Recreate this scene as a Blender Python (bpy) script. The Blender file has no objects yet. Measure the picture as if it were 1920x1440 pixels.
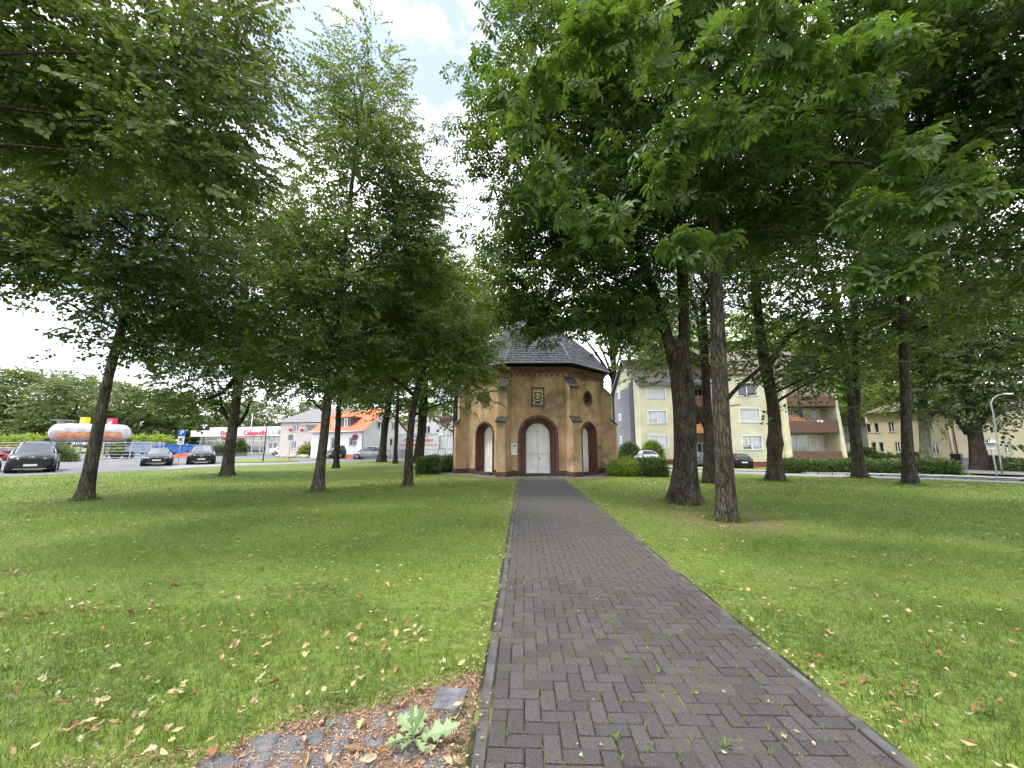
import bpy, bmesh, math, random
import numpy as np
from mathutils import Vector, Matrix
R = math.radians
random.seed(7)
RNG = np.random.default_rng(11)
scene = bpy.context.scene
col = scene.collection

# ---------------------------------------------------------------- camera
FPX, HOR, CAMH = 721.0, 835.0, 1.63
PITCH = math.atan((HOR - 720.0) / FPX)
cam_d = bpy.data.cameras.new('camera')
cam_d.sensor_width = 36.0
cam_d.lens = 36.0 * FPX / 1920.0
cam_d.clip_start = 0.05
cam_d.clip_end = 2000.0
cam = bpy.data.objects.new('camera', cam_d)
cam.location = (0, 0, CAMH)
cam.rotation_euler = (R(90) + PITCH, 0, 0)
col.objects.link(cam)
scene.camera = cam

# ---------------------------------------------------------------- sky and sun
SUN_AZ, SUN_EL = R(-98), R(61)          # azimuth clockwise from the view direction (+Y)
world = bpy.data.worlds.new('World')
scene.world = world
world.use_nodes = True
wn, wl = world.node_tree.nodes, world.node_tree.links
wn.clear()
w_out = wn.new('ShaderNodeOutputWorld')
w_bg = wn.new('ShaderNodeBackground')
w_bg.inputs['Strength'].default_value = 0.13
sky = wn.new('ShaderNodeTexSky')
sky.sky_type = 'NISHITA'
sky.sun_disc = False
sky.sun_elevation = SUN_EL
sky.sun_rotation = SUN_AZ
sky.air_density = 1.2
sky.dust_density = 1.0
w_tc = wn.new('ShaderNodeTexCoord')
w_map = wn.new('ShaderNodeMapping')
w_map.inputs['Location'].default_value = (2.9, 1.1, 0.8)
w_map.inputs['Scale'].default_value = (1.0, 1.0, 1.5)
w_no = wn.new('ShaderNodeTexNoise')
w_no.inputs['Scale'].default_value = 2.1
w_no.inputs['Detail'].default_value = 7.0
w_no.inputs['Roughness'].default_value = 0.55
w_ramp = wn.new('ShaderNodeValToRGB')
w_ramp.color_ramp.elements[0].position = 0.40
w_ramp.color_ramp.elements[1].position = 0.56
w_ramp.color_ramp.elements[0].color = (0.10, 0.10, 0.10, 1)
w_no2 = wn.new('ShaderNodeTexNoise')
w_no2.inputs['Scale'].default_value = 3.4
w_no2.inputs['Detail'].default_value = 5.0
w_cl = wn.new('ShaderNodeValToRGB')
w_cl.color_ramp.elements[0].color = (15.5, 15.9, 16.6, 1)
w_cl.color_ramp.elements[1].color = (19.5, 19.6, 19.8, 1)
w_mix = wn.new('ShaderNodeMixRGB')
wl.new(w_tc.outputs['Generated'], w_map.inputs['Vector'])
wl.new(w_map.outputs['Vector'], w_no.inputs['Vector'])
wl.new(w_map.outputs['Vector'], w_no2.inputs['Vector'])
wl.new(w_no.outputs['Fac'], w_ramp.inputs['Fac'])
wl.new(w_no2.outputs['Fac'], w_cl.inputs['Fac'])
wl.new(w_ramp.outputs['Color'], w_mix.inputs['Fac'])
wl.new(sky.outputs['Color'], w_mix.inputs['Color1'])
wl.new(w_cl.outputs['Color'], w_mix.inputs['Color2'])
wl.new(w_mix.outputs['Color'], w_bg.inputs['Color'])
wl.new(w_bg.outputs['Background'], w_out.inputs['Surface'])

sun_d = bpy.data.lights.new('sun', 'SUN')
sun_d.energy = 2.2
sun_d.angle = R(9)
sun_d.color = (1.0, 0.95, 0.86)
sun = bpy.data.objects.new('sun', sun_d)
sdir = Vector((math.sin(SUN_AZ) * math.cos(SUN_EL), math.cos(SUN_AZ) * math.cos(SUN_EL), math.sin(SUN_EL)))
sun.rotation_euler = sdir.to_track_quat('Z', 'Y').to_euler()
sun.location = (20, 30, 60)
col.objects.link(sun)

scene.view_settings.view_transform = 'Standard'
scene.view_settings.look = 'None'
scene.view_settings.exposure = 0.9
scene.view_settings.gamma = 1.0
scene.render.engine = 'CYCLES'
scene.cycles.max_bounces = 5
scene.cycles.diffuse_bounces = 2
scene.cycles.transmission_bounces = 2
scene.cycles.glossy_bounces = 2
scene.cycles.caustics_reflective = False
scene.cycles.caustics_refractive = False
scene.cycles.use_denoising = True
scene.cycles.use_adaptive_sampling = True
scene.cycles.adaptive_threshold = 0.04
scene.cycles.sample_clamp_indirect = 8.0

# ---------------------------------------------------------------- helpers
CP, SP = math.cos(PITCH), math.sin(PITCH)
def sstep(a, b, x):
    t = min(1.0, max(0.0, (x - a) / (b - a)))
    return t * t * (3 - 2 * t)
def gz(x, y):
    """ground height: level lawn, falling gently towards the street on the right"""
    return -0.65 * sstep(6, 22, x) * sstep(14, 36, y)
def ray(px, py):
    u, v = (px - 960) / FPX, (720 - py) / FPX
    return Vector((u, CP - v * SP, SP + v * CP))
def at(px, py, Y):
    """point at distance Y in front of the viewer along the line of sight through a photo pixel"""
    d = ray(px, py)
    return Vector((0, 0, CAMH)) + d * (Y / d.y)
def gnd(px, py):
    d = ray(px, py)
    t = -CAMH / d.z
    for _ in range(25):
        p = d * t
        t = (gz(p.x, p.y) - CAMH) / d.z
    p = d * t
    return Vector((p.x, p.y, gz(p.x, p.y)))

def tag(o, label=None, cat=None, group=None, kind=None):
    if label: o['label'] = label
    if cat: o['category'] = cat
    if group: o['group'] = group
    if kind: o['kind'] = kind
    return o
def empty(name, loc=(0, 0, 0), rz=0.0, parent=None):
    o = bpy.data.objects.new(name, None)
    o.empty_display_size = 0.2
    o.location = loc
    o.rotation_euler = (0, 0, rz)
    o.parent = parent
    col.objects.link(o)
    return o
def obj(name, mesh, parent=None, loc=(0, 0, 0), rot=(0, 0, 0), scale=(1, 1, 1)):
    o = bpy.data.objects.new(name, mesh)
    o.location, o.rotation_euler, o.scale = loc, rot, scale
    o.parent = parent
    col.objects.link(o)
    return o
def copy_tree(o, parent=None):
    kids = list(o.children)
    c = o.copy()
    col.objects.link(c)
    c.parent = parent
    for ch in kids:
        copy_tree(ch, c)
    return c

class MB:
    """collects faces for ONE mesh"""
    def __init__(s): s.v, s.f, s.sm = [], [], []
    def add(s, vs, fs, smooth=False):
        b = len(s.v)
        s.v += [tuple(p) for p in vs]
        s.f += [tuple(i + b for i in f) for f in fs]
        s.sm += [smooth] * len(fs)
        return s
    def box(s, c, d, rz=0.0, ch=0.0):
        x, y, z = d[0] / 2, d[1] / 2, d[2] / 2
        cs, sn = math.cos(rz), math.sin(rz)
        def T(p): return (c[0] + p[0] * cs - p[1] * sn, c[1] + p[0] * sn + p[1] * cs, c[2] + p[2])
        if ch <= 0:
            vs = [(-x, -y, -z), (x, -y, -z), (x, y, -z), (-x, y, -z), (-x, -y, z), (x, -y, z), (x, y, z), (-x, y, z)]
            s.add([T(p) for p in vs], [(3, 2, 1, 0), (4, 5, 6, 7), (0, 1, 5, 4), (1, 2, 6, 5), (2, 3, 7, 6), (3, 0, 4, 7)])
        else:
            bm = bmesh.new()
            bmesh.ops.create_cube(bm, size=1.0)
            bmesh.ops.scale(bm, vec=d, verts=bm.verts)
            bmesh.ops.bevel(bm, geom=bm.edges[:], offset=ch, segments=2, affect='EDGES', profile=0.6)
            s.bm(bm, T)
        return s
    def bm(s, bm, T=None, smooth=False):
        bm.verts.index_update()
        s.add([T(v.co) if T else tuple(v.co) for v in bm.verts], [[v.index for v in f.verts] for f in bm.faces], smooth)
        bm.free()
        return s
    def quad(s, a, b, c, d): return s.add([a, b, c, d], [(0, 1, 2, 3)])
    def poly(s, pts): return s.add(pts, [tuple(range(len(pts)))])
    def prism(s, pts, off):
        """polygon (3-D points) swept by the vector off"""
        n = len(pts)
        a = [Vector(p) for p in pts]
        b = [p + Vector(off) for p in a]
        fs = [tuple(range(n - 1, -1, -1)), tuple(range(n, 2 * n))]
        fs += [(i, (i + 1) % n, n + (i + 1) % n, n + i) for i in range(n)]
        return s.add(a + b, fs)
    def tube(s, pts, rad, n=8, cap=True, fl=None, smooth=True):
        """tapered tube; fl(i, phi) multiplies the radius"""
        pts = [Vector(p) for p in pts]
        if not hasattr(rad, '__len__'): rad = [rad] * len(pts)
        vs, fs = [], []
        up = Vector((0.13, 0.97, 0.2)).normalized()
        for i, p in enumerate(pts):
            t = (pts[min(i + 1, len(pts) - 1)] - pts[max(i - 1, 0)]).normalized()
            a = up - t * up.dot(t)
            if a.length < 1e-3: a = Vector((1, 0, 0)) - t * t.x
            a.normalize()
            up = a
            b = t.cross(a)
            for k in range(n):
                ph = 2 * math.pi * k / n
                r = rad[i] * (fl(i, ph) if fl else 1.0)
                vs.append(p + (a * math.cos(ph) + b * math.sin(ph)) * r)
        for i in range(len(pts) - 1):
            for k in range(n):
                k2 = (k + 1) % n
                fs.append((i * n + k, i * n + k2, (i + 1) * n + k2, (i + 1) * n + k))
        if cap:
            fs.append(tuple(range(n - 1, -1, -1)))
            fs.append(tuple((len(pts) - 1) * n + k for k in range(n)))
        return s.add(vs, fs, smooth)
    def lathe(s, prof, n=16, c=(0, 0, 0), axis='z', smooth=True):
        """prof: (radius, height) pairs"""
        vs, fs = [], []
        for r, h in prof:
            for k in range(n):
                ph = 2 * math.pi * k / n
                q = (r * math.cos(ph), r * math.sin(ph), h)
                if axis == 'x': q = (q[2], q[0], q[1])
                if axis == 'y': q = (q[0], q[2], q[1])
                vs.append((c[0] + q[0], c[1] + q[1], c[2] + q[2]))
        for i in range(len(prof) - 1):
            for k in range(n):
                k2 = (k + 1) % n
                fs.append((i * n + k, i * n + k2, (i + 1) * n + k2, (i + 1) * n + k))
        fs.append(tuple(range(n)))
        fs.append(tuple((len(prof) - 1) * n + k for k in range(n)))
        return s.add(vs, fs, smooth)
    def mesh(s, name, mat):
        me = bpy.data.meshes.new(name)
        me.from_pydata(s.v, [], s.f)
        bm = bmesh.new()
        bm.from_mesh(me)
        bmesh.ops.recalc_face_normals(bm, faces=bm.faces)
        bm.to_mesh(me)
        bm.free()
        me.polygons.foreach_set('use_smooth', s.sm)
        if mat: me.materials.append(mat)
        me.update()
        return me
    def build(s, name, mat, parent=None, loc=(0, 0, 0), rz=0.0):
        return obj(name, s.mesh(name, mat), parent, loc, (0, 0, rz))

def np_mesh(name, V, T, mat, var=None, smooth=False):
    me = bpy.data.meshes.new(name)
    V = np.ascontiguousarray(V, dtype=np.float32)
    T = np.ascontiguousarray(T, dtype=np.int32)
    me.vertices.add(len(V))
    me.vertices.foreach_set('co', V.ravel())
    k = T.shape[1]
    me.loops.add(T.size)
    me.loops.foreach_set('vertex_index', T.ravel())
    me.polygons.add(len(T))
    me.polygons.foreach_set('loop_start', np.arange(0, T.size, k, dtype=np.int32))
    if var is not None:
        a = me.attributes.new('var', 'FLOAT', 'POINT')
        a.data.foreach_set('value', np.ascontiguousarray(var, dtype=np.float32))
    me.update(calc_edges=True)
    if smooth: me.polygons.foreach_set('use_smooth', np.ones(len(T), dtype=bool))
    me.materials.append(mat)
    return me

def text_mesh(body, size, mat, name='lettering', shear=0.0, extrude=0.01, bold=0.0):
    c = bpy.data.curves.new(name, 'FONT')
    c.body, c.size, c.shear, c.extrude, c.offset = body, size, shear, extrude, bold
    c.align_x, c.align_y = 'CENTER', 'CENTER'
    c.resolution_u = 3
    o = bpy.data.objects.new(name, c)
    col.objects.link(o)
    dg = bpy.context.evaluated_depsgraph_get()
    me = bpy.data.meshes.new_from_object(o.evaluated_get(dg))
    bpy.data.objects.remove(o)
    bpy.data.curves.remove(c)
    me.name = name
    me.materials.clear()
    me.materials.append(mat)
    return me

# ---------------------------------------------------------------- materials
MAT = {}
def mat(name, color, rough=0.8, var=0.12, scale=4.0, bump=0.15, bscale=60.0, metal=0.0, spec=0.4, stretch=(1, 1, 1),
        color2=None, rnd=0.0, coat=0.0, ramp=(0.35, 0.65), vec='Object', detail=6.0):
    m = bpy.data.materials.new(name)
    m.use_nodes = True
    nt = m.node_tree
    n, l = nt.nodes, nt.links
    b = n['Principled BSDF']
    b.inputs['Roughness'].default_value = rough
    b.inputs['Metallic'].default_value = metal
    b.inputs['Specular IOR Level'].default_value = spec
    b.inputs['Coat Weight'].default_value = coat
    tc = n.new('ShaderNodeTexCoord')
    mp = n.new('ShaderNodeMapping')
    mp.inputs['Scale'].default_value = stretch
    l.new(tc.outputs[vec], mp.inputs['Vector'])
    no = n.new('ShaderNodeTexNoise')
    no.inputs['Scale'].default_value = scale
    no.inputs['Detail'].default_value = detail
    l.new(mp.outputs['Vector'], no.inputs['Vector'])
    cr = n.new('ShaderNodeValToRGB')
    c1 = Vector(color[:3])
    if color2 is None:
        lo, hi = c1 * (1 - var), c1 * (1 + var)
    else:
        lo, hi = c1, Vector(color2[:3])
    cr.color_ramp.elements[0].position, cr.color_ramp.elements[1].position = ramp
    cr.color_ramp.elements[0].color = (*lo, 1)
    cr.color_ramp.elements[1].color = (*hi, 1)
    l.new(no.outputs['Fac'], cr.inputs['Fac'])
    out = cr.outputs['Color']
    if rnd > 0:
        oi = n.new('ShaderNodeObjectInfo')
        mr = n.new('ShaderNodeMapRange')
        mr.inputs['To Min'].default_value, mr.inputs['To Max'].default_value = 1 - rnd, 1 + rnd
        l.new(oi.outputs['Random'], mr.inputs['Value'])
        mm = n.new('ShaderNodeVectorMath')
        mm.operation = 'SCALE'
        l.new(out, mm.inputs[0])
        l.new(mr.outputs['Result'], mm.inputs['Scale'])
        out = mm.outputs['Vector']
    l.new(out, b.inputs['Base Color'])
    if bump > 0:
        n2 = n.new('ShaderNodeTexNoise')
        n2.inputs['Scale'].default_value = bscale
        n2.inputs['Detail'].default_value = 5.0
        l.new(mp.outputs['Vector'], n2.inputs['Vector'])
        bp = n.new('ShaderNodeBump')
        bp.inputs['Strength'].default_value = bump
        bp.inputs['Distance'].default_value = 0.02
        l.new(n2.outputs['Fac'], bp.inputs['Height'])
        l.new(bp.outputs['Normal'], b.inputs['Normal'])
    MAT[name] = m
    return m

def leaf_mat(name, dark, light, trans, tw=0.42, rough=0.45, spec=0.35):
    """leaf: diffuse upper side with light shining through; 'var' varies the hue leaf by leaf"""
    m = bpy.data.materials.new(name)
    m.use_nodes = True
    n, l = m.node_tree.nodes, m.node_tree.links
    b = n['Principled BSDF']
    out = n['Material Output']
    b.inputs['Roughness'].default_value = rough
    b.inputs['Specular IOR Level'].default_value = spec
    at_ = n.new('ShaderNodeAttribute')
    at_.attribute_name = 'var'
    cr = n.new('ShaderNodeValToRGB')
    cr.color_ramp.elements[0].color = (*dark, 1)
    cr.color_ramp.elements[1].color = (*light, 1)
    l.new(at_.outputs['Fac'], cr.inputs['Fac'])
    l.new(cr.outputs['Color'], b.inputs['Base Color'])
    tr = n.new('ShaderNodeBsdfTranslucent')
    mx = n.new('ShaderNodeMixRGB')
    mx.blend_type = 'MULTIPLY'
    mx.inputs['Fac'].default_value = 1.0
    c2 = n.new('ShaderNodeValToRGB')
    c2.color_ramp.elements[0].color = (*[c * 0.75 for c in trans], 1)
    c2.color_ramp.elements[1].color = (*[c * 1.2 for c in trans], 1)
    l.new(at_.outputs['Fac'], c2.inputs['Fac'])
    l.new(c2.outputs['Color'], tr.inputs['Color'])
    ms = n.new('ShaderNodeMixShader')
    ms.inputs['Fac'].default_value = tw
    l.new(b.outputs['BSDF'], ms.inputs[1])
    l.new(tr.outputs['BSDF'], ms.inputs[2])
    l.new(ms.outputs['Shader'], out.inputs['Surface'])
    n.remove(mx)
    MAT[name] = m
    return m

mat('asphalt', (0.13, 0.13, 0.135), 0.9, scale=0.7, var=0.18, bump=0.3, bscale=90)
mat('pale_asphalt', (0.22, 0.215, 0.21), 0.9, scale=0.8, var=0.15, bump=0.3, bscale=90)
mat('pavement_slab', (0.34, 0.32, 0.30), 0.85, scale=1.5, var=0.12, bump=0.2)
mat('kerb', (0.27, 0.265, 0.26), 0.85, scale=6, var=0.2)
mat('white_paint', (0.72, 0.72, 0.70), 0.5, scale=3, var=0.05, bump=0.03)
mat('door_white', (0.76, 0.755, 0.73), 0.55, scale=2.5, var=0.08, bump=0.05)
mat('plastic_white', (0.75, 0.75, 0.76), 0.35, scale=3, var=0.03, bump=0)
mat('sandstone_red', (0.085, 0.040, 0.034), 0.9, scale=4, color2=(0.150, 0.074, 0.062), bump=0.4, bscale=40)
mat('sandstone_frieze', (0.15, 0.068, 0.05), 0.9, scale=4, color2=(0.23, 0.11, 0.085), bump=0.3, bscale=40)
mat('plinth_stone', (0.035, 0.025, 0.020), 0.95, scale=3, color2=(0.105, 0.060, 0.046), bump=0.4, bscale=30)
mat('mossy_slab', (0.022, 0.024, 0.019), 0.97, scale=5, color2=(0.058, 0.058, 0.048), bump=0.35, bscale=30)
mat('lead', (0.13, 0.135, 0.15), 0.5, scale=4, metal=0.3)
mat('black_metal', (0.02, 0.02, 0.022), 0.4, var=0.1, bump=0)
mat('galvanised', (0.42, 0.43, 0.44), 0.5, metal=0.6, scale=8, var=0.12, bump=0.05)
mat('glass_dark', (0.025, 0.03, 0.035), 0.06, var=0.2, scale=0.8, bump=0, spec=0.8)
mat('curtain', (0.30, 0.31, 0.30), 0.35, scale=3.0, stretch=(6, 6, 0.4), color2=(0.52, 0.53, 0.52), bump=0, spec=0.7)
mat('shutter', (0.58, 0.59, 0.63), 0.6, var=0.04, scale=2, bump=0)
mat('rubber', (0.02, 0.02, 0.02), 0.8, var=0.2, bump=0.1)
mat('alloy', (0.45, 0.46, 0.48), 0.3, metal=0.8, var=0.1, bump=0)
mat('plate_white', (0.7, 0.7, 0.68), 0.4, var=0.02, bump=0)
mat('lamp_glass', (0.62, 0.64, 0.66), 0.12, var=0.1, scale=10, bump=0, spec=0.8)
mat('tail_red', (0.5, 0.02, 0.02), 0.2, var=0.1, bump=0, spec=0.7)
mat('grille_black', (0.012, 0.012, 0.013), 0.45, var=0.2, bump=0.1)

# ---------------------------------------------------------------- ground
TRUNKS = {}                      # name -> (x, y, radius), used to thin the grass
def dryness(x, y):
    d = 0.0
    for (cx, cy, r, a) in ((4.72, 8.87, 1.5, 1.0), (5.0, 11.5, 1.9, 0.7), (-12.85, 11.96, 1.1, 0.7), (-6.92, 14.1, 1.0, 0.5), (8.7, 17.5, 1.3, 0.5),
                           (12.3, 18.5, 1.2, 0.5), (-4.2, 15.9, 0.9, 0.4), (3.6, 10.0, 1.6, 0.35), (16.9, 16.8, 1.2, 0.5), (19.1, 21.7, 1.2, 0.5)):
        q = math.hypot(x - cx, y - cy) / r
        d = max(d, a * max(0.0, 1.25 - q))
    return min(1.0, d)

def lawn_material():
    m = bpy.data.materials.new('lawn')
    m.use_nodes = True
    n, l = m.node_tree.nodes, m.node_tree.links
    b = n['Principled BSDF']
    b.inputs['Roughness'].default_value = 0.9
    b.inputs['Specular IOR Level'].default_value = 0.15
    tc = n.new('ShaderNodeTexCoord')
    def noise(scale, det=6.0, st=(1, 1, 1)):
        mp = n.new('ShaderNodeMapping')
        mp.inputs['Scale'].default_value = st
        l.new(tc.outputs['Object'], mp.inputs['Vector'])
        k = n.new('ShaderNodeTexNoise')
        k.inputs['Scale'].default_value = scale
        k.inputs['Detail'].default_value = det
        l.new(mp.outputs['Vector'], k.inputs['Vector'])
        return k.outputs['Fac']
    def ramp(fac, p, cols):
        r = n.new('ShaderNodeValToRGB')
        r.color_ramp.elements[0].position, r.color_ramp.elements[1].position = p
        r.color_ramp.elements[0].color, r.color_ramp.elements[1].color = (*cols[0], 1), (*cols[1], 1)
        l.new(fac, r.inputs['Fac'])
        return r.outputs['Color']
    def mix(f, a, b_, mode='MIX'):
        x = n.new('ShaderNodeMixRGB')
        x.blend_type = mode
        if isinstance(f, float): x.inputs['Fac'].default_value = f
        else: l.new(f, x.inputs['Fac'])
        l.new(a, x.inputs['Color1'])
        l.new(b_, x.inputs['Color2'])
        return x.outputs['Color']
    big = ramp(noise(0.35, 4.0), (0.35, 0.65), ((0.090, 0.148, 0.026), (0.162, 0.222, 0.043)))
    fine = ramp(noise(14.0, 8.0), (0.3, 0.7), ((0.060, 0.090, 0.018), (0.225, 0.265, 0.062)))
    c = mix(0.55, big, fine)
    worn = ramp(noise(0.9, 7.0), (0.56, 0.72), ((0, 0, 0), (1, 1, 1)))
    wf = n.new('ShaderNodeMath'); wf.operation = 'MULTIPLY'; wf.inputs[1].default_value = 0.45
    l.new(worn, wf.inputs[0])
    hay = n.new('ShaderNodeRGB'); hay.outputs[0].default_value = (0.20, 0.185, 0.075, 1)
    c = mix(wf.outputs[0], c, hay.outputs[0])
    spk = ramp(noise(45.0, 3.0), (0.66, 0.72), ((0, 0, 0), (1, 1, 1)))
    straw = n.new('ShaderNodeRGB')
    straw.outputs[0].default_value = (0.36, 0.33, 0.16, 1)
    sf = n.new('ShaderNodeMath')
    sf.operation = 'MULTIPLY'
    sf.inputs[1].default_value = 0.55
    l.new(spk, sf.inputs[0])
    c = mix(sf.outputs[0], c, straw.outputs[0])
    da = n.new('ShaderNodeAttribute')
    da.attribute_name = 'dry'
    dn = n.new('ShaderNodeMath')
    dn.operation = 'MULTIPLY_ADD'
    l.new(noise(5.0, 6.0), dn.inputs[0])
    dn.inputs[1].default_value = 1.0
    dn.inputs[2].default_value = -0.5
    dm = n.new('ShaderNodeMath')
    l.new(dn.outputs[0], dm.inputs[0])
    l.new(da.outputs['Fac'], dm.inputs[1])
    dcl = n.new('ShaderNodeClamp')
    l.new(dm.outputs[0], dcl.inputs['Value'])
    soil = ramp(noise(30.0, 6.0), (0.35, 0.7), ((0.085, 0.060, 0.035), (0.20, 0.145, 0.085)))
    dgate = n.new('ShaderNodeMath')
    dgate.operation = 'MULTIPLY'
    l.new(dcl.outputs[0], dgate.inputs[0])
    dg2 = n.new('ShaderNodeMath')
    dg2.operation = 'GREATER_THAN'
    dg2.inputs[1].default_value = 0.01
    l.new(da.outputs['Fac'], dg2.inputs[0])
    l.new(dg2.outputs[0], dgate.inputs[1])
    c = mix(dgate.outputs[0], c, soil)
    l.new(c, b.inputs['Base Color'])
    bp = n.new('ShaderNodeBump')
    bp.inputs['Strength'].default_value = 0.9
    bp.inputs['Distance'].default_value = 0.04
    l.new(noise(22.0, 8.0), bp.inputs['Height'])
    l.new(bp.outputs['Normal'], b.inputs['Normal'])
    return m
MAT['lawn'] = lawn_material()

xs = np.concatenate([[-900, -500, -300, -200, -140, -100, -75, -55, -40, -30], np.arange(-24, 24.1, 0.5), np.arange(26, 60.1, 2.0), [75, 100, 140, 200, 300, 500, 900]])
ys = np.concatenate([[-300, -100, -40, -15], np.arange(-6, 26.1, 0.5), np.arange(28, 60.1, 2.0), [75, 100, 140, 200, 300, 500, 900, 1400]])
GX, GY = np.meshgrid(xs, ys)
gv = np.array([(x, y, gz(x, y)) for x, y in zip(GX.ravel(), GY.ravel())])
nx_, ny_ = len(xs), len(ys)
ii = (np.arange(ny_ - 1)[:, None] * nx_ + np.arange(nx_ - 1)[None, :]).ravel()
gq = np.stack([ii, ii + 1, ii + 1 + nx_, ii + nx_], 1)
gme = np_mesh('ground', gv, gq, MAT['lawn'], smooth=True)
da_ = gme.attributes.new('dry', 'FLOAT', 'POINT')
da_.data.foreach_set('value', np.array([dryness(x, y) for x, y in gv[:, :2]], dtype=np.float32))
tag(obj('ground', gme), 'mown green lawn with dry patches round the tree trunks', kind='structure')

def sheet(name, pts, m, off, label, step=2.0):
    """a flat outline laid on the ground, cut so that it follows the slope"""
    bm = bmesh.new()
    vs = [bm.verts.new((p[0], p[1], 0)) for p in pts]
    bm.faces.new(vs)
    x0, x1 = min(p[0] for p in pts), max(p[0] for p in pts)
    y0, y1 = min(p[1] for p in pts), max(p[1] for p in pts)
    if x1 > 4 and y1 > 10:
        k = math.ceil(max(x0, 4) / step) * step
        while k < min(x1, 60):
            bmesh.ops.bisect_plane(bm, geom=bm.verts[:] + bm.edges[:] + bm.faces[:], plane_co=(k, 0, 0), plane_no=(1, 0, 0)); k += step
        k = math.ceil(max(y0, 10) / step) * step
        while k < min(y1, 60):
            bmesh.ops.bisect_plane(bm, geom=bm.verts[:] + bm.edges[:] + bm.faces[:], plane_co=(0, k, 0), plane_no=(0, 1, 0)); k += step
    for v in bm.verts: v.co.z = gz(v.co.x, v.co.y) + off
    bmesh.ops.recalc_face_normals(bm, faces=bm.faces)
    for f in bm.faces:
        if f.normal.z < 0: f.normal_flip()
    me = bpy.data.meshes.new(name)
    bm.to_mesh(me)
    bm.free()
    me.materials.append(m)
    return tag(obj(name, me), label, kind='structure')

def G(px, py):
    p = gnd(px, py)
    return (p.x, p.y)
lawn_edge_left = [(-30.0, 12.0), G(0, 895), G(200, 886), G(410, 876), G(542, 871), G(625, 867.5), G(709, 865), (-3.0, 43.5), (8.0, 44.0)]
sheet('car_park', [(-140, 12.0)] + lawn_edge_left + [(12, 46), (12, 120), (-140, 120)], MAT['asphalt'], 0.012, 'grey asphalt car park and street beyond the lawn')
sheet('verge', [G(415, 867), G(470, 868), G(560, 866), G(556, 861.5), G(480, 861.5), G(425, 863)], MAT['lawn'], 0.045, 'narrow grass verge between footway and street')
sheet('footpath', [G(300, 881.0), G(410, 874.8), G(542, 870.2), G(625, 866.8), G(600, 865.2), G(545, 867.4), G(410, 869.5), G(330, 873)], MAT['pale_asphalt'], 0.018, 'pale footway running along the edge of the lawn')
# street on the right, its pavement, and the drive of the yellow house
lawn_edge_right = [(30.0, 11.0), G(1920, 907), G(1690, 898), G(1465, 892), G(1375, 888), G(1250, 884), (7.0, 27.5), (3.0, 34.0)]
kerb_line = [(38.0, 11.0), G(1915, 903.2), G(1690, 894.5), G(1465, 886.5), G(1375, 884), G(1250, 879), (8.5, 32.0), (6.0, 40.0)]
sheet('road', lawn_edge_right + kerb_line[::-1], MAT['pale_asphalt'], 0.012, 'narrow street passing behind the lawn in front of the flats')
def inflate(line, d):
    out = []
    for i, p in enumerate(line):
        a, b = line[max(i - 1, 0)], line[min(i + 1, len(line) - 1)]
        t = Vector((b[0] - a[0], b[1] - a[1])).normalized()
        out.append((p[0] + t.y * d, p[1] - t.x * d))
    return out
far_walk = inflate(kerb_line, 3.0)
sheet('pavement', kerb_line + far_walk[::-1], MAT['pavement_slab'], 0.13, 'pale slab pavement along the far side of the street')
kb = MB()
k2 = inflate(kerb_line, 0.16)
for i in range(len(kerb_line) - 1):
    n_ = max(2, int(math.dist(kerb_line[i], kerb_line[i + 1])))
    for j in range(n_):
        t0, t1 = j / n_ + 0.006, (j + 1) / n_ - 0.006
        L = lambda a, b, t: (a[0] + (b[0] - a[0]) * t, a[1] + (b[1] - a[1]) * t)
        q = [L(kerb_line[i], kerb_line[i + 1], t0), L(kerb_line[i], kerb_line[i + 1], t1), L(k2[i], k2[i + 1], t1), L(k2[i], k2[i + 1], t0)]
        kb.prism([(x, y, gz(x, y) - 0.1) for x, y in q], (0, 0, 0.245))
tag(kb.build('kerb', MAT['kerb']), 'grey kerb stones along the far pavement', kind='structure')
drive = [G(1788, 889), G(1930, 896), (60, 26), (75, 40), (60, 46), G(1780, 876)]
sheet('driveway', drive, MAT['asphalt'], 0.14, 'dark asphalt yard in front of the yellow house')
sheet('front_garden', [G(1380, 880), G(1470, 882.5), G(1600, 885), G(1786, 888), G(1778, 877), (44, 50), (14, 50), (12, 38)], MAT['lawn'], 0.03, 'planted front garden before the flats')

# ---------------------------------------------------------------- paved path
PA = Vector((-0.235, 2.25))                       # a point on its left edge
PD = (Vector((0.30, 20.4)) - PA).normalized()     # along the path
PN = Vector((PD.y, -PD.x))                        # across, to the right
PW = 2.30
def pathpt(s, t, z=0.0):
    p = PA + PD * s + PN * t
    return (p.x, p.y, z)
def path_st(x, y):
    q = Vector((x, y)) - PA
    return q.dot(PD), q.dot(PN)
PS0, PS1 = -3.6, 17.6
mat('paver', (0.052, 0.047, 0.047), 0.92, scale=75, color2=(0.122, 0.111, 0.109), detail=10, ramp=(0.32, 0.70), bump=0.8, bscale=150, rnd=0.16, spec=0.25)
mat('joint_moss', (0.026, 0.023, 0.017), 0.95, scale=2.6, color2=(0.170, 0.165, 0.055), bump=0.6, bscale=120, ramp=(0.50, 0.66), detail=9)
mat('edging', (0.050, 0.047, 0.047), 0.92, scale=5, color2=(0.115, 0.108, 0.108), bump=0.35, bscale=90, rnd=0.2)
path = MB().quad(pathpt(PS0, 0, 0.0215), pathpt(PS0, PW, 0.0215), pathpt(PS1, PW, 0.0215), pathpt(PS1, 0, 0.0215)).build('path', MAT['joint_moss'])
tag(path, 'dark grey herringbone brick path with mossy joints leading to the chapel door', kind='structure')
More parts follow.
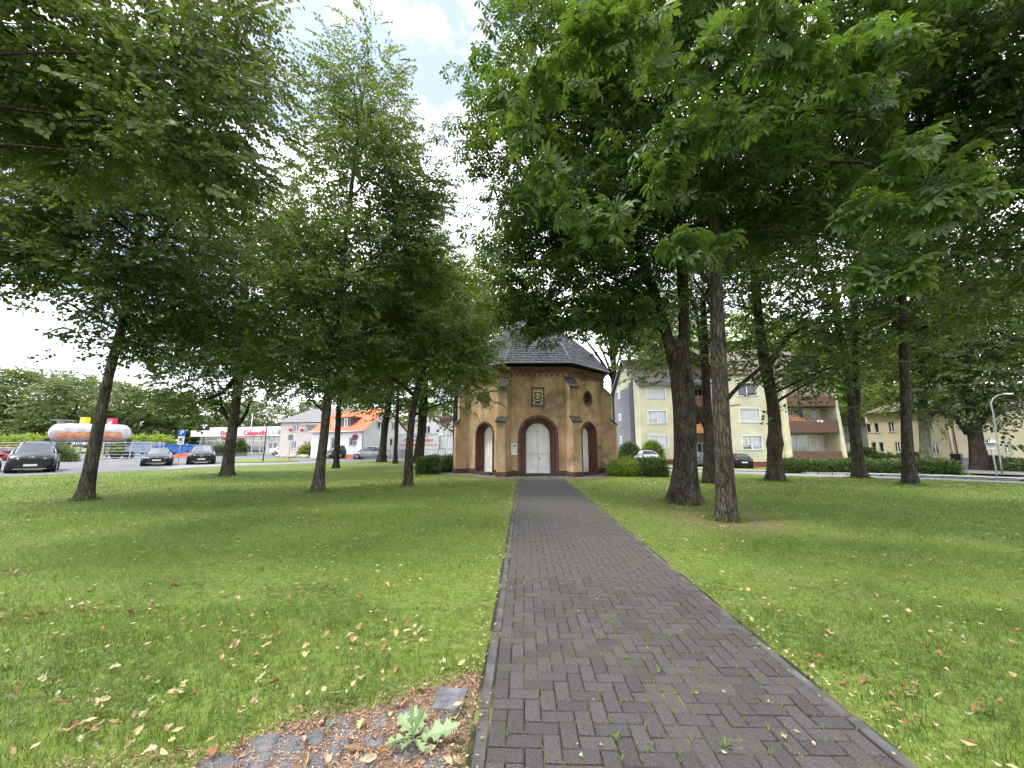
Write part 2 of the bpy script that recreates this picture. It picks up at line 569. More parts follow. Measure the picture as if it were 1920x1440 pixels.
def paver_mesh(nx, ny):
    """chamfered block; top at z = 0"""
    g, c, zt, zc, zb = 0.0042, 0.007, 0.0, -0.006, -0.03
    x, y = nx * 0.05 - g, ny * 0.05 - g
    vs = [(-x + c, -y + c, zt), (x - c, -y + c, zt), (x - c, y - c, zt), (-x + c, y - c, zt),
          (-x, -y, zc), (x, -y, zc), (x, y, zc), (-x, y, zc), (-x, -y, zb), (x, -y, zb), (x, y, zb), (-x, y, zb)]
    fs = [(0, 1, 2, 3), (4, 5, 1, 0), (5, 6, 2, 1), (6, 7, 3, 2), (7, 4, 0, 3), (8, 9, 5, 4), (9, 10, 6, 5), (10, 11, 7, 6), (11, 8, 4, 7)]
    return vs, fs
NCX = 21
T0 = (PW - NCX * 0.1) / 2
pm = {}
for k in ((2, 1), (1, 2), (1, 1)):
    v_, f_ = paver_mesh(*k)
    pm[k] = MB().add(v_, f_).mesh('paver', MAT['paver'])
cells = []
for j in range(int(PS0 * 10), int(PS1 * 10)):
    for i in range(-1, NCX):
        d = (i - j) % 4
        if d == 0:
            a, b = max(i, 0), min(i + 2, NCX)
            if b > a: cells.append((a, b, j, j + 1))
        elif d == 3 and i >= 0:
            cells.append((i, i + 1, j, j + 2))
prot = math.atan2(-PD.x, PD.y)
rest = MB()
rr = random.Random(3)
recs = []
for (a, b, c, d) in cells:
    s, t = (c + d) * 0.05, T0 + (a + b) * 0.05
    x, y, _ = pathpt(s, t)
    recs.append((x, y, b - a, d - c))
vis = sorted([r for r in recs if r[1] > 2.15], key=lambda r: r[0] ** 2 + r[1] ** 2)
near = set(map(id, vis[:300]))
for r in recs:
    x, y, nx, ny = r
    z = 0.032 + rr.uniform(-0.003, 0.003) + 0.004 * math.sin(x * 2.1 + y * 0.9)
    tx, ty, tz = rr.uniform(-0.012, 0.012), rr.uniform(-0.012, 0.012), prot + rr.uniform(-0.012, 0.012)
    if id(r) in near:
        obj('paver', pm[(nx, ny)], path, (x, y, z), (tx, ty, tz))
    else:
        v_, f_ = paver_mesh(nx, ny)
        cs, sn = math.cos(tz), math.sin(tz)
        rest.add([(x + p[0] * cs - p[1] * sn, y + p[0] * sn + p[1] * cs, z + p[2] + p[0] * ty + p[1] * tx) for p in v_], f_)
o = rest.build('pavers', MAT['paver'], path)
o['kind'] = 'stuff'
em = MB().box((0, 0, -0.05), (0.066, 0.985, 0.12), 0, 0.008).mesh('edging_stone', MAT['edging'])
for side, t in ((0, 0.06), (1, PW - 0.06)):
    for k in range(int(PS1 - PS0)):
        x, y, _ = pathpt(PS0 + 0.5 + k, t + rr.uniform(-0.008, 0.008))
        obj('edging_stone', em, path, (x, y, 0.020 + rr.uniform(-0.008, 0.003)), (rr.uniform(-.006, .006), rr.uniform(-.03, .03), prot + rr.uniform(-.008, .008)))
# slab apron round the chapel
CX, CYF, CS = 1.42, 21.0, 3.50          # chapel centre x, front wall, side length
CA = CS * 1.2071                        # apothem
CY = CYF + CA
mat('apron', (0.075, 0.062, 0.05), 0.9, scale=3.0, color2=(0.15, 0.13, 0.105), bump=0.5, bscale=70)
ap = []
for k in range(8):
    a = R(22.5 + 45 * k)
    rr_ = (CA + 1.75) / math.cos(R(22.5))
    ap.append((CX + rr_ * math.cos(a) * 1.06, CY + rr_ * math.sin(a)))
sheet('apron', ap, MAT['apron'], 0.02, 'dark worn paving round the foot of the chapel')

# ---------------------------------------------------------------- chapel
def plaster_mat():
    m = mat('plaster_ochre', (0.36, 0.238, 0.126), 0.95, scale=1.1, color2=(0.51, 0.355, 0.210), bump=0.35, bscale=70, ramp=(0.3, 0.62), detail=9)
    n, l = m.node_tree.nodes, m.node_tree.links
    b = n['Principled BSDF']
    src = b.inputs['Base Color'].links[0].from_socket
    tc = n.new('ShaderNodeTexCoord')
    def st(scale, stretch, p):
        mp = n.new('ShaderNodeMapping')
        mp.inputs['Scale'].default_value = stretch
        l.new(tc.outputs['Object'], mp.inputs['Vector'])
        k = n.new('ShaderNodeTexNoise')
        k.inputs['Scale'].default_value = scale
        k.inputs['Detail'].default_value = 8
        k.inputs['Roughness'].default_value = 0.65
        l.new(mp.outputs['Vector'], k.inputs['Vector'])
        r = n.new('ShaderNodeValToRGB')
        r.color_ramp.elements[0].position, r.color_ramp.elements[1].position = p
        l.new(k.outputs['Fac'], r.inputs['Fac'])
        return r.outputs['Color']
    f = n.new('ShaderNodeMath'); f.operation = 'MULTIPLY'
    l.new(st(2.6, (1, 1, 0.22), (0.46, 0.70)), f.inputs[0]); f.inputs[1].default_value = 0.66
    f2 = n.new('ShaderNodeMath'); f2.operation = 'MULTIPLY'
    l.new(st(0.75, (1, 1, 1), (0.47, 0.61)), f2.inputs[0]); f2.inputs[1].default_value = 0.72
    g = n.new('ShaderNodeMath'); g.operation = 'MAXIMUM'
    l.new(f.outputs[0], g.inputs[0]); l.new(f2.outputs[0], g.inputs[1])
    x = n.new('ShaderNodeMixRGB')
    l.new(g.outputs[0], x.inputs['Fac'])
    l.new(src, x.inputs['Color1'])
    x.inputs['Color2'].default_value = (0.115, 0.092, 0.066, 1)
    l.new(x.outputs['Color'], b.inputs['Base Color'])
    return m
plaster_mat()
mat('slate', (0.032, 0.034, 0.043), 0.72, scale=7, color2=(0.092, 0.095, 0.115), bump=0.3, bscale=30, spec=0.22)
mat('soffit', (0.03, 0.025, 0.022), 0.8)
def fz(py): return at(1008, py, CYF).z
EAVE_Z, TOPW = fz(683), fz(688)
chapel = empty('chapel', (CX, CY, 0))
tag(chapel, 'small ochre octagonal chapel with slate roof, red stone portals and white doors', 'chapel')
def face_frame(k):
    """local frame of octagon face k: k = 0 faces the viewer, k = 1 the next one to the right"""
    a = R(-90 + 45 * k)
    nrm = Vector((math.cos(a), math.sin(a), 0))
    tan = Vector((-math.sin(a), math.cos(a), 0))
    o = nrm * CA
    def T(u, z, d=0.0):                   # u along the wall, z up, d outwards
        p = o + tan * u + nrm * d
        return (p.x, p.y, z)
    return T
def arch(hw, spring, n=20, base=0.0):
    pts = [(-hw, base)] + [(hw * math.cos(math.pi - math.pi * i / n), spring + hw * math.sin(math.pi - math.pi * i / n)) for i in range(n + 1)] + [(hw, base)]
    return pts
def circle(r, cu, cz, n=24): return [(cu + r * math.cos(2 * math.pi * i / n), cz + r * math.sin(2 * math.pi * i / n)) for i in range(n)]
def wall_face(T, name, holes, m, outline):
    bm = bmesh.new()
    edges = []
    for loop in [outline] + holes:
        vs = [bm.verts.new(T(u, z)) for u, z in loop]
        edges += [bm.edges.new((vs[i], vs[(i + 1) % len(vs)])) for i in range(len(vs))]
    bmesh.ops.triangle_fill(bm, use_beauty=True, use_dissolve=False, edges=edges)
    return MB().bm(bm).build(name, m, chapel)
def sweep(T, loops, closed=False):
    """loops: list of (2-D outline, depth); joined by quads"""
    mb = MB()
    for (a, da), (b, db) in zip(loops[:-1], loops[1:]):
        n = len(a)
        for i in range(n if closed else n - 1):
            j = (i + 1) % n
            mb.quad(T(*a[i], da), T(*a[j], da), T(*b[j], db), T(*b[i], db))
    return mb
def chevron_leaf(T, parent, x0, x1, hw, spring, zb, zc, dep):
    """one door leaf of diagonal boards, grooved, clipped to the arch"""
    def top(x): return spring + math.sqrt(max(0.0, hw * hw - x * x))
    xc = (x0 + x1) / 2
    mb = MB()
    for (a, b) in ((x0, xc), (xc, x1)):
        for (lo, hi) in ((zb + 0.26, zc), (zc, 9.0)):
            xsn = [a + (b - a) * i / 6 for i in range(7)]
            if hi > 8:
                pts = [(a, lo), (b, lo)] + [(x, max(lo + 0.01, top(x))) for x in reversed(xsn)]
            else:
                pts = [(a, lo), (b, lo), (b, hi), (a, hi)]
            bm = bmesh.new()
            bm.faces.new([bm.verts.new((p[0], 0, p[1])) for p in pts])
            sx = 1 if (a == x0) else -1
            sz = -1 if hi > 8 else 1
            nrm = Vector((sx, 0, sz)).normalized()
            for k in range(-40, 40):
                co = Vector((xc, 0, zc)) + nrm * (0.078 * k)
                bmesh.ops.bisect_plane(bm, geom=bm.verts[:] + bm.edges[:] + bm.faces[:], plane_co=co, plane_no=nrm)
            small = [f for f in bm.faces if f.calc_area() > 2e-4]
            bmesh.ops.inset_individual(bm, faces=small, thickness=0.013, depth=0.0)
            for f in small:
                for v in f.verts: v.co.y = 0.03
            mb.bm(bm, lambda c: T(c.x, c.z, dep + c.y))
    for z0, z1, e in ((zb + 0.005, zb + 0.15, 0.022), (zb + 0.155, zb + 0.255, 0.016)):
        p = [T(x0 + .004, z0, dep), T(x1 - .004, z0, dep), T(x1 - .004, z1, dep), T(x0 + .004, z1, dep)]
        q = Vector(T(0, 0, dep + e)) - Vector(T(0, 0, dep))
        mb.prism(p, q)
    o = mb.build('door_leaf', MAT['door_white'], parent)
    r = MB()
    r.prism([T(*p, dep + 0.01) for p in circle(0.055, xc, zc, 10)], Vector(T(0, 0, 0.02)) - Vector(T(0, 0, 0)))
    r.prism([T(*p, dep + 0.03) for p in circle(0.022, xc, zc, 8)], Vector(T(0, 0, 0.03)) - Vector(T(0, 0, 0)))
    r.build('rosette', MAT['door_white'], o)
    return o
def portal(k, hw_in, hw_out, spring, zb, door):
    T = face_frame(k)
    st = (hw_out - hw_in)
    A = lambda f: arch(hw_in + st * f, spring, base=zb - 0.12)
    sw = sweep(T, [(A(1.0), -0.02), (A(1.0), 0.045), (A(0.64), 0.045), (A(0.60), 0.01), (A(0.60), -0.09), (A(0.50), -0.05), (A(0.42), -0.05), (A(0.36), -0.10),
                   (A(0.36), -0.17), (A(0.16), -0.17), (A(0.12), -0.25), (A(0.0), -0.25), (A(0.0), -0.50)])
    po = sw.build('portal_surround', MAT['sandstone_red'], chapel)
    if door == 'double':
        for x0, x1 in ((-hw_in + 0.002, -0.006), (0.006, hw_in - 0.002)):
            dl = chevron_leaf(T, chapel, x0, x1, hw_in, spring, zb, zb + 1.05, -0.44)
            dl['label'] = 'white door leaf of diagonal boards'
        lk = MB()
        lk.prism([T(0.05, zb + 0.72, -0.41), T(0.10, zb + 0.72, -0.41), T(0.10, zb + 0.82, -0.41), T(0.05, zb + 0.82, -0.41)], Vector(T(0, 0, 0.03)) - Vector(T(0, 0, 0)))
        lk.build('door_lock', MAT['black_metal'], chapel)
    else:
        for x0, x1 in ((-hw_in + 0.002, -0.006), (0.006, hw_in - 0.002)):
            chevron_leaf(T, chapel, x0, x1, hw_in, spring, zb, zb + 1.0, -0.44)
    stp = MB()
    w = hw_out * 0.92
    stp.prism([T(-w, 0, -0.56), T(w, 0, -0.56), T(w, 0, 0.30), T(-w, 0, 0.30)], (0, 0, zb - 0.004))
    stp.build('door_step', MAT['mossy_slab'], chapel)
ZB = 0.13
FR = dict(hw_in=0.665, hw_out=1.09, spring=fz(816), zb=ZB)
SIDE = dict(hw_in=0.50, hw_out=0.80, spring=2.20, zb=ZB)
OCZ = fz(745) + 0.08
hs = CS / 2
for k in range(8):
    T = face_frame(k)
    ol = [(-hs, 0.0), (hs, 0.0), (hs, TOPW), (-hs, TOPW)]
    holes = []
    if k == 0:
        holes = [arch(FR['hw_in'] + 0.3, FR['spring'], base=0.001)]
    elif k in (1, 7):
        holes = [arch(SIDE['hw_in'] + 0.2, SIDE['spring'], base=0.001), circle(0.36, 0, OCZ)]
    elif k in (2, 6):
        holes = [circle(0.36, 0, OCZ)]
    if holes and len(holes[0]) > 24 or k in (0, 1, 7): # doorway cuts the bottom edge: merge outline and arch
        a = holes.pop(0)
        ol = [(-hs, 0.0)] + [(a[0][0], 0.0)] + a[1:-1] + [(a[-1][0], 0.0)] + [(hs, 0.0), (hs, TOPW), (-hs, TOPW)]
    wall_face(T, 'wall', holes, MAT['plaster_ochre'], ol)
    if k in (0,): portal(k, door='double', **FR)
    if k in (1, 7): portal(k, door='single', **SIDE)
    if k in (1, 2, 6, 7):
        C = lambda r: circle(r, 0, OCZ)
        rg = sweep(T, [(C(0.46), -0.02), (C(0.46), 0.035), (C(0.40), 0.035), (C(0.36), -0.02), (C(0.36), -0.1), (C(0.30), -0.1), (C(0.30), -0.25)], True)
        rg.build('oculus_frame', MAT['sandstone_red'], chapel)
        gl = MB().poly([T(*p, -0.22) for p in circle(0.31, 0, OCZ)])
        g_ = gl.build('oculus_glass', MAT['glass_dark'], chapel)
        br = MB()
        for q in range(-1, 2):
            br.tube([T(q * 0.15, OCZ - 0.3, -0.2), T(q * 0.15, OCZ + 0.3, -0.2)], 0.012, 5)
            br.tube([T(-0.3, OCZ + q * 0.15, -0.2), T(0.3, OCZ + q * 0.15, -0.2)], 0.012, 5)
        br.build('glazing_bars', MAT['lead'], g_)
    # plinth, cornice and round-arch frieze
    gap = FR['hw_out'] + 0.003 if k == 0 else (SIDE['hw_out'] + 0.003 if k in (1, 7) else 0)
    spans = [(-hs - 0.03, -gap), (gap, hs + 0.03)] if gap else [(-hs - 0.03, hs + 0.03)]
    for a, b in spans:
        pl = MB().prism([T(a, 0, -0.05), T(b, 0, -0.05), T(b, 0, 0.055), T(a, 0, 0.055)], (0, 0, 0.30))
        pl.build('plinth', MAT['plinth_stone'], chapel)
    co = MB()
    for z0, z1, d in ((TOPW - 0.27, TOPW - 0.19, 0.07), (TOPW - 0.187, TOPW - 0.10, 0.11), (TOPW - 0.097, TOPW - 0.02, 0.16)):
        w = hs + d * 0.414
        co.prism([T(-hs, z0, -0.05), T(hs, z0, -0.05), T(w, z0, d), T(-w, z0, d)], (0, 0, z1 - z0))
    co.build('cornice', MAT['sandstone_frieze'], chapel)
na = 11
aw = CS / na
fr_bm = MB()
for i in range(12):                       # half ring, local x along wall, y outwards (negative), z up
    a0, a1 = math.pi * i / 12, math.pi * (i + 1) / 12
    ro, ri = aw * 0.5, aw * 0.5 - 0.055
    q = [(ro * math.cos(a0), 0, ro * math.sin(a0)), (ro * math.cos(a1), 0, ro * math.sin(a1)), (ri * math.cos(a1), 0, ri * math.sin(a1)), (ri * math.cos(a0), 0, ri * math.sin(a0))]
    fr_bm.prism(q, (0, -0.06, 0))
for sx in (-1, 1):
    fr_bm.box((sx * (aw * 0.5 - 0.0275), -0.03, -0.05), (0.055, 0.06, 0.10))
fr_me = fr_bm.mesh('frieze_arch', MAT['sandstone_frieze'])
for k in (0, 1, 2, 6, 7):
    T = face_frame(k)
    for i in range(na):
        u = -hs + aw * (i + 0.5)
        p = T(u, TOPW - 0.275 - aw * 0.5, 0.002)
        obj('frieze_arch', fr_me, chapel, p, (0, 0, R(45 * k)), (0.985, 1, 1))
# roof: flared foot, steep pyramid, slates
rf_prof = [(CA + 0.36, EAVE_Z), (CA + 0.05, EAVE_Z + 0.33), (CA - 0.55, EAVE_Z + 1.15), (0.02, 10.75)]
roof = MB()
for k in range(8):
    T = face_frame(k)
    for (r0, z0), (r1, z1) in zip(rf_prof[:-1], rf_prof[1:]):
        w0, w1 = r0 * 0.41421, r1 * 0.41421
        roof.quad(T(-w0, z0, r0 - CA), T(w0, z0, r0 - CA), T(w1, z1, r1 - CA), T(-w1, z1, r1 - CA))
    r0 = rf_prof[0][0]
    w0 = r0 * 0.41421
    roof.quad(T(-w0, EAVE_Z, r0 - CA), T(w0, EAVE_Z, r0 - CA), T(hs * 0.9, EAVE_Z - 0.04, -0.3), T(-hs * 0.9, EAVE_Z - 0.04, -0.3))
ro_ = roof.build('roof', MAT['soffit'], chapel)
rs = random.Random(5)
for k in range(8):
    T = face_frame(k)
    sl = MB()
    row = 0
    for (r0, z0), (r1, z1) in zip(rf_prof[:-1], rf_prof[1:]):
        L = math.hypot(r1 - r0, z1 - z0)
        nrow = max(1, round(L / 0.20))
        nr, nz = (z1 - z0) / L, (r0 - r1) / L          # outward normal in (radius, height)
        for j in range(nrow):
            t0, t1 = j / nrow, min(1.0, (j + 1.25) / nrow)
            ra, za = r0 + (r1 - r0) * t0, z0 + (z1 - z0) * t0
            rb, zb_ = r0 + (r1 - r0) * t1, z0 + (z1 - z0) * t1
            wa, wb = ra * 0.41421, rb * 0.41421
            cnt = max(1, round(2 * wa / 0.30))
            sh = (row % 2) * 0.5
            for i in range(cnt + 1):
                u0, u1 = (i - sh) / cnt, (i + 1 - sh) / cnt
                u0, u1 = max(0, u0), min(1, u1)
                if u1 - u0 < 0.02: continue
                e0 = 0.034 + rs.uniform(-0.008, 0.012)
                e1 = 0.008
                gp = 0.008 / (2 * wa + 0.01)
                a0, a1 = -wa + 2 * wa * (u0 + gp), -wa + 2 * wa * (u1 - gp)
                b0, b1 = -wb + 2 * wb * (u0 + gp), -wb + 2 * wb * (u1 - gp)
                dz = rs.uniform(-0.012, 0.012)
                sl.quad(T(a0, za + nz * e0 + dz, ra + nr * e0 - CA), T(a1, za + nz * e0 - dz, ra + nr * e0 - CA), T(b1, zb_ + nz * e1, rb + nr * e1 - CA), T(b0, zb_ + nz * e1, rb + nr * e1 - CA))
                sl.quad(T(a0, za + dz, ra - CA), T(a1, za - dz, ra - CA), T(a1, za + nz * e0 - dz, ra + nr * e0 - CA), T(a0, za + nz * e0 + dz, ra + nr * e0 - CA))
            row += 1
    so = sl.build('slates', MAT['slate'], ro_)
    so['kind'] = 'stuff'
for k in range(8):
    a = R(-67.5 + 45 * k)
    pts = [((r + 0.03) / math.cos(R(22.5)) * math.cos(a) for r, z in rf_prof)]
    hp = [Vector(((r / math.cos(R(22.5)) + 0.02) * math.cos(a), (r / math.cos(R(22.5)) + 0.02) * math.sin(a), z + 0.02)) for r, z in rf_prof]
    MB().tube(hp, 0.028, 6).build('hip_flashing', MAT['lead'], ro_)
gut = MB()
gp_ = [Vector(((rf_prof[0][0] + 0.03) / math.cos(R(22.5)) * math.cos(R(22.5 + 45 * k)), (rf_prof[0][0] + 0.03) / math.cos(R(22.5)) * math.sin(R(22.5 + 45 * k)), EAVE_Z - 0.02)) for k in range(9)]
gut.tube(gp_, 0.045, 6)
gut.build('gutter', MAT['black_metal'], ro_)
MB().lathe([(0.10, 10.6), (0.05, 10.9), (0.12, 11.0), (0.02, 11.2), (0.015, 11.7)], 10).build('finial', MAT['lead'], ro_)
# buttresses on the corners
for k in range(8):
    a = R(-67.5 + 45 * k)
    rc = CA / math.cos(R(22.5))
    rad = Vector((math.cos(a), math.sin(a), 0))
    tn = Vector((-math.sin(a), math.cos(a), 0))
    def P(r, z, t): 
        v = rad * (rc + r) + tn * t
        return (v.x, v.y, z)
    hw = 0.26
    z1, z2, z3, z4 = fz(793), fz(786), fz(729), fz(711)
    bt = MB()
    bt.prism([P(r, z, -hw) for r, z in ((-0.35, 0.0), (0.66, 0.0), (0.66, z1), (0.46, z2), (0.46, z3), (-0.06, z4), (-0.35, z4))], tn * (2 * hw))
    b_ = bt.build('buttress', MAT['plaster_ochre'], chapel)
    for (ra, za, rb, zb_) in ((0.72, z1 - 0.02, 0.40, z2 + 0.10), (0.54, z3 - 0.03, -0.04, z4 + 0.06)):
        cp = MB()
        h2 = hw + 0.05
        cp.prism([P(ra, za, -h2), P(ra, za + 0.09, -h2), P(rb, zb_ + 0.09, -h2), P(rb, zb_, -h2)], tn * (2 * h2))
        cp.build('weathering_slab', MAT['mossy_slab'], b_)
    pb = MB().prism([P(-0.3, 0, -hw - 0.04), P(0.72, 0, -hw - 0.04), P(0.72, 0, hw + 0.04), P(-0.3, 0, hw + 0.04)], (0, 0, 0.27))
    pb.build('plinth', MAT['plinth_stone'], b_)
# relief plaque above the portal
T = face_frame(0)
pz = fz(744)
PWH, PHH = 0.365, 0.52
plq = MB()
O = [(-PWH, pz - PHH), (PWH, pz - PHH), (PWH, pz + PHH), (-PWH, pz + PHH)]
I = [(-PWH + .10, pz - PHH + .10), (PWH - .10, pz - PHH + .10), (PWH - .10, pz + PHH - .12), (-PWH + .10, pz + PHH - .12)]
I2 = [(x * 0.98, z) for x, z in I]
fr = sweep(T, [(O, -0.01), (O, 0.06), (I, 0.05), (I, 0.01)], True).build('plaque_frame', MAT['sandstone_red'], chapel)
mat('relief_pale', (0.42, 0.39, 0.33), 0.7, scale=8, color2=(0.60, 0.57, 0.50), bump=0.3)
mat('relief_dark', (0.035, 0.033, 0.028), 0.7, scale=8, color2=(0.08, 0.075, 0.06), bump=0.3)
mat('relief_gold', (0.42, 0.27, 0.09), 0.45, scale=9, color2=(0.62, 0.46, 0.22), bump=0.2)
MB().quad(*[T(x, z, 0.012) for x, z in I]).build('plaque_ground', MAT['relief_dark'], fr)
rl = MB()
def bar(a, b, w, d0, d1, mb):
    a, b = Vector(a), Vector(b)
    t = (b - a).normalized()
    nn = Vector((-t.y, t.x)) * w
    q = [a + nn, b + nn, b - nn, a - nn]
    mb.prism([T(p.x, pz + p.y, d0) for p in q], (0, -(d1 - d0), 0))
for p in (((-.25, -.42), (-.25, .38)), ((.25, -.42), (.25, .38)), ((-.25, -.405), (.25, -.405)), ((-.25, .385), (.25, .385))): bar(*p, 0.016, 0.014, 0.05, rl)
rl.prism([T(x * .23, pz + z, 0.014) for x, z in ((-1, .25), (-.8, .36), (-.3, .33), (0, .36), (.4, .33), (.85, .36), (1, .25), (.5, .27), (0, .24), (-.5, .27))], (0, -0.03, 0))
arcp = [(0.21 * math.cos(R(t)), -0.08 + 0.14 * math.sin(R(t))) for t in range(200, 345, 18)]
for a, b in zip(arcp[:-1], arcp[1:]): bar(a, b, 0.022, 0.014, 0.05, rl)
for s in (-1, 1):
    cv = [(s * (0.14 + 0.07 * math.cos(R(t))), -0.30 + 0.07 * math.sin(R(t))) for t in range(-120, 160, 40)]
    for a, b in zip(cv[:-1], cv[1:]): bar(a, b, 0.014, 0.014, 0.045, rl)
    cv = [(s * (0.19 + 0.04 * math.cos(R(t))), 0.10 + 0.10 * math.sin(R(t))) for t in range(-90, 100, 38)]
    for a, b in zip(cv[:-1], cv[1:]): bar(a, b, 0.014, 0.014, 0.05, rl)
rl.build('carving', MAT['relief_pale'], fr)
gd = MB()
sh = [(-.13, .17), (.13, .17), (.135, .0), (.09, -.09), (0, -.14), (-.09, -.09), (-.135, 0)]
gd.prism([T(x, pz + z, 0.014) for x, z in sh], (0, -0.06, 0))
gd.lathe([(0.001, 0), (0.07, 0.005), (0.055, 0.045), (0.001, 0.06)], 12, (0, 0, 0))
for i in range(len(gd.v) - 48, len(gd.v)):
    x, y, z = gd.v[i]
    gd.v[i] = T(x - 0.03, pz + 0.13 + y, 0.06 + z)
gd.build('shield', MAT['relief_gold'], fr)
sd = MB()
bar((-.10, .08), (.10, -.02), 0.018, 0.074, 0.09, sd)
bar((-.02, -.09), (.06, .03), 0.014, 0.0745, 0.088, sd)
sd.build('charge', MAT['sandstone_red'], fr)
# information board left of the portal, small green plate on the right-hand wall
ub, zb0 = at(964, 842, CYF).x - CX, fz(842)
ib = empty('information_board', Vector((CX, CY, 0)) + Vector(T(ub, zb0 - 0.31, 0.0)))
tag(ib, 'white printed information board fixed left of the chapel main portal', 'board')
MB().box((0, -0.022, 0.31), (0.31, 0.03, 0.62), 0, 0.004).build('panel', MAT['white_paint'], ib)
mat('print_dark', (0.04, 0.045, 0.05), 0.5, bump=0)
mat('print_grey', (0.36, 0.38, 0.42), 0.6, scale=60, color2=(0.6, 0.62, 0.65), stretch=(0.3, 1, 2), bump=0)
MB().prism([(-.07, -0.039, .56), (-.02, -0.039, .50), (.06, -0.039, .52), (.12, -0.039, .58), (.10, -0.039, .47), (0, -0.039, .44), (-.08, -0.039, .48)], (0, -0.003, 0)).build('picture', MAT['print_dark'], ib)
lt = MB()
for i in range(9): lt.box((0.0 - 0.02 * (i % 3 == 2), -0.0385, 0.40 - i * 0.033), (0.22 - 0.04 * (i % 3 == 2), 0.003, 0.014))
lt.build('lettering', MAT['print_grey'], ib)
T1_ = face_frame(1)
gp1 = Vector((CX, CY, 0)) + Vector(T1_(1.16, 1.45, 0.0))
gpn = empty('wall_plate', gp1, R(45))
tag(gpn, 'small green metal plate on the right-hand chapel wall', 'plate')
mat('plate_green', (0.03, 0.075, 0.03), 0.5, var=0.2)
MB().box((0, -0.018, 0.09), (0.19, 0.03, 0.18), 0, 0.004).build('panel', MAT['plate_green'], gpn)
MB().box((0, -0.036, 0.09), (0.12, 0.004, 0.02)).build('lettering', MAT['plate_white'], gpn)

# ---------------------------------------------------------------- buildings
mat('render_yellow', (0.57, 0.54, 0.39), 0.9, scale=0.8, var=0.10, bump=0.2, bscale=50, detail=9)
mat('render_cream', (0.60, 0.57, 0.42), 0.9, scale=0.8, var=0.08, bump=0.2, bscale=50)
mat('render_pink', (0.62, 0.54, 0.50), 0.9, scale=0.8, var=0.06, bump=0.15, bscale=50)
mat('render_white', (0.72, 0.72, 0.72), 0.9, scale=0.8, var=0.05, bump=0.15, bscale=50)
mat('render_grey', (0.27, 0.27, 0.25), 0.9, scale=1.0, var=0.1)
mat('render_peach', (0.56, 0.48, 0.34), 0.9, scale=0.7, var=0.07, bump=0.15)
mat('slate_clad', (0.12, 0.12, 0.14), 0.7, scale=18, color2=(0.19, 0.19, 0.215), stretch=(0.3, 0.3, 2.2), bump=0.4, bscale=14)
mat('slate_dark', (0.05, 0.045, 0.05), 0.7, scale=18, var=0.3, stretch=(0.3, 0.3, 2.2), bump=0.4, bscale=14)
mat('roof_brown', (0.10, 0.075, 0.07), 0.8, scale=12, color2=(0.17, 0.13, 0.12), stretch=(1, 1, 3), bump=0.5, bscale=10)
mat('roof_grey', (0.13, 0.12, 0.13), 0.75, scale=10, color2=(0.20, 0.185, 0.195), stretch=(0.4, 3, 3), bump=0.5, bscale=10)
mat('roof_orange', (0.42, 0.12, 0.055), 0.8, scale=8, color2=(0.55, 0.18, 0.09), stretch=(1, 1, 2), bump=0.3, bscale=10)
mat('fascia', (0.09, 0.095, 0.12), 0.6, var=0.1)
mat('balcony_brown', (0.145, 0.080, 0.064), 0.9, scale=40, var=0.25, bump=0.4, bscale=60)
mat('brick_red', (0.20, 0.06, 0.045), 0.9, scale=9, var=0.2)
mat('awning_orange', (0.60, 0.26, 0.12), 0.7, scale=3, var=0.1, bump=0.05)
mat('geranium', (0.65, 0.03, 0.12), 0.7, scale=30, var=0.4, bump=0.5)
mat('sign_red', (0.62, 0.03, 0.07), 0.5, var=0.05, bump=0)
mat('sign_yellow', (0.80, 0.58, 0.02), 0.5, var=0.05, bump=0)
mat('sign_blue', (0.02, 0.12, 0.48), 0.4, var=0.05, bump=0)
mat('plinth_grey', (0.20, 0.20, 0.21), 0.9, var=0.15)

def planF(A, B):
    """wall frame from A to B (plan points); u along, z up, d outwards (to the viewer's side, right-hand of B-A)"""
    A, B = Vector(A), Vector(B)
    t = (B - A).normalized()
    n = Vector((t.y, -t.x))
    def F(u, z, d=0.0):
        p = A + t * u + n * d
        return (p.x, p.y, z)
    F.A, F.t, F.len = A, t, (B - A).length
    return F
def u_on(F, px):
    """where the line of sight through photo column px meets the wall"""
    d = ray(px, 835)
    r = d.x / d.y
    return (r * F.A.y - F.A.x) / (F.t.x - r * F.t.y)
def z_on(F, px, py):
    u = u_on(F, px)
    return at(px, py, F.A.y + F.t.y * u).z
def rect(mb, F, u0, u1, z0, z1, d0, d1):
    off = Vector(F(0, 0, d1)) - Vector(F(0, 0, d0))
    mb.prism([F(u0, z0, d0), F(u1, z0, d0), F(u1, z1, d0), F(u0, z1, d0)], off)
def wall_open(mb, F, u0, u1, z0, z1, rects, dep=0.16):
    us = sorted({u0, u1, *[r[0] for r in rects], *[r[1] for r in rects]})
    zs = sorted({z0, z1, *[r[2] for r in rects], *[r[3] for r in rects]})
    for a, b in zip(us[:-1], us[1:]):
        for c, d in zip(zs[:-1], zs[1:]):
            m_, n_ = (a + b) / 2, (c + d) / 2
            if any(r[0] < m_ < r[1] and r[2] < n_ < r[3] for r in rects): continue
            mb.quad(F(a, c), F(b, c), F(b, d), F(a, d))
    for a, b, c, d in rects:
        mb.quad(F(a, c), F(b, c), F(b, c, -dep), F(a, c, -dep))
        mb.quad(F(a, d), F(b, d), F(b, d, -dep), F(a, d, -dep))
        mb.quad(F(a, c), F(a, d), F(a, d, -dep), F(a, c, -dep))
        mb.quad(F(b, c), F(b, d), F(b, d, -dep), F(b, c, -dep))
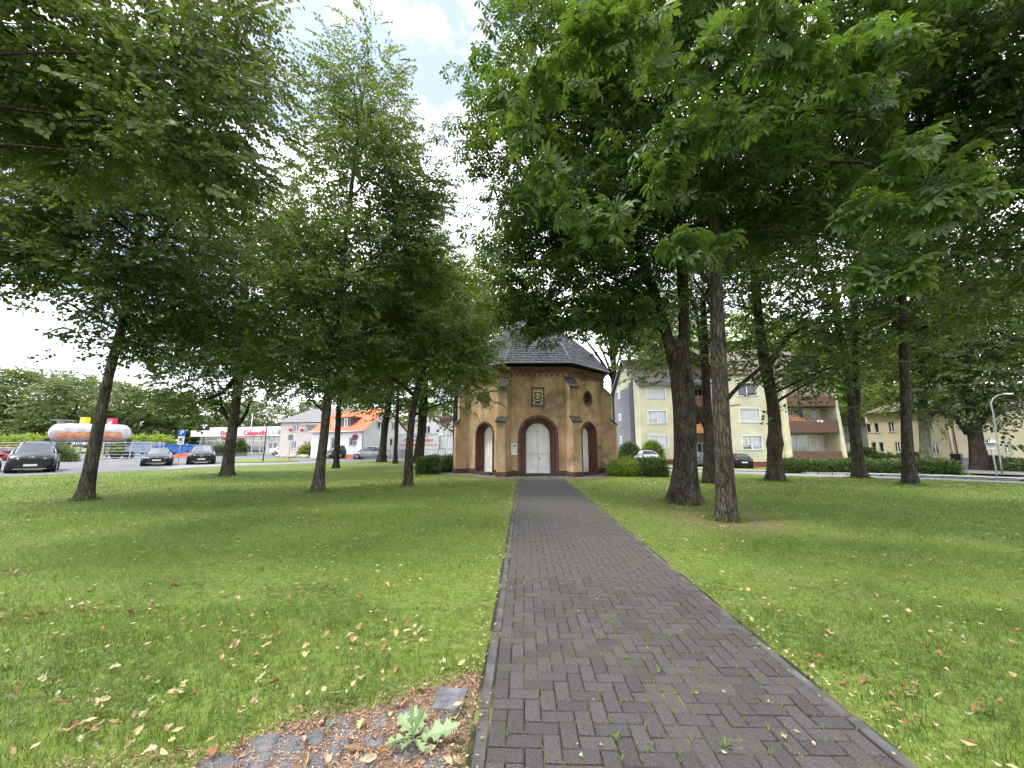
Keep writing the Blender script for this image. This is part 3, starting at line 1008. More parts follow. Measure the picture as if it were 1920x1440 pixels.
def window(parent, F, r, panes=2, kind='curtain', fw=0.07, dep=0.14, sill=True, name='window', trim=0.0):
    a, b, c, d = r
    m = MB()
    for q in ((a, b, c, c + fw), (a, b, d - fw, d)): rect(m, F, *q, -dep - 0.03, -dep + 0.04)
    for q in ((a, a + fw), (b - fw, b)): rect(m, F, *q, c + fw, d - fw, -dep - 0.03, -dep + 0.04)
    w = (b - a - 2 * fw) / panes
    for i in range(1, panes):
        x = a + fw + w * i
        rect(m, F, x - fw * 0.7, x + fw * 0.7, c + fw, d - fw, -dep - 0.028, -dep + 0.045)
    if trim:
        for q in ((a - trim, b + trim, d + .002, d + trim), (a - trim, b + trim, c - trim, c - .002)): rect(m, F, *q, 0.0, 0.03)
        for q in ((a - trim, a - .002), (b + .002, b + trim)): rect(m, F, *q, c, d, 0.0, 0.03)
    wo = m.build(name, MAT['plastic_white'], parent)
    for i in range(panes):
        x0, x1 = a + fw + w * i + 0.01, a + fw + w * (i + 1) - 0.01
        p = MB()
        if kind == 'shutter':
            nz = max(4, int((d - c) / 0.09))
            for k in range(nz):
                z0 = c + fw + (d - c - 2 * fw) * k / nz
                rect(p, F, x0, x1, z0 + 0.006, z0 + (d - c - 2 * fw) / nz - 0.002, -dep - 0.02, -dep + 0.012)
            p.build('shutter', MAT['shutter'], wo)
            continue
        p.quad(F(x0, c + fw, -dep), F(x1, c + fw, -dep), F(x1, d - fw, -dep), F(x0, d - fw, -dep)).build('pane', MAT['glass_win' if kind == 'curtain' else 'glass_dark'], wo)
        if kind == 'curtain':
            q = MB()
            nf = max(4, int((x1 - x0) / 0.09))
            cz0 = c + fw + (d - c) * (0.0 if (i + int(a * 10)) % 3 else 0.3)
            for k in range(nf):
                e0, e1 = (0.03 if k % 2 else 0.07), (0.07 if k % 2 else 0.03)
                u0, u1 = x0 + (x1 - x0) * k / nf, x0 + (x1 - x0) * (k + 1) / nf
                q.quad(F(u0, cz0, -dep - e0), F(u1, cz0, -dep - e1), F(u1, d - fw, -dep - e1), F(u0, d - fw, -dep - e0))
            q.build('net_curtain', MAT['curtain'], wo)
        bk = MB().quad(F(x0, c + fw, -dep - 0.25), F(x1, c + fw, -dep - 0.25), F(x1, d - fw, -dep - 0.25), F(x0, d - fw, -dep - 0.25))
        if kind == 'curtain': bk.build('room', MAT['glass_dark'], wo)
    if sill:
        s_ = MB()
        rect(s_, F, a - 0.06, b + 0.06, c - 0.05, c - 0.004, -dep, 0.07)
        s_.build('sill', MAT['plinth_grey'], wo)
    return wo
def glass_win():
    m = bpy.data.materials.new('glass_win')
    m.use_nodes = True
    n, l = m.node_tree.nodes, m.node_tree.links
    g = n.new('ShaderNodeBsdfGlossy'); g.inputs['Roughness'].default_value = 0.03; g.inputs['Color'].default_value = (0.9, 0.95, 1, 1)
    t = n.new('ShaderNodeBsdfTransparent'); t.inputs['Color'].default_value = (0.8, 0.85, 0.85, 1)
    x = n.new('ShaderNodeMixShader'); x.inputs['Fac'].default_value = 0.12
    l.new(t.outputs[0], x.inputs[1]); l.new(g.outputs[0], x.inputs[2]); l.new(x.outputs[0], n['Material Output'].inputs['Surface'])
    MAT['glass_win'] = m
glass_win()

def xz(px0, px1, py0, py1, F):
    """photo rectangle -> (u0, u1, z0, z1) on a wall"""
    return (u_on(F, px0), u_on(F, px1), z_on(F, (px0 + px1) / 2, py1), z_on(F, (px0 + px1) / 2, py0))

# --- flats with gable, block A (left) and block B (right, stepped forward)
ap_ = empty('apartment_building', (15, 45, -0.65))
tag(ap_, 'three-storey yellow rendered flats with slate-clad gable and brown balconies', 'apartment building')
class Par:                       # parts are modelled in place, then hung under the thing
    pass
def under(parent, objs):
    for o in objs:
        o.location = Vector(o.location) - parent.location
        o.parent = parent
def group_build(root, fn):
    """run fn with world-space parts, then parent its new top-level objects under root"""
    before = set(col.objects)
    fn()
    bpy.context.view_layer.update()
    for o in set(col.objects) - before:
        if o.parent is None and o is not root:
            o.location = Vector(o.location) - root.location
            o.parent = root
def flats():
    g0 = -0.65
    YA, YB = 45.0, 41.0
    FA = planF((14.98, YA), (21.4, YA))
    ze = at(1200, 719, YA).z
    rA = [xz(1218.5, 1252.5, a, b, FA) for a, b in ((725.5, 747.5), (770.5, 794), (817, 840.5))]
    w = MB()
    wall_open(w, FA, 0, FA.len, g0 + 0.7, ze, rA)
    FG = planF((14.98, 56.0), (14.98, YA))
    ap = at(1170, 677, 50.5).z
    for (u0, u1) in ((0, 11.0),):
        w.poly([FG(0, g0), FG(11, g0), FG(11, ze), FG(5.5, ap - 0.25), FG(0, ze)])
    w.build('wall', MAT['render_yellow'])
    for r, k in zip(rA, ('shutter', 'curtain', 'curtain')): window(None, FA, r, panes=1 if k == 'shutter' else 2, kind=k, trim=0.10)
    pb = MB(); rect(pb, FA, 0, FA.len, g0, g0 + 0.7, -0.1, -0.02); pb.build('plinth', MAT['brick_red'])
    # gable cladding
    cl = MB()
    n = 22
    for i in range(n):
        z0, z1 = g0 + 0.6 + (ze - 0.4 - g0) * i / n, g0 + 0.6 + (ze - 0.4 - g0) * (i + 1) / n
        cl.prism([FG(0.2, z0, 0.03), FG(7.4, z0, 0.03), FG(7.4, z1 - 0.015, 0.005), FG(0.2, z1 - 0.015, 0.005)], Vector(FG(0, 0, 0.03)) - Vector(FG(0, 0, 0)))
    cl.build('slate_cladding', MAT['slate_clad'])
    ds = MB(); rect(ds, FG, 7.42, 8.9, g0 + 0.6, ze + 0.6, 0.003, 0.08); ds.build('dark_cladding', MAT['slate_dark'])
    for py0, py1 in ((734, 748), (776, 789), (818, 832)):
        z0, z1 = at(1161, py1, 53.2).z, at(1161, py0, 53.2).z
        window(None, FG, (2.2, 3.5, z0, z1), panes=1, kind='dark', dep=-0.07, sill=False)
    window(None, FG, (6.2, 7.3, at(1173, 714, 49.2).z, at(1173, 694, 49.2).z), panes=2, kind='dark', dep=-0.03, sill=False)
    # roof A
    rf = MB()
    x0, x1, yr = 14.6, 30.0, 50.5
    for y in (YA - 0.5, 56.5):
        rf.prism([(x0, y, ze - 0.05), (x1, y, ze - 0.05), (x1, yr, ap), (x0, yr, ap)], (0, 0, 0.18))
    rf.build('roof', MAT['roof_brown'])
    fa = MB(); fa.box(((x0 + 23) / 2, YA - 0.52, ze - 0.1), (23 - x0, 0.1, 0.42)); fa.build('fascia', MAT['fascia'])
    vb = MB()
    for y in (YA - 0.5, 56.5): vb.prism([(x0 - .03, y, ze - .2), (x0 - .03, y, ze + .16), (x0 - .03, yr, ap + .22), (x0 - .03, yr, ap - .12)], (0.16, 0, 0))
    vb.build('verge_board', MAT['fascia'])
    # recessed balconies between the blocks
    FR_ = planF((21.4, 46.6), (26.0, 46.6))
    bw = MB(); wall_open(bw, FR_, 0, 4.6, g0, ze, []); 
    bw.quad((21.4, 45, g0), (21.4, 46.6, g0), (21.4, 46.6, ze), (21.4, 45, ze)); bw.build('wall', MAT['render_grey'])
    for (a, b) in ((742, 762), (795, 812), (846, 862)):
        z0, z1 = at(1312, b, YA).z, at(1312, a, YA).z
        q = MB(); q.box((22.9, YA + 0.05, (z0 + z1) / 2), (3.0, 0.12, z1 - z0)); q.build('balcony_parapet', MAT['awning_orange'] if a == 795 else MAT['balcony_brown'])
        s_ = MB(); s_.box((22.9, YA + 0.9, z0 + 0.06), (3.0, 1.55, 0.16)); s_.build('balcony_slab', MAT['render_grey'])
    for py in (756, 806, 858):
        window(None, FR_, (0.4, 2.2, at(1312, py, 46.6).z - 0.3, at(1312, py - 27, 46.6).z), panes=2, kind='dark', dep=-0.06, sill=False)
    fl = MB()
    fb = random.Random(2)
    zf = at(1312, 786, YA).z
    for i in range(46): fl.lathe([(0.01, -0.06), (0.09, 0), (0.01, 0.07)], 5, (21.8 + fb.random() * 1.6, YA - 0.05 + fb.uniform(-.1, .1), zf + fb.uniform(-0.12, 0.16)))
    fl.build('geraniums', MAT['geranium'])
    bx = MB(); bx.box((22.6, YA - 0.06, zf - 0.26), (1.8, 0.22, 0.22)); bx.build('flower_box', MAT['black_metal'])
    # block B
    FB = planF((23.05, YB), (28.75, YB))
    rB = [xz(1392.7, 1429.5, a, b, FB) for a, b in ((718, 742.5), (766, 792), (817, 843))]
    w = MB(); wall_open(w, FB, 0, FB.len, g0 + 0.6, ze + 0.3, rB)
    w.quad((23.05, YB, g0), (23.05, 49, g0), (23.05, 49, ze + 0.3), (23.05, YB, ze + 0.3)); w.build('wall', MAT['render_yellow'])
    for r, k in zip(rB, ('dark', 'shutter', 'curtain')): window(None, FB, r, panes=1 if k == 'shutter' else 2, kind=k, trim=0.09)
    pb = MB(); rect(pb, FB, 0, FB.len, g0, g0 + 0.6, -0.1, -0.02); pb.build('plinth', MAT['brick_red'])
    ys_ = MB(); rect(ys_, FB, 1.35 + u_on(FB, 1392.7) - 0.9, 1.35 + u_on(FB, 1392.7) - 0.78, z_on(FB, 1402, 832), z_on(FB, 1402, 824), -0.139, -0.11); ys_.build('window_ornament', MAT['sign_yellow'])
    # loggias on the right of block B
    FL = planF((28.75, YB + 1.4), (34.2, YB + 1.4))
    YP = YB - 0.75
    w = MB(); wall_open(w, FL, 0, FL.len, g0, ze + 0.3, [])
    w.build('wall', MAT['render_yellow'])
    w = MB(); w.box((28.8, (YP + YB + 1.4) / 2, (g0 + ze) / 2), (0.22, YB + 1.4 - YP, ze - g0)); w.build('side_wall', MAT['render_cream'])
    zt = at(1548, 736, YP).z
    w = MB(); w.prism([(34.0, YP - 0.35, g0), (34.0, YB + 1.4, g0), (34.0, YB + 1.4, zt + 2.0), (34.0, YB + 0.3, zt + 2.0), (34.0, YP + 0.1, zt)], (0.3, 0, 0)); w.build('fin_wall', MAT['render_cream'])
    for (a, b) in ((743, 761), (789, 811), (846, 868)):
        z0, z1 = at(1512, b, YP).z, at(1512, a, YP).z
        q = MB(); q.box((31.45, YP, (z0 + z1) / 2), (5.05, 0.14, z1 - z0)); q.build('balcony_parapet', MAT['balcony_brown'])
        s_ = MB(); s_.box((31.45, YB + 0.33, z0 + 0.05), (5.05, 2.0, 0.16)); s_.build('balcony_slab', MAT['balcony_brown'])
        if a < 800:
            rl = MB()
            for dz in (0.10, 0.24): rl.tube([(28.95, YP, z1 + dz), (33.95, YP, z1 + dz)], 0.025, 6)
            for i in range(6): rl.tube([(29.0 + i * 0.98, YP, z1), (29.0 + i * 0.98, YP, z1 + 0.24)], 0.018, 5)
            rl.build('railing', MAT['balcony_brown'])
    for py0, py1, px0, px1 in ((767, 792, 1472, 1512), (817, 848, 1471, 1516)):
        r = (u_on(FL, px0), u_on(FL, px1), z_on(FL, 1490, py1), z_on(FL, 1490, py0))
        window(None, FL, r, panes=2, kind='curtain' if py0 > 800 else 'dark', dep=-0.10, sill=False)
    for py in (770, 778, 821, 829, 837):
        gb = MB(); rect(gb, FL, u_on(FL, 1528), u_on(FL, 1535), z_on(FL, 1531, py + 5), z_on(FL, 1531, py), 0.003, 0.06); gb.build('glass_block', MAT['shutter'])
    aw = MB()
    za, zb = at(1500, 777, YP).z, at(1500, 792, YP).z
    xa, xb = at(1478, 780, YP).x, at(1516, 780, YP).x
    for i in range(6):
        u0, u1 = xa + (xb - xa) * i / 6, xa + (xb - xa) * (i + 1) / 6 - 0.03
        aw.prism([(u0 - 0.25, YP + 1.0, za), (u1 - 0.25, YP + 1.0, za), (u1, YP + 0.12, zb), (u0, YP + 0.12, zb)], (0, 0, 0.03))
    aw.build('sunshade', MAT['awning_orange'])
    rb = MB()
    rb.prism([(22.8, YB - 0.4, ze + 0.25), (34.6, YB - 0.4, ze + 0.25), (34.6, 47.5, ap + 0.6), (22.8, 47.5, ap + 0.6)], (0, 0, 0.18))
    rb.prism([(22.8, 54.5, ze + 0.25), (34.6, 54.5, ze + 0.25), (34.6, 47.5, ap + 0.6), (22.8, 47.5, ap + 0.6)], (0, 0, 0.18))
    rb.build('roof', MAT['roof_brown'])
    bk = MB(); bk.box((26, 53.5, (g0 + ze) / 2), (20, 1.0, ze - g0)); bk.build('wall', MAT['render_grey'])
group_build(ap_, flats)
fd = empty('folded_drying_rack', at(1537, 792, 40.25))
tag(fd, 'small white box hung on the middle balcony railing', 'box')
MB().box((0, 0, 0.12), (0.62, 0.18, 0.22), 0, 0.01).build('body', MAT['plastic_white'], fd)
MB().box((-0.08, -0.092, 0.13), (0.18, 0.012, 0.12)).build('opening', MAT['black_metal'], fd)

# --- yellow house on the far right
yh = empty('yellow_house', (50.25, 44.7, -0.65))
tag(yh, 'two-storey yellow rendered house with white-framed windows and grey plinth behind plane trees', 'house')
def yellow():
    g0 = -0.65
    F1 = planF((46.0, 50.2), (50.25, 44.7))
    F2 = planF((50.25, 44.7), (63.0, 40.5))
    ze = z_on(F1, 1640, 776)
    r1 = [xz(a, b, c, d, F1) for a, b, c, d in ((1629, 1638, 794, 811), (1645, 1653, 793, 811), (1671, 1682, 791, 810), (1743, 1755, 788, 808),
                                             (1634, 1643, 829, 848), (1648, 1657, 829, 848), (1677, 1688, 829, 848), (1746, 1760, 828, 850))]
    w = MB(); wall_open(w, F1, 0, F1.len, g0 + 0.8, ze, r1, 0.2); w.build('wall', MAT['render_peach'])
    for r in r1: window(None, F1, r, panes=2 if r[1] - r[0] > 0.5 else 1, kind='dark', fw=0.06, dep=0.16)
    p = MB(); rect(p, F1, 0, F1.len, g0, g0 + 0.8, -0.12, -0.03); p.build('plinth', MAT['plinth_grey'])
    r2 = [xz(a, b, c, d, F2) for a, b, c, d in ((1882, 1896, 828, 851), (1876, 1888, 788, 804), (1800, 1808, 790, 806))]
    w = MB(); wall_open(w, F2, 0, F2.len, g0 + 0.9, ze, r2, 0.2); w.build('wall', MAT['render_peach'])
    for r in r2: window(None, F2, r, panes=2, kind='curtain', fw=0.06, dep=0.16)
    p = MB(); rect(p, F2, 0, F2.len, g0, g0 + 0.9, -0.12, -0.03); p.build('plinth', MAT['plinth_grey'])
    MB().quad((46.0, 50.2, g0), (51.5, 54.5, g0), (51.5, 54.5, ze), (46.0, 50.2, ze)).build('side_wall', MAT['render_pink'])
    dp = MB(); dp.tube([F2(0.12, g0, 0.12), F2(0.12, ze, 0.12)], 0.07, 8); dp.build('downpipe', MAT['white_paint'])
    dp = MB(); dp.tube([F2(0.5, g0, 0.12), F2(0.5, ze, 0.12)], 0.06, 8); dp.build('downpipe', MAT['brick_red'])
    rf = MB()
    e = ze + 0.05
    A, B_, C_ = Vector((45.6, 49.9, e)), Vector((50.1, 44.1, e)), Vector((63.2, 39.9, e))
    D = Vector((66, 49, e)); E = Vector((52, 56, e))
    t1, t2 = Vector((55, 49.5, e + 3.5)), Vector((60, 46.5, e + 3.5))
    for q in ((A, B_, t1), (B_, C_, t2, t1), (C_, D, t2), (D, E, t1, t2), (E, A, t1)): rf.poly(q)
    rf.build('roof', MAT['roof_brown'])
    ev = MB()
    for a, b in ((A, B_), (B_, C_)): ev.tube([a, b], 0.09, 6)
    ev.build('gutter', MAT['fascia'])
group_build(yh, yellow)
gg = empty('grey_outbuilding', (49, 60, -0.65))
tag(gg, 'low grey outbuilding with garage door between flats and yellow house', 'outbuilding')
def garage():
    g0 = -0.65
    F = planF((44.5, 60.0), (56.0, 60.0))
    zt = z_on(F, 1585, 797)
    r = [xz(1568, 1606, 829, 846, F), xz(1572, 1592, 803, 813, F)]
    w = MB(); wall_open(w, F, 0, F.len, g0, zt, r, 0.3); w.build('wall', MAT['render_grey'])
    window(None, F, r[0], panes=1, kind='shutter', fw=0.05, dep=0.25, sill=False, name='garage_door')
    window(None, F, r[1], panes=2, kind='dark', fw=0.05, dep=0.2)
    m = MB(); m.prism([F(-0.4, zt, 0.4), F(F.len + 0.4, zt, 0.4), F(F.len + 0.4, zt + 2.2, -4), F(-0.4, zt + 2.2, -4)], (0, 0, 0.15)); m.build('roof', MAT['roof_brown'])
    MB().quad(F(0, g0), F(0, g0, -8), F(0, zt, -8), F(0, zt)).build('side_wall', MAT['render_grey'])
group_build(gg, garage)

# --- flat-roofed shop on the left
sh_ = empty('shop', (-47, 69, 0))
tag(sh_, 'flat-roofed white shop with tall glazed front and red lettering on its fascia', 'shop')
def shop():
    F = planF((-57.4, 71.8), (-37.6, 65.6))
    zb, zt, zr = z_on(F, 470, 818), z_on(F, 470, 806.5), z_on(F, 470, 800)
    L = F.len
    ua = u_on(F, 374)
    fs = MB(); rect(fs, F, ua - 1.0, u_on(F, 518), zb, zt, -0.2, 1.1); fs.build('fascia', MAT['white_paint'])
    fs = MB(); rect(fs, F, u_on(F, 518) + .01, L, zb, zb + 0.22, -0.2, 1.08); fs.build('canopy', MAT['white_paint'])
    up = MB(); rect(up, F, ua + 1.5, u_on(F, 524), zt + 0.002, zr, -3.5, -0.4); up.build('roof', MAT['shutter'])
    sb = MB(); rect(sb, F, u_on(F, 405), u_on(F, 435), zt + .003, zt + 0.5, -0.2, 0.4); rect(sb, F, u_on(F, 450), u_on(F, 516), zt + .003, zt + 0.12, -0.2, 1.0); sb.build('roof_trim', MAT['white_paint'])
    cols_ = [374.5, 388, 402, 415, 429, 444, 459, 473, 488, 501]
    zg = 0.25
    zm = zb - 0.85
    for i in range(len(cols_) - 1):
        a, b = u_on(F, cols_[i]), u_on(F, cols_[i + 1])
        m = MB()
        for q in ((a - .07, a + .07, zg, zb), (b - .07, b + .07, zg, zb)): rect(m, F, *q, -0.1 + 0.002 * (i % 2), 0.05 - 0.002 * (i % 2))
        for z in (zg, zm, zb - 0.14): rect(m, F, a + .07, b - .07, z, z + 0.13, -0.08, 0.03)
        w = m.build('shop_window', MAT['plastic_white'])
        MB().quad(F(a, zg, -0.02), F(b, zg, -0.02), F(b, zb, -0.02), F(a, zb, -0.02)).build('pane', MAT['glass_win'], w)
        if i in (2, 3, 5, 6):
            s = MB(); rect(s, F, a + 0.35, b - 0.35, zm + 0.22, zm + 0.6, -0.018, 0.0); s.build('sign', MAT['sign_red'] if i in (3, 5) else MAT['white_paint'], w)
    a, b = u_on(F, 503), u_on(F, 521)
    m = MB()
    for x in (a, (a + b) / 2, b): rect(m, F, x - .08, x + .08, 0.02, zb, -0.1, 0.06)
    for z in (0.02, 1.0, 2.15, zb - 0.15):
        for x0, x1 in ((a + .08, (a + b) / 2 - .08), ((a + b) / 2 + .08, b - .08)): rect(m, F, x0, x1, z, z + 0.14, -0.08, 0.04)
    d = m.build('door', MAT['plastic_white'])
    MB().quad(F(a, 0.1, -0.02), F(b, 0.1, -0.02), F(b, zb, -0.02), F(a, zb, -0.02)).build('pane', MAT['glass_win'], d)
    w = MB()
    rect(w, F, ua, a, 0.0, 0.22, -0.4, -0.12)
    rect(w, F, u_on(F, 524), L, 0, zb, -0.5, -0.2)
    rect(w, F, ua, L, 0, zb, -5.0, -4.8)
    w.quad(F(ua, 0), F(ua, 0, -5), F(ua, zb, -5), F(ua, zb)); w.build('wall', MAT['render_pink'])
    fl = MB(); rect(fl, F, ua, L, 0.0, 0.06, -4.8, -0.4); fl.build('floor', MAT['plinth_grey'])
    rr_ = random.Random(8)
    for i in range(16):
        u = ua + 0.8 + rr_.random() * (a - ua - 1.6)
        hgt = rr_.uniform(0.6, 1.7)
        s = MB(); rect(s, F, u, u + rr_.uniform(0.4, 0.9), 0.07, hgt, -2.5 - rr_.random(), -1.2); s.build('display_stand', MAT[rr_.choice(['black_metal', 'white_paint', 'shutter', 'fascia', 'plate_green'])])
    zc = (zb + zt) / 2
    ang = math.atan2(F.t.y, F.t.x)
    for body, pa, pb, sz in (('Elektro', 423.0, 453.0, 1.22), ('Calapodis', 465.5, 509.0, 1.22)):
        me = text_mesh(body, sz, MAT['sign_red'], bold=0.02, extrude=0.03)
        uu = (u_on(F, pa) + u_on(F, pb)) / 2
        xsz = max(v.co.x for v in me.vertices) - min(v.co.x for v in me.vertices)
        k = (u_on(F, pb) - u_on(F, pa)) / xsz
        obj('lettering', me, None, F(uu, zc, 1.14), (R(90), 0, ang), (k, 1.0, 1))
    # rail of the roof terrace on the right
    rl = MB()
    for z in (0.45, 0.75, 1.05): rl.tube([F(u_on(F, 519), zb + z, 0.9), F(L, zb + z, 0.9)], 0.03, 5)
    for i in range(14):
        u = u_on(F, 519) + (L - u_on(F, 519)) * i / 13
        rl.tube([F(u, zb + 0.2, 0.9), F(u, zb + 1.05, 0.9)], 0.022, 5)
    rl.build('railing', MAT['galvanised'])
group_build(sh_, shop)

# --- pale house with grey roof, and white house with orange roof
h1 = empty('pale_house', (-33, 61, 0))
tag(h1, 'pale pink two-storey house with dark grey hipped roof beside the shop', 'house')
def house1():
    F = planF((-36.6, 61.2), (-24.5, 60.2))
    ze = z_on(F, 560, 792)
    r = [xz(a, b, c, d, F) for a, b, c, d in ((547, 557, 797, 810), (572, 592, 796, 809), (546, 555, 826, 842), (569, 581, 827, 843), (585, 597, 827, 843))]
    w = MB(); wall_open(w, F, 0, F.len, 0, ze, r)
    w.quad(F(0, 0), F(0, 0, -8), F(0, ze, -8), F(0, ze)); w.build('wall', MAT['render_pink'])
    for i, q in enumerate(r): window(None, F, q, panes=1 if i == 1 else 2, kind='dark', fw=0.10)
    aw = MB(); a, b = u_on(F, 565), u_on(F, 604)
    aw.prism([F(a, ze - 0.05, 0.02), F(b, ze - 0.05, 0.02), F(b, ze - 0.28, 0.55), F(a, ze - 0.28, 0.55)], (0, 0, -0.06)); aw.build('awning', MAT['white_paint'])
    for px in (544, 565):
        fb = MB()
        for i in range(9): fb.lathe([(0.02, -.1), (0.14, 0), (0.02, .12)], 5, F(u_on(F, px) + random.uniform(-.25, .25), z_on(F, px, 806) + random.uniform(-.12, .12), 0.2))
        fb.build('flower_basket', MAT['geranium'])
    rf = MB()
    zr = z_on(F, 575, 762)
    ev = [F(-0.6, ze, 0.6), F(F.len + .6, ze, 0.6), F(F.len + .6, ze, -8.6), F(-0.6, ze, -8.6)]
    r0, r1 = F(2.6, zr, -4), F(F.len - 2.6, zr, -4)
    rf.poly([ev[0], ev[1], r1, r0]); rf.poly([ev[1], ev[2], r1]); rf.poly([ev[2], ev[3], r0, r1]); rf.poly([ev[3], ev[0], r0]); rf.poly(ev)
    rf.build('roof', MAT['roof_grey'])
    ca = MB()
    ca.tube([F(-0.3, ze - 1.1, -1) if False else F(-2.6, z_on(F, 545, 806), 0.3), F(-1.6, z_on(F, 545, 802), 0.3), F(-0.2, z_on(F, 545, 799), 0.3)], 0.06, 6); ca.build('awning_arm', MAT['white_paint'])
group_build(h1, house1)
h2 = empty('white_house', (-19, 48.5, 0))
tag(h2, 'white house with bright orange tiled roof and dormer behind parked cars', 'house')
def house2():
    C0 = (-18.0, 47.0)
    F = planF((-26.5, 51.4), C0)
    Gq = planF(C0, (-14.6, 53.6))
    L = F.len
    ze = z_on(F, 660, 808)
    zr = at(706, 767, 50.3).z
    r = [xz(654, 664, 820, 836, F)]
    dr = xz(619, 627, 819, 845, F)
    w = MB(); wall_open(w, F, 0, L, 0, ze, r + [dr]); w.build('wall', MAT['render_white'])
    window(None, F, r[0], panes=1, kind='dark', fw=0.09, trim=0.12)
    window(None, F, dr, panes=1, kind='dark', fw=0.12, sill=False, name='door')
    st = MB()
    for i in range(5): rect(st, F, dr[0] - 0.5, dr[1] + 0.5, 0, dr[2] - 0.18 * i, 0.02 + 0.28 * i, 0.28 + 0.28 * i)
    st.build('steps', MAT['plinth_grey'])
    gl = Gq.len
    r2 = [xz(705, 716, 790, 803, Gq), xz(732, 739, 790, 806, Gq), xz(731, 737, 822, 836, Gq)]
    w = MB(); wall_open(w, Gq, 0, gl, 0, ze, [r2[2]])
    w.poly([Gq(0, ze), Gq(gl, ze), Gq(gl / 2, zr)]); w.build('gable_wall', MAT['render_white'])
    for q in r2[:2]: window(None, Gq, q, panes=2, kind='dark', fw=0.08, dep=-0.05, sill=True)
    window(None, Gq, r2[2], panes=1, kind='dark', fw=0.08)
    pl = MB(); rect(pl, F, u_on(F, 640), L, 0, 0.55, 0.003, 0.05); pl.build('plinth', MAT['roof_orange'])
    # roof with courses of tiles
    tn = Vector((Gq.t.x, Gq.t.y, 0))
    rf = MB()
    base = rf
    nrow = 14
    for side in (0, 1):
        for i in range(nrow):
            f0, f1 = i / nrow, (i + 1.1) / nrow
            def PT(u, f, up=0.0):
                q = -0.35 + (gl / 2 + 0.35) * f if side == 0 else gl + 0.35 - (gl / 2 + 0.35) * f
                z = ze - 0.12 + (zr - ze + 0.15) * f
                b = Vector(F(u, 0)) + tn * q
                return (b.x, b.y, z + up)
            rf.quad(PT(-0.3, f0, 0.07), PT(L + 0.25, f0, 0.07), PT(L + 0.25, f1, 0.03), PT(-0.3, f1, 0.03))
            rf.quad(PT(-0.3, f0, 0.0), PT(L + 0.25, f0, 0.0), PT(L + 0.25, f0, 0.07), PT(-0.3, f0, 0.07))
    rf.build('roof', MAT['roof_orange'])
    gt = MB(); gt.tube([F(-0.3, ze - 0.08, 0.42), F(L + 0.3, ze - 0.08, 0.42)], 0.08, 6); gt.tube([F(L - 0.1, ze - .1, 0.3), F(L - 0.05, ze - .6, 0.08), F(L - 0.05, 0.3, 0.08)], 0.05, 6); gt.build('gutter', MAT['galvanised'])
    # dormer
    da, db = u_on(F, 617), u_on(F, 648)
    z0, z1 = ze + 0.3, ze + 1.75
    dm = MB(); rect(dm, F, da, db, z0, z1, -2.4, -0.55); dm.build('dormer', MAT['fascia'])
    dt = MB(); rect(dt, F, da - .2, db + .2, z1 + .002, z1 + 0.16, -2.6, -0.35); dt.build('dormer_roof', MAT['roof_orange'])
    for a_, b_ in ((618.5, 625), (637, 643)): 
        q = (u_on(F, a_), u_on(F, b_), z0 + 0.15, z1 - 0.1)
        window(None, lambda u, z, d=0.0, F=F: F(u, z, d - 0.55), q, panes=1, kind='dark', fw=0.12, dep=-0.05, sill=False)
group_build(h2, house2)
h3 = empty('rear_house', (-12, 62, 0))
tag(h3, 'white gabled house with grey roof half hidden behind the white house', 'house')
def house3():
    F = planF((-17.5, 60), (-9.5, 63))
    ze, zr = z_on(F, 760, 812), z_on(F, 753, 776)
    w = MB(); w.poly([F(0, 0), F(F.len, 0), F(F.len, ze), F(F.len / 2, zr), F(0, ze)]); w.build('wall', MAT['render_white'])
    rf = MB()
    for u0 in (-.4, F.len + .4): rf.prism([F(u0, ze - .2, .3), F(F.len / 2, zr + .1, .3), F(F.len / 2, zr + .1, -8), F(u0, ze - .2, -8)], (0, 0, .15))
    rf.build('roof', MAT['roof_grey'])
    window(None, F, (F.len / 2 - .5, F.len / 2 + .5, ze, ze + 1.2), panes=2, kind='dark', dep=-.05)
group_build(h3, house3)

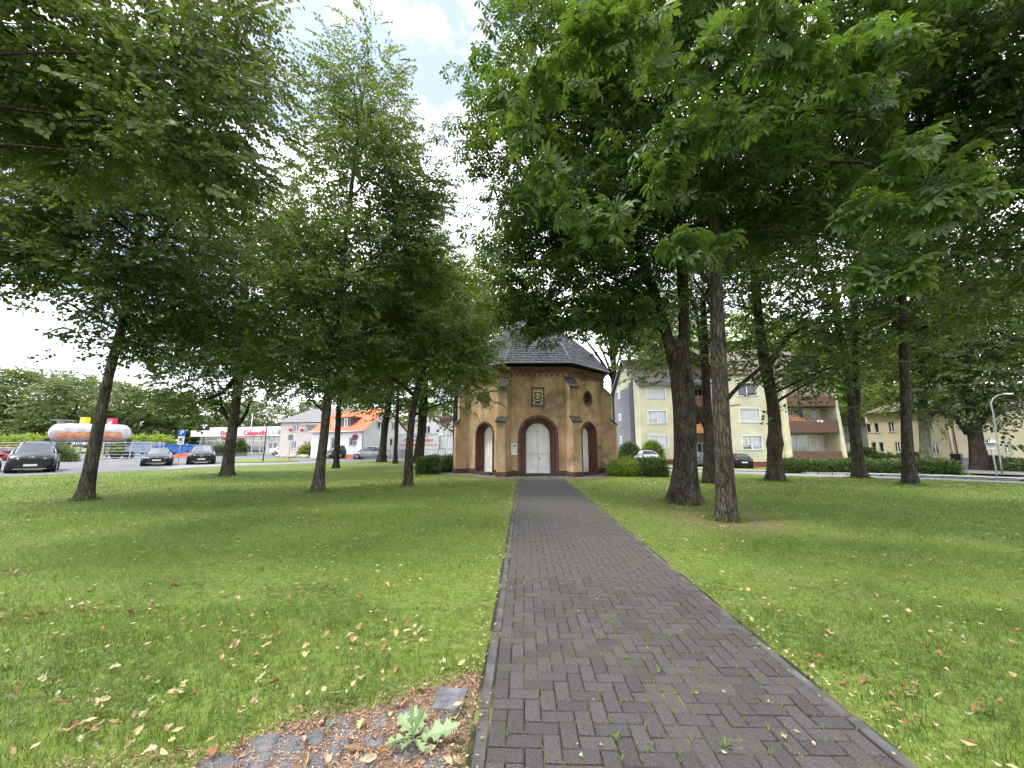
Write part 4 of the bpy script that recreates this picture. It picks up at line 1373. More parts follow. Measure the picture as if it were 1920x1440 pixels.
# ---------------------------------------------------------------- vehicles
def paint(name, c, metal=0.3):
    return mat(name, c, 0.32, var=0.06, scale=2, bump=0, metal=metal * 0.5, spec=0.35, coat=0.15)
paint('paint_black', (0.012, 0.013, 0.017)); paint('paint_navy', (0.10, 0.13, 0.20)); paint('paint_white', (0.72, 0.73, 0.75), 0.0)
paint('paint_silver', (0.36, 0.38, 0.42), 0.5); paint('paint_dark', (0.05, 0.05, 0.058)); paint('paint_red', (0.35, 0.04, 0.05), 0.2)
paint('paint_blue', (0.06, 0.17, 0.45)); paint('paint_greyblue', (0.17, 0.20, 0.26), 0.5)
mat('car_glass', (0.045, 0.055, 0.07), 0.04, var=0.1, bump=0, spec=0.9, coat=0.5)
ST = {   # station: fraction of length, low, belt, top, half-width factor, top half-width factor
 'sedan': dict(L=4.62, W=1.83, cowl=3, r0=4, r1=6, deck=7, wheels=(0.17, 0.79, 0.325), st=[(0, .38, .58, .62, .76, .68), (.025, .23, .66, .70, .92, .80), (.12, .20, .76, .84, .98, .84), (.29, .20, .88, .95, 1, .82),
        (.45, .20, .92, 1.37, 1, .60), (.60, .20, .94, 1.42, 1, .62), (.74, .20, .96, 1.36, 1, .60), (.88, .20, .97, 1.05, .98, .78), (.97, .25, .93, 1.02, .92, .76), (1, .4, .80, .86, .82, .72)]),
 'suv': dict(L=4.66, W=1.89, cowl=3, r0=4, r1=6, deck=7, wheels=(0.18, 0.80, 0.36), st=[(0, .40, .72, .78, .80, .70), (.02, .26, .84, .90, .94, .80), (.12, .24, .95, 1.03, .98, .84), (.27, .24, 1.02, 1.10, 1, .84),
        (.42, .24, 1.04, 1.56, 1, .64), (.60, .24, 1.06, 1.63, 1, .66), (.84, .24, 1.08, 1.58, 1, .63), (.95, .26, 1.10, 1.24, .97, .72), (.985, .28, 1.02, 1.12, .94, .74), (1, .42, .80, .90, .86, .74)]),
 'hatch': dict(L=3.95, W=1.70, cowl=3, r0=4, r1=6, deck=7, wheels=(0.19, 0.82, 0.30), st=[(0, .38, .58, .62, .76, .68), (.025, .23, .68, .72, .92, .80), (.11, .20, .78, .86, .98, .84), (.24, .20, .88, .95, 1, .84),
        (.40, .20, .92, 1.40, 1, .64), (.58, .20, .94, 1.46, 1, .66), (.82, .20, .97, 1.40, 1, .62), (.94, .22, .99, 1.10, .97, .74), (.985, .25, .90, .98, .93, .76), (1, .4, .70, .78, .86, .74)]),
 'mpv': dict(L=3.95, W=1.66, cowl=2, r0=4, r1=6, deck=7, wheels=(0.17, 0.83, 0.30), st=[(0, .38, .62, .66, .78, .70), (.03, .23, .74, .80, .94, .82), (.16, .20, .88, .97, .99, .84), (.27, .20, .92, 1.20, 1, .76),
        (.40, .20, .94, 1.50, 1, .66), (.60, .20, .96, 1.55, 1, .67), (.88, .20, .98, 1.48, 1, .64), (.965, .22, 1.0, 1.15, .97, .72), (.99, .25, .90, .98, .94, .76), (1, .4, .70, .78, .88, .76)]),
 'van': dict(L=4.75, W=1.90, cowl=3, r0=4, r1=7, deck=8, wheels=(0.18, 0.80, 0.33), st=[(0, .42, .78, .84, .82, .74), (.02, .24, .90, .97, .95, .82), (.10, .20, 1.04, 1.12, .99, .84), (.20, .20, 1.12, 1.20, 1, .84),
        (.35, .20, 1.14, 1.78, 1, .72), (.55, .20, 1.16, 1.87, 1, .74), (.80, .20, 1.16, 1.87, 1, .74), (.95, .20, 1.16, 1.82, 1, .72), (.985, .25, 1.12, 1.30, .97, .78), (1, .42, .9, 1.0, .92, .80)])}
def car(kind, paintm, loc, yaw, label, badge=None, rear_lamps=True, roof_bars=False):
    P = ST[kind]
    L, W = P['L'], P['W'] / 2
    root = empty('parked_car' if kind != 'van' else 'parked_van', loc, yaw)
    tag(root, label, 'van' if kind == 'van' else 'car', 'parked cars')
    S = []
    for f, lo, be, to, wf, tf in P['st']:
        x = L / 2 - f * L
        w, t = W * wf, W * tf
        hs_ = [(w * .80, lo), (w * .97, lo + .11), (w * 1.0, (lo + be) / 2 + .06), (w * .975, be), (t, to - .05), (t * .84, to), (0.0, to + .025)]
        S.append([(x, y, z) for y, z in hs_])
    c, r0, r1, dk = P['cowl'], P['r0'], P['r1'], P['deck']
    body, ws, rw, sw = MB(), MB(), MB(), {1: MB(), -1: MB()}
    for i in range(len(S) - 1):
        for k in range(6):
            for s in (1, -1):
                q = [(p[0], p[1] * s, p[2]) for p in (S[i][k], S[i + 1][k], S[i + 1][k + 1], S[i][k + 1])]
                if k == 3 and c <= i < dk: m = sw[s]
                elif k >= 4 and c <= i < r0: m = ws
                elif k >= 4 and r1 <= i < dk: m = rw
                else: m = body
                m.add(q, [(0, 1, 2, 3)] if s < 0 else [(3, 2, 1, 0)], m in (body, ws, rw))
    for e in (S[0], S[-1]):
        body.poly([(p[0], p[1], p[2]) for p in e] + [(p[0], -p[1], p[2]) for p in reversed(e[:-1])])
    bme = body.mesh('body', paintm)
    bm = bmesh.new(); bm.from_mesh(bme)
    bmesh.ops.remove_doubles(bm, verts=bm.verts, dist=0.0005)
    bmesh.ops.recalc_face_normals(bm, faces=bm.faces)
    bm.to_mesh(bme); bm.free()
    bo = obj('body', bme, root)
    for s in (1, -1):            # pillars, sills and mirrors follow the body
        pl = MB()
        for i in (c, r0, r0 + 1, r1, dk):
            a, b = S[i][3], S[i][4]
            if i == c: a, b = S[c][4], S[r0][4]
            if i == dk: a, b = S[dk][4], S[r1][4]
            pl.tube([(a[0], a[1] * s, a[2]), (b[0], b[1] * s, b[2])], 0.035, 5)
        pl.build('pillar', paintm, bo)
        m = MB(); mx, my, mz = S[c][3]
        m.box((mx - 0.45, s * (W + 0.09), mz + 0.10), (0.12, 0.2, 0.14), 0, 0.03)
        m.build('mirror', MAT['paint_black'], root)
        sw[s].build('side_window', MAT['car_glass'], root)
    ws.build('windscreen', MAT['car_glass'], root)
    rw.build('rear_window', MAT['car_glass'], root)
    ub = MB(); ub.box((0, 0, 0.30), (L * 0.92, W * 1.7, 0.20)); ub.build('underbody', MAT['grille_black'], root)
    f1, f2, wr = P['wheels']
    for f in (f1, f2):
        for s in (1, -1):
            x = L / 2 - f * L
            ar = MB(); ar.lathe([(wr + 0.05, W * 0.5), (wr + 0.05, W * 1.004)], 18, (0, 0, 0), 'y', False)
            for i, v in enumerate(ar.v): ar.v[i] = (v[0] + x, s * v[1], v[2] + wr)
            ar.build('wheel_arch', MAT['grille_black'], root)
            t = MB(); t.lathe([(wr * 0.6, -0.1), (wr * .96, -0.1), (wr, -0.06), (wr, 0.06), (wr * .96, 0.1), (wr * 0.6, 0.1)], 20, (0, 0, 0), 'y')
            to_ = t.build('wheel', MAT['rubber'], root, (x, s * (W - 0.06), wr))
            rm = MB()
            rm.lathe([(wr * 0.62, 0.085), (wr * 0.66, 0.104), (wr * 0.60, 0.108), (wr * 0.56, 0.07)], 18, (0, 0, 0), 'y', False)
            for a in range(5):
                ph = 2 * math.pi * a / 5
                rm.tube([(0, 0.10, 0), (wr * .6 * math.cos(ph), 0.10, wr * .6 * math.sin(ph))], [0.05, 0.03], 5)
            rm.lathe([(0.05, 0.09), (0.04, 0.115)], 8, (0, 0, 0), 'y')
            if s < 0: rm.v = [(a, -b, c_) for a, b, c_ in rm.v]
            rm.build('rim', MAT['alloy'], to_)
    be0 = P['st'][1][2]
    fx = L / 2
    for s in (1, -1):
        h = MB()
        y0, y1 = W * 0.50, W * 0.93
        h.add([(fx - .02, s * y0, be0 - .10), (fx - .27, s * y1, be0 - .05), (fx - .30, s * y1, be0 + .07), (fx - .04, s * y0, be0 + .0),
               (fx - .25, s * y0, be0 - .10), (fx - .45, s * y1, be0 - .05), (fx - .45, s * y1, be0 + .07), (fx - .25, s * y0, be0 + .0)],
              [(0, 1, 2, 3), (4, 7, 6, 5), (0, 4, 5, 1), (3, 2, 6, 7), (1, 5, 6, 2), (0, 3, 7, 4)])
        h.v = [(a + .05, b * 1.01, c_) for a, b, c_ in h.v]
        h.build('headlight', MAT['lamp_glass'], root)
        t = MB(); zb_ = P['st'][-2][2]
        t.box((-L / 2 + .06, s * W * .78, zb_ - .02), (0.12, 0.15, 0.14 if kind != 'mpv' else 0.40), 0, 0.02)
        t.build('tail_light', MAT['tail_red'], root)
    g = MB(); g.box((fx - .06, 0, be0 - .09), (0.14, W * 0.9, 0.13), 0, 0.02); g.build('grille', MAT['grille_black'], root)
    g = MB(); g.box((fx - .07, 0, 0.36), (0.16, W * 1.25, 0.16), 0, 0.02); g.build('air_intake', MAT['grille_black'], root)
    if kind in ('suv', 'sedan', 'van'):
        tr = MB(); tr.box((fx - .03, 0, 0.25), (0.12, W * 1.35, 0.035), 0, 0.01); tr.build('chrome_trim', MAT['alloy'], root)
    for x, n_ in ((fx + .014, 0.47), (-L / 2 - .012, 0.62)):
        p = MB(); p.box((x, 0, n_), (0.02, 0.52, 0.115)); p.build('number_plate', MAT['plate_white'], root)
    if badge == 'star':
        b = MB()
        n = 20
        pts = [(fx + .02, .12 * math.cos(2 * math.pi * i / n), be0 - .07 + .12 * math.sin(2 * math.pi * i / n)) for i in range(n + 1)]
        b.tube(pts, 0.012, 5, cap=False)
        for a in (90, 210, 330): b.tube([(fx + .02, 0, be0 - .07), (fx + .02, .115 * math.cos(R(a)), be0 - .07 + .115 * math.sin(R(a)))], [0.02, 0.006], 5)
        b.build('badge', MAT['alloy'], root)
        b = MB(); b.box((fx + .012, 0, be0 - .07), (0.02, W * 0.9, 0.02)); b.build('grille_bar', MAT['alloy'], root)
    if badge == 'chevron':
        b = MB()
        for dz in (0.0, 0.075):
            for s in (1, -1): b.tube([(fx - .0, 0, be0 + .02 + dz), (fx - .02, s * .13, be0 - .05 + dz)], 0.018, 5)
        b.build('badge', MAT['alloy'], root)
        b = MB(); b.box((fx - .02, 0, be0 - .045), (0.05, W * 1.5, 0.016)); b.build('grille_bar', MAT['alloy'], root)
    if badge == 'roundel':
        b = MB(); b.lathe([(0.045, 0.0), (0.045, 0.02)], 12, (fx - .05, 0, be0 + .03), 'x'); b.build('badge', MAT['alloy'], root)
    if roof_bars:
        rb = MB()
        for s in (1, -1): rb.tube([(S[r0][4][0] - .2, s * W * .56, P['st'][r0][3] + .05), (S[r1][4][0], s * W * .56, P['st'][r1][3] + .06)], 0.025, 6)
        rb.build('roof_rail', MAT['paint_black'], root)
    return root
def C(px, py): return gnd(px, py)
car('van', MAT['paint_black'], C(62, 884), R(-43), 'black people carrier van facing the lawn near the left edge', 'chevron', roof_bars=True)
car('hatch', MAT['paint_greyblue'], C(-52, 884), R(-30), 'grey-blue car cut off by the left edge beside the black van')
car('hatch', MAT['paint_red'], C(18, 864), R(-5), 'red car behind the black van')
car('sedan', MAT['paint_black'], C(295, 872), R(-50), 'black saloon car facing the lawn below the tank', 'roundel')
car('suv', MAT['paint_black'], C(377, 869.5), R(-52), 'black sport utility car with silver star badge in front of the shop', 'star')
car('hatch', MAT['paint_blue'], C(357, 855), R(-40), 'small blue car behind the black sport utility car')
car('sedan', MAT['paint_white'], C(536, 854), R(14), 'white car parked side-on before the pale pink house')
car('suv', MAT['paint_dark'], C(655, 859.5), R(38), 'dark sport utility car parked before the white house, seen from behind')
car('mpv', MAT['paint_silver'], C(694, 861), R(186), 'silver compact car parked side-on before the white house')
car('sedan', MAT['paint_silver'], C(1213, 872), R(82), 'silver car half hidden by the hedge right of the chapel')
car('hatch', MAT['paint_greyblue'], C(1306, 874.5), R(205), 'grey-blue car seen between the two big trunks')
car('hatch', MAT['paint_black'], C(1384, 877), R(78), 'dark blue-black hatchback seen from behind before the flats')

# ---------------------------------------------------------------- yard with the tank
mat('tank_grey', (0.30, 0.30, 0.32), 0.7, scale=1.2, color2=(0.48, 0.48, 0.50), bump=0.08)
mat('tank_rust', (0.52, 0.17, 0.075), 0.8, scale=2.2, color2=(0.62, 0.40, 0.30), stretch=(1, 1, 2), bump=0.1, ramp=(0.4, 0.7))
mat('container_blue', (0.04, 0.14, 0.42), 0.6, scale=1.5, var=0.2, bump=0.1)
mat('container_grey', (0.20, 0.26, 0.36), 0.6, scale=1.5, var=0.15, bump=0.1)
mat('chassis', (0.04, 0.035, 0.035), 0.8, scale=6, var=0.4)
mat('barrier_orange', (0.75, 0.16, 0.06), 0.5, var=0.1, bump=0)
p0, p1 = at(90, 812, 45.0), at(246, 813, 49.5)
tl = (p1 - p0)
tL, tR = tl.length, 1.13
tk = empty('storage_tank', ((p0 + p1) / 2) * 1.0, math.atan2(tl.y, tl.x))
tk.location.z = 0.0
tag(tk, 'long grey cylindrical tank with rusty orange band on a trailer behind the fence', 'tank')
tz = (p0.z + p1.z) / 2
prof = [(0.05, -tL / 2)] + [(tR * math.sin(R(a)), -tL / 2 + 0.85 * (1 - math.cos(R(a)))) for a in range(15, 91, 15)]
prof = prof + [(r, -h) for r, h in reversed(prof)]
MB().lathe(prof, 28, (0, 0, tz), 'x').build('shell', MAT['tank_grey'], tk)
bd = MB()
for i in range(14):
    a0, a1 = R(-105 + 0), 0
n = 40
for i in range(n):
    x0, x1 = -tL / 2 + 0.75 + (tL - 1.5) * i / n, -tL / 2 + 0.75 + (tL - 1.5) * (i + 1) / n
    for j in range(5):
        a0, a1 = R(172 + 8.5 * j), R(172 + 8.5 * (j + 1))
        rr_ = tR + 0.006
        bd.quad((x0, rr_ * math.cos(a0), tz + rr_ * math.sin(a0)), (x1, rr_ * math.cos(a0), tz + rr_ * math.sin(a0)), (x1, rr_ * math.cos(a1), tz + rr_ * math.sin(a1)), (x0, rr_ * math.cos(a1), tz + rr_ * math.sin(a1)))
bd.build('painted_band', MAT['tank_rust'], tk)
ch = MB(); ch.box((0, 0, tz - tR - 0.32), (tL * .9, 0.9, 0.3)); ch.build('chassis', MAT['chassis'], tk)
for x in (-3.3, 0.2, 3.4):
    s = MB(); s.prism([(x - .2, -.95, tz - .65), (x - .2, -.7, tz - tR - .4), (x - .2, .7, tz - tR - .4), (x - .2, .95, tz - .65), (x - .2, 0, tz - 1.2)], (.4, 0, 0)); s.build('saddle', MAT['chassis'], tk)
for x in (-3.6, -2.6, 2.4, 3.5):
    for s in (-1, 1):
        w = MB(); w.lathe([(0.2, -.13), (.46, -.13), (.48, 0), (.46, .13), (.2, .13)], 18, (x, s * .85, .48), 'y'); w.build('wheel', MAT['rubber'], tk)
m = MB(); m.lathe([(0.32, 0), (0.32, .18), (0.36, .19), (.36, .25)], 14, (-2.6, 0, tz + tR - .05)); m.build('manhole', MAT['tank_grey'], tk)
m = MB(); m.tube([(-3.4, -.3, tz + tR), (-3.4, -.3, tz + tR + .35), (-1.6, -.3, tz + tR + .35), (-1.6, -.3, tz + tR)], .03, 5); m.build('walkway_rail', MAT['galvanised'], tk)
m = MB(); m.tube([(4.2, 0, tz + tR - .1), (4.2, 0, tz + tR + .35), (4.45, 0, tz + tR + .45)], .05, 6); m.build('vent_pipe', MAT['white_paint'], tk)
mg = MB(); mg.box((-3.9, 0, 0.35), (0.2, 1.6, 0.7)); mg.box((3.9, 0, .35), (.2, 1.6, .7)); mg.build('landing_leg', MAT['chassis'], tk)

for (px0, px1, py0, py1, mm, lb, mark) in ((147, 172, 783, 800, 'sign_yellow', 'yellow advertising box rising behind the tank', 0), (198, 223, 785, 801, 'sign_red', 'red advertising box with white marks rising behind the tank', 1)):
    Y = 54.0
    a, b = at(px0, py1, Y), at(px1, py0, Y)
    r_ = empty('advertising_box', ((a.x + b.x) / 2, Y, 0), R(-25))
    tag(r_, lb, 'sign')
    w, z0, z1 = (b.x - a.x) * 0.98, a.z - 0.3, b.z
    MB().box((0, 0, (z0 + z1) / 2), (w, 0.5, z1 - z0), 0, 0.03).build('box', MAT[mm], r_)
    MB().box((-w / 2 - .03, 0, (z0 + z1) / 2), (0.06, 0.54, z1 - z0 + .02)).build('edge', MAT['white_paint'], r_)
    MB().tube([(0, 0, 0), (0, 0, z0 + .1)], 0.14, 8).build('post', MAT['galvanised'], r_)
    mk = MB()
    zc = (z0 + z1) / 2
    if mark:
        mk.prism([(-.55, -.256, zc - .62), (-.35, -.256, zc + .28), (.25, -.256, zc + .28), (.30, -.256, zc + .42), (.62, -.256, zc + .42), (.5, -.256, zc - .1), (-.1, -.256, zc - .12), (-.2, -.256, zc - .62)], (0, -.02, 0))
        mk.prism([(0.0, -.256, zc - .25), (.45, -.256, zc - .2), (.55, -.256, zc - .62), (.15, -.256, zc - .62)], (0, -.02, 0))
        mk.build('mark', MAT['white_paint'], r_)
    else:
        mk.prism([(-.4, -.256, zc - .62), (-.35, -.256, zc - .08), (-.18, -.256, zc - .08), (-.05, -.256, zc - .25), (.08, -.256, zc - .08), (.25, -.256, zc - .08), (.1, -.256, zc - .62)], (0, -.02, 0))
        mk.build('mark', MAT['paint_red'], r_)

# steel fence round the yard
fn = empty('yard_fence', (0, 0, 0))
tag(fn, 'galvanised steel fence with horizontal rails in front of the tank', 'fence')
fp = [(-78, 38.0)] + [(gnd(px, 862).x, 44.9) for px in (60, 130, 190, 242, 296)] + [(-44, 47.5), (-46.5, 52)]
pts_all = []
for i in range(len(fp) - 1):
    a, b = Vector(fp[i]), Vector(fp[i + 1])
    n = max(1, round((b - a).length / 3.6))
    pts_all += [a + (b - a) * (j / n) for j in range(n)]
pts_all.append(Vector(fp[-1]))
pmh = MB(); pmh.box((0, 0, 1.0), (0.09, 0.09, 2.0), 0, 0.01)
pme = pmh.mesh('post', MAT['galvanised'])
for p in pts_all: obj('post', pme, fn, (p.x, p.y, 0), (0, 0, 0.4))
for a, b in zip(pts_all[:-1], pts_all[1:]):
    for z in (0.25, 0.6, 0.95, 1.3, 1.65, 1.95):
        MB().tube([(a.x, a.y, z), (b.x, b.y, z)], 0.022, 5, cap=False).build('rail', MAT['galvanised'], fn)
# containers
def container(px0, px1, py0, Y, m, lb, rz=0.0, dep=2.4):
    a, b = at(px0, py0, Y), at(px1, py0, Y)
    L, H_ = (b - a).length, a.z
    r_ = empty('steel_container', ((a.x + b.x) / 2, Y + dep / 2, 0), rz)
    tag(r_, lb, 'container')
    w = MB()
    n = max(6, int(L / 0.28))
    for i in range(n):
        x0, x1 = -L / 2 + L * i / n, -L / 2 + L * (i + 1) / n
        e0, e1 = (0.05, 0.0) if i % 2 else (0.0, 0.05)
        w.quad((x0, -dep / 2 + e0, 0.15), (x1, -dep / 2 + e1, 0.15), (x1, -dep / 2 + e1, H_), (x0, -dep / 2 + e0, H_))
    w.box((0, 0.06, H_ / 2 + .07), (L - .1, dep - .12, H_ - .16)); w.build('shell', m, r_)
    f = MB()
    for x in (-L / 2, L / 2): f.box((x, -dep / 2, H_ / 2), (.14, .14, H_ + .02))
    f.box((0, -dep / 2, H_), (L + .1, .13, .14)); f.box((0, -dep / 2, .1), (L + .1, .13, .2)); f.build('frame', m, r_)
    return r_
container(293, 372, 834, 56.0, MAT['container_blue'], 'bright blue corrugated container behind the black saloon')
container(238, 286, 829, 58.0, MAT['container_grey'], 'grey-blue container at the right end of the tank')
ba = empty('road_barrier', gnd(338, 860), 0.3)
tag(ba, 'orange-red plastic barrier boards stacked before the blue container', 'barrier')
for i, (dx, dz, an) in enumerate(((0, 0.1, 0.02), (0.3, 0.28, 0.08), (0.6, 0.5, 0.13))):
    b = MB(); b.box((0, 0, 0), (2.6, 0.12, 0.16), 0, 0.03)
    o = b.build('board', MAT['barrier_orange'], ba, (dx, 0.1 * i, dz + 0.12)); o.rotation_euler = (0, -an, 0)
    if i == 0:
        for s in (-1, 1): MB().box((s * 1.0, 0, 0.05), (0.3, 0.5, 0.1)).build('foot', MAT['rubber'], ba)

# swap bodies on legs behind the white house
def swap_body(px0, px1, py0, py1, Y, lb, extra=0.0):
    a, b = at(px0, py1, Y), at(px1, py0, Y)
    x0, x1, z0, z1 = a.x, b.x + extra, a.z, b.z
    r_ = empty('swap_body', ((x0 + x1) / 2, Y + 1.25, 0))
    tag(r_, lb, 'container')
    L = x1 - x0
    MB().box((0, 0, (z0 + z1) / 2), (L, 2.5, z1 - z0), 0, 0.03).build('box', MAT['plastic_white'], r_)
    e = MB()
    for z in (z0 + .03, z1 - .04): e.box((0, -1.26, z), (L, 0.03, 0.08))
    e.build('edge_rail', MAT['galvanised'], r_)
    for x in (-L / 2 + .5, L / 2 - .5):
        for y in (-1.1, 1.1):
            MB().box((x, y, z0 / 2), (0.12, 0.12, z0)).build('leg', MAT['white_paint'], r_)
    return r_, L, z0, z1
r_, L_, z0_, z1_ = swap_body(740, 823, 813.5, 843, 52.5, 'white swap body with red slanted lettering standing behind the fence')
X = lambda px: at(px, 830, 52.5).x - r_.location.x
st_ = MB(); st_.box(((X(741) + X(821)) / 2, -1.266, z0_ + 0.62), (X(821) - X(741), 0.02, 0.10)); st_.build('red_stripe', MAT['sign_red'], r_)
for body, a, b, z, sz, sh_k, m_ in (('Fahrmann', 756, 811, z0_ + 1.28, 0.62, 0.35, 'sign_red'), ('WERNE', 772, 790, z0_ + 0.62, 0.34, 0.3, 'sign_red'), ('Spedition', 776, 801, z0_ + 1.78, 0.26, 0.0, 'container_grey')):
    me = text_mesh(body, sz, MAT[m_], shear=sh_k, extrude=0.012, bold=0.015)
    w_ = max(v.co.x for v in me.vertices) - min(v.co.x for v in me.vertices)
    obj('lettering', me, r_, ((X(a) + X(b)) / 2, -1.282, z), (R(90), 0, 0), ((X(b) - X(a)) / w_, 1, 1))
swap_body(824, 860, 816, 842, 53.0, 'plain white swap body partly hidden by the chapel', extra=2.5)
rf_ = empty('park_railing', (0, 0, 0))
tag(rf_, 'grey bar railing along the street behind the left tree trunks', 'railing')
xa, xb = at(698, 850, 49.5).x, at(801, 850, 49.5).x
nb = 46
bme_ = MB().tube([(0, 0, 0.1), (0, 0, 1.1)], 0.016, 5).mesh('bar', MAT['galvanised'])
for i in range(nb): obj('bar', bme_, rf_, (xa + (xb - xa) * i / (nb - 1), 49.5, 0))
for z in (0.12, 1.12): MB().tube([(xa, 49.5, z), (xb, 49.5, z)], 0.03, 6).build('rail', MAT['galvanised'], rf_)
for x in (xa, (xa * 2 + xb) / 3, (xa + 2 * xb) / 3, xb): MB().tube([(x, 49.5, 0), (x, 49.5, 1.2)], 0.04, 6).build('post', MAT['galvanised'], rf_)

# ---------------------------------------------------------------- signs and lamps
def post_sign(px, py, top_py, label, plates, r=0.035, name='road_sign', face=None):
    b = gnd(px, py)
    zt = at(px, top_py, b.y).z
    yaw = math.atan2(b.x, b.y) * -1 if face is None else face
    root = empty(name, b, yaw)
    tag(root, label, 'sign')
    MB().tube([(0, 0.03, 0), (0, 0.03, zt - b.z)], r, 8).build('post', MAT['galvanised'], root)
    for (shape, w, h, zc, m_, extra) in plates:
        p = MB()
        if shape == 'round': p.lathe([(w / 2, -0.012), (w / 2, 0.012)], 24, (0, -0.02, zt - b.z + zc), 'y', False)
        else: p.box((0, -0.02, zt - b.z + zc), (w, 0.024, h), 0, 0.005)
        po = p.build('plate', MAT[m_], root)
        if extra == 'P':
            obj('lettering', text_mesh('P', h * 1.0, MAT['plate_white'], extrude=0.003, bold=0.01), po, (0, -0.037, zt - b.z + zc), (R(90), 0, 0))
        if extra == 'nostop':
            q = MB(); q.lathe([(w * .36, -.004), (w * .36, .004)], 20, (0, -0.037, zt - b.z + zc), 'y', False); q.build('field', MAT['sign_blue'], po)
            q = MB()
            for s in (1, -1): q.prism([(-.5 * w * .7, -.043, zt - b.z + zc + s * w * .33), (-.5 * w * .55, -.043, zt - b.z + zc + s * w * .38), (.5 * w * .7, -.043, zt - b.z + zc - s * w * .30), (.5 * w * .55, -.043, zt - b.z + zc - s * w * .36)], (0, -.006 - .001 * s, 0))
            q.build('cross', MAT['sign_red'], po)
        if extra == 'lines':
            q = MB()
            for i in range(3): q.box((0, -.034, zt - b.z + zc + h * (.25 - .25 * i)), (w * .6, .006, h * .08))
            q.box((-w * .1, -.0345, zt - b.z + zc + h * .1), (w * .3, .006, h * .3)); q.build('lettering', MAT['print_dark'], po)
        if extra == 'mirror':
            q = MB(); q.lathe([(w * .44, 0.0), (w * .36, -.03), (w * .2, -.05), (.01, -.058)], 24, (0, -0.034, zt - b.z + zc), 'y'); q.build('mirror', MAT['mirror_face'], po)
        if extra == 'arrow':
            q = MB(); q.box((0, -.034, zt - b.z + zc), (w * .5, .006, h * .14)); q.prism([(-w * .4, -.034, zt - b.z + zc), (-w * .15, -.034, zt - b.z + zc + h * .2), (-w * .15, -.034, zt - b.z + zc - h * .2)], (0, -.007, 0)); q.build('arrow', MAT['plate_white'], po)
    return root
post_sign(334, 866, 806, 'blue parking sign with white plate on a thin post before the blue container', (('box', 0.6, 0.6, -0.3, 'sign_blue', 'P'), ('box', 0.5, 0.8, -1.05, 'plate_white', 'lines')))
post_sign(663, 863, 814, 'round red and blue no-stopping sign before the white house', (('round', 0.66, 0.66, -0.34, 'sign_red', 'nostop'), ('box', 0.44, 0.6, -1.0, 'shutter', 'lines')))
post_sign(541, 864, 815, 'sign on a white post between the shop and the pale pink house', (('box', 0.45, 0.55, -0.28, 'container_grey', None),))
mat('mirror_face', (0.55, 0.58, 0.62), 0.03, metal=1.0, var=0.02, bump=0)
post_sign(1871, 899, 819, 'round traffic mirror with pale rim and white plate beside the grey street lamp', (('round', 0.44, 0.44, -0.30, 'galvanised', 'mirror'), ('box', 0.30, 0.10, -0.62, 'plate_white', None)), face=-0.75)
mat('lamp_grey', (0.24, 0.25, 0.26), 0.6, metal=0.3, var=0.1, bump=0)
def lamp(name, px, py, path_px, r, m_, label, head):
    b = gnd(px, py)
    root = empty(name, b)
    tag(root, label, 'lamp')
    pts = [Vector((0, 0, 0))]
    for (x, y) in path_px:
        p = at(x, y, b.y) - b
        pts.append(p)
    n = len(pts)
    fine = []
    for i in range(n - 1):
        for k in range(4): fine.append(pts[i].lerp(pts[i + 1], k / 4))
    fine.append(pts[-1])
    MB().tube(fine, [r * (1 - 0.45 * i / len(fine)) for i in range(len(fine))], 10).build('pole', m_, root)
    e = pts[-1]
    h = MB()
    if head == 'arm': h.box((e.x + 0.2, e.y, e.z), (0.5, 0.2, 0.09), 0, 0.03)
    if head == 'lantern':
        h.lathe([(0.05, -0.1), (0.17, 0.05), (0.2, 0.55), (0.26, 0.57), (0.05, 0.72)], 10, tuple(e))
    if head == 'mushroom':
        h.lathe([(0.16, -0.45), (0.22, -0.1), (0.22, 0.0), (0.62, 0.04), (0.30, 0.28), (0.04, 0.34)], 16, tuple(e))
    h.build('lamp_head', MAT['shutter'], root)
    return root
pole_x = at(1880, 893, 25.54).x
lamp('street_lamp', 1880, 893, ((1862, 775), (1858, 757), (1862, 747), (1872, 741), (1885, 738.5)), 0.045, MAT['lamp_grey'], 'tall grey street lamp with curved arm by the street on the right', 'arm')
lamp('lantern_post', 493, 866, ((503, 776),), 0.055, MAT['black_metal'], 'thin black lantern post on the verge in front of the shop', 'lantern')
lamp('park_lamp', 381, 852, ((383, 799),), 0.07, MAT['fascia'], 'mushroom-headed lamp in front of the left end of the shop', 'mushroom')
lamp('street_lamp', 838, 860, ((838, 812), (840, 803), (846, 798), (856, 795.5)), 0.09, MAT['white_paint'], 'white curved street lamp rising behind the swap body left of the chapel', 'arm')
# flag poles behind the shop
for px, py in ((425, 772), (468, 775)):
    r2 = empty('flag_pole', (at(px, 830, 78).x, 78, 0)); tag(r2, 'thin white pole rising behind the shop roof, %s one' % ('left' if px == 425 else 'right'), 'pole')
    MB().tube([(0, 0, 0), (0, 0, at(px, py, 78).z)], [0.09, 0.05], 8).build('shaft', MAT['white_paint'], r2)
    MB().lathe([(0.01, -.06), (0.07, 0), (0.01, .07)], 8, (0, 0, at(px, py, 78).z)).build('knob', MAT['white_paint'], r2)
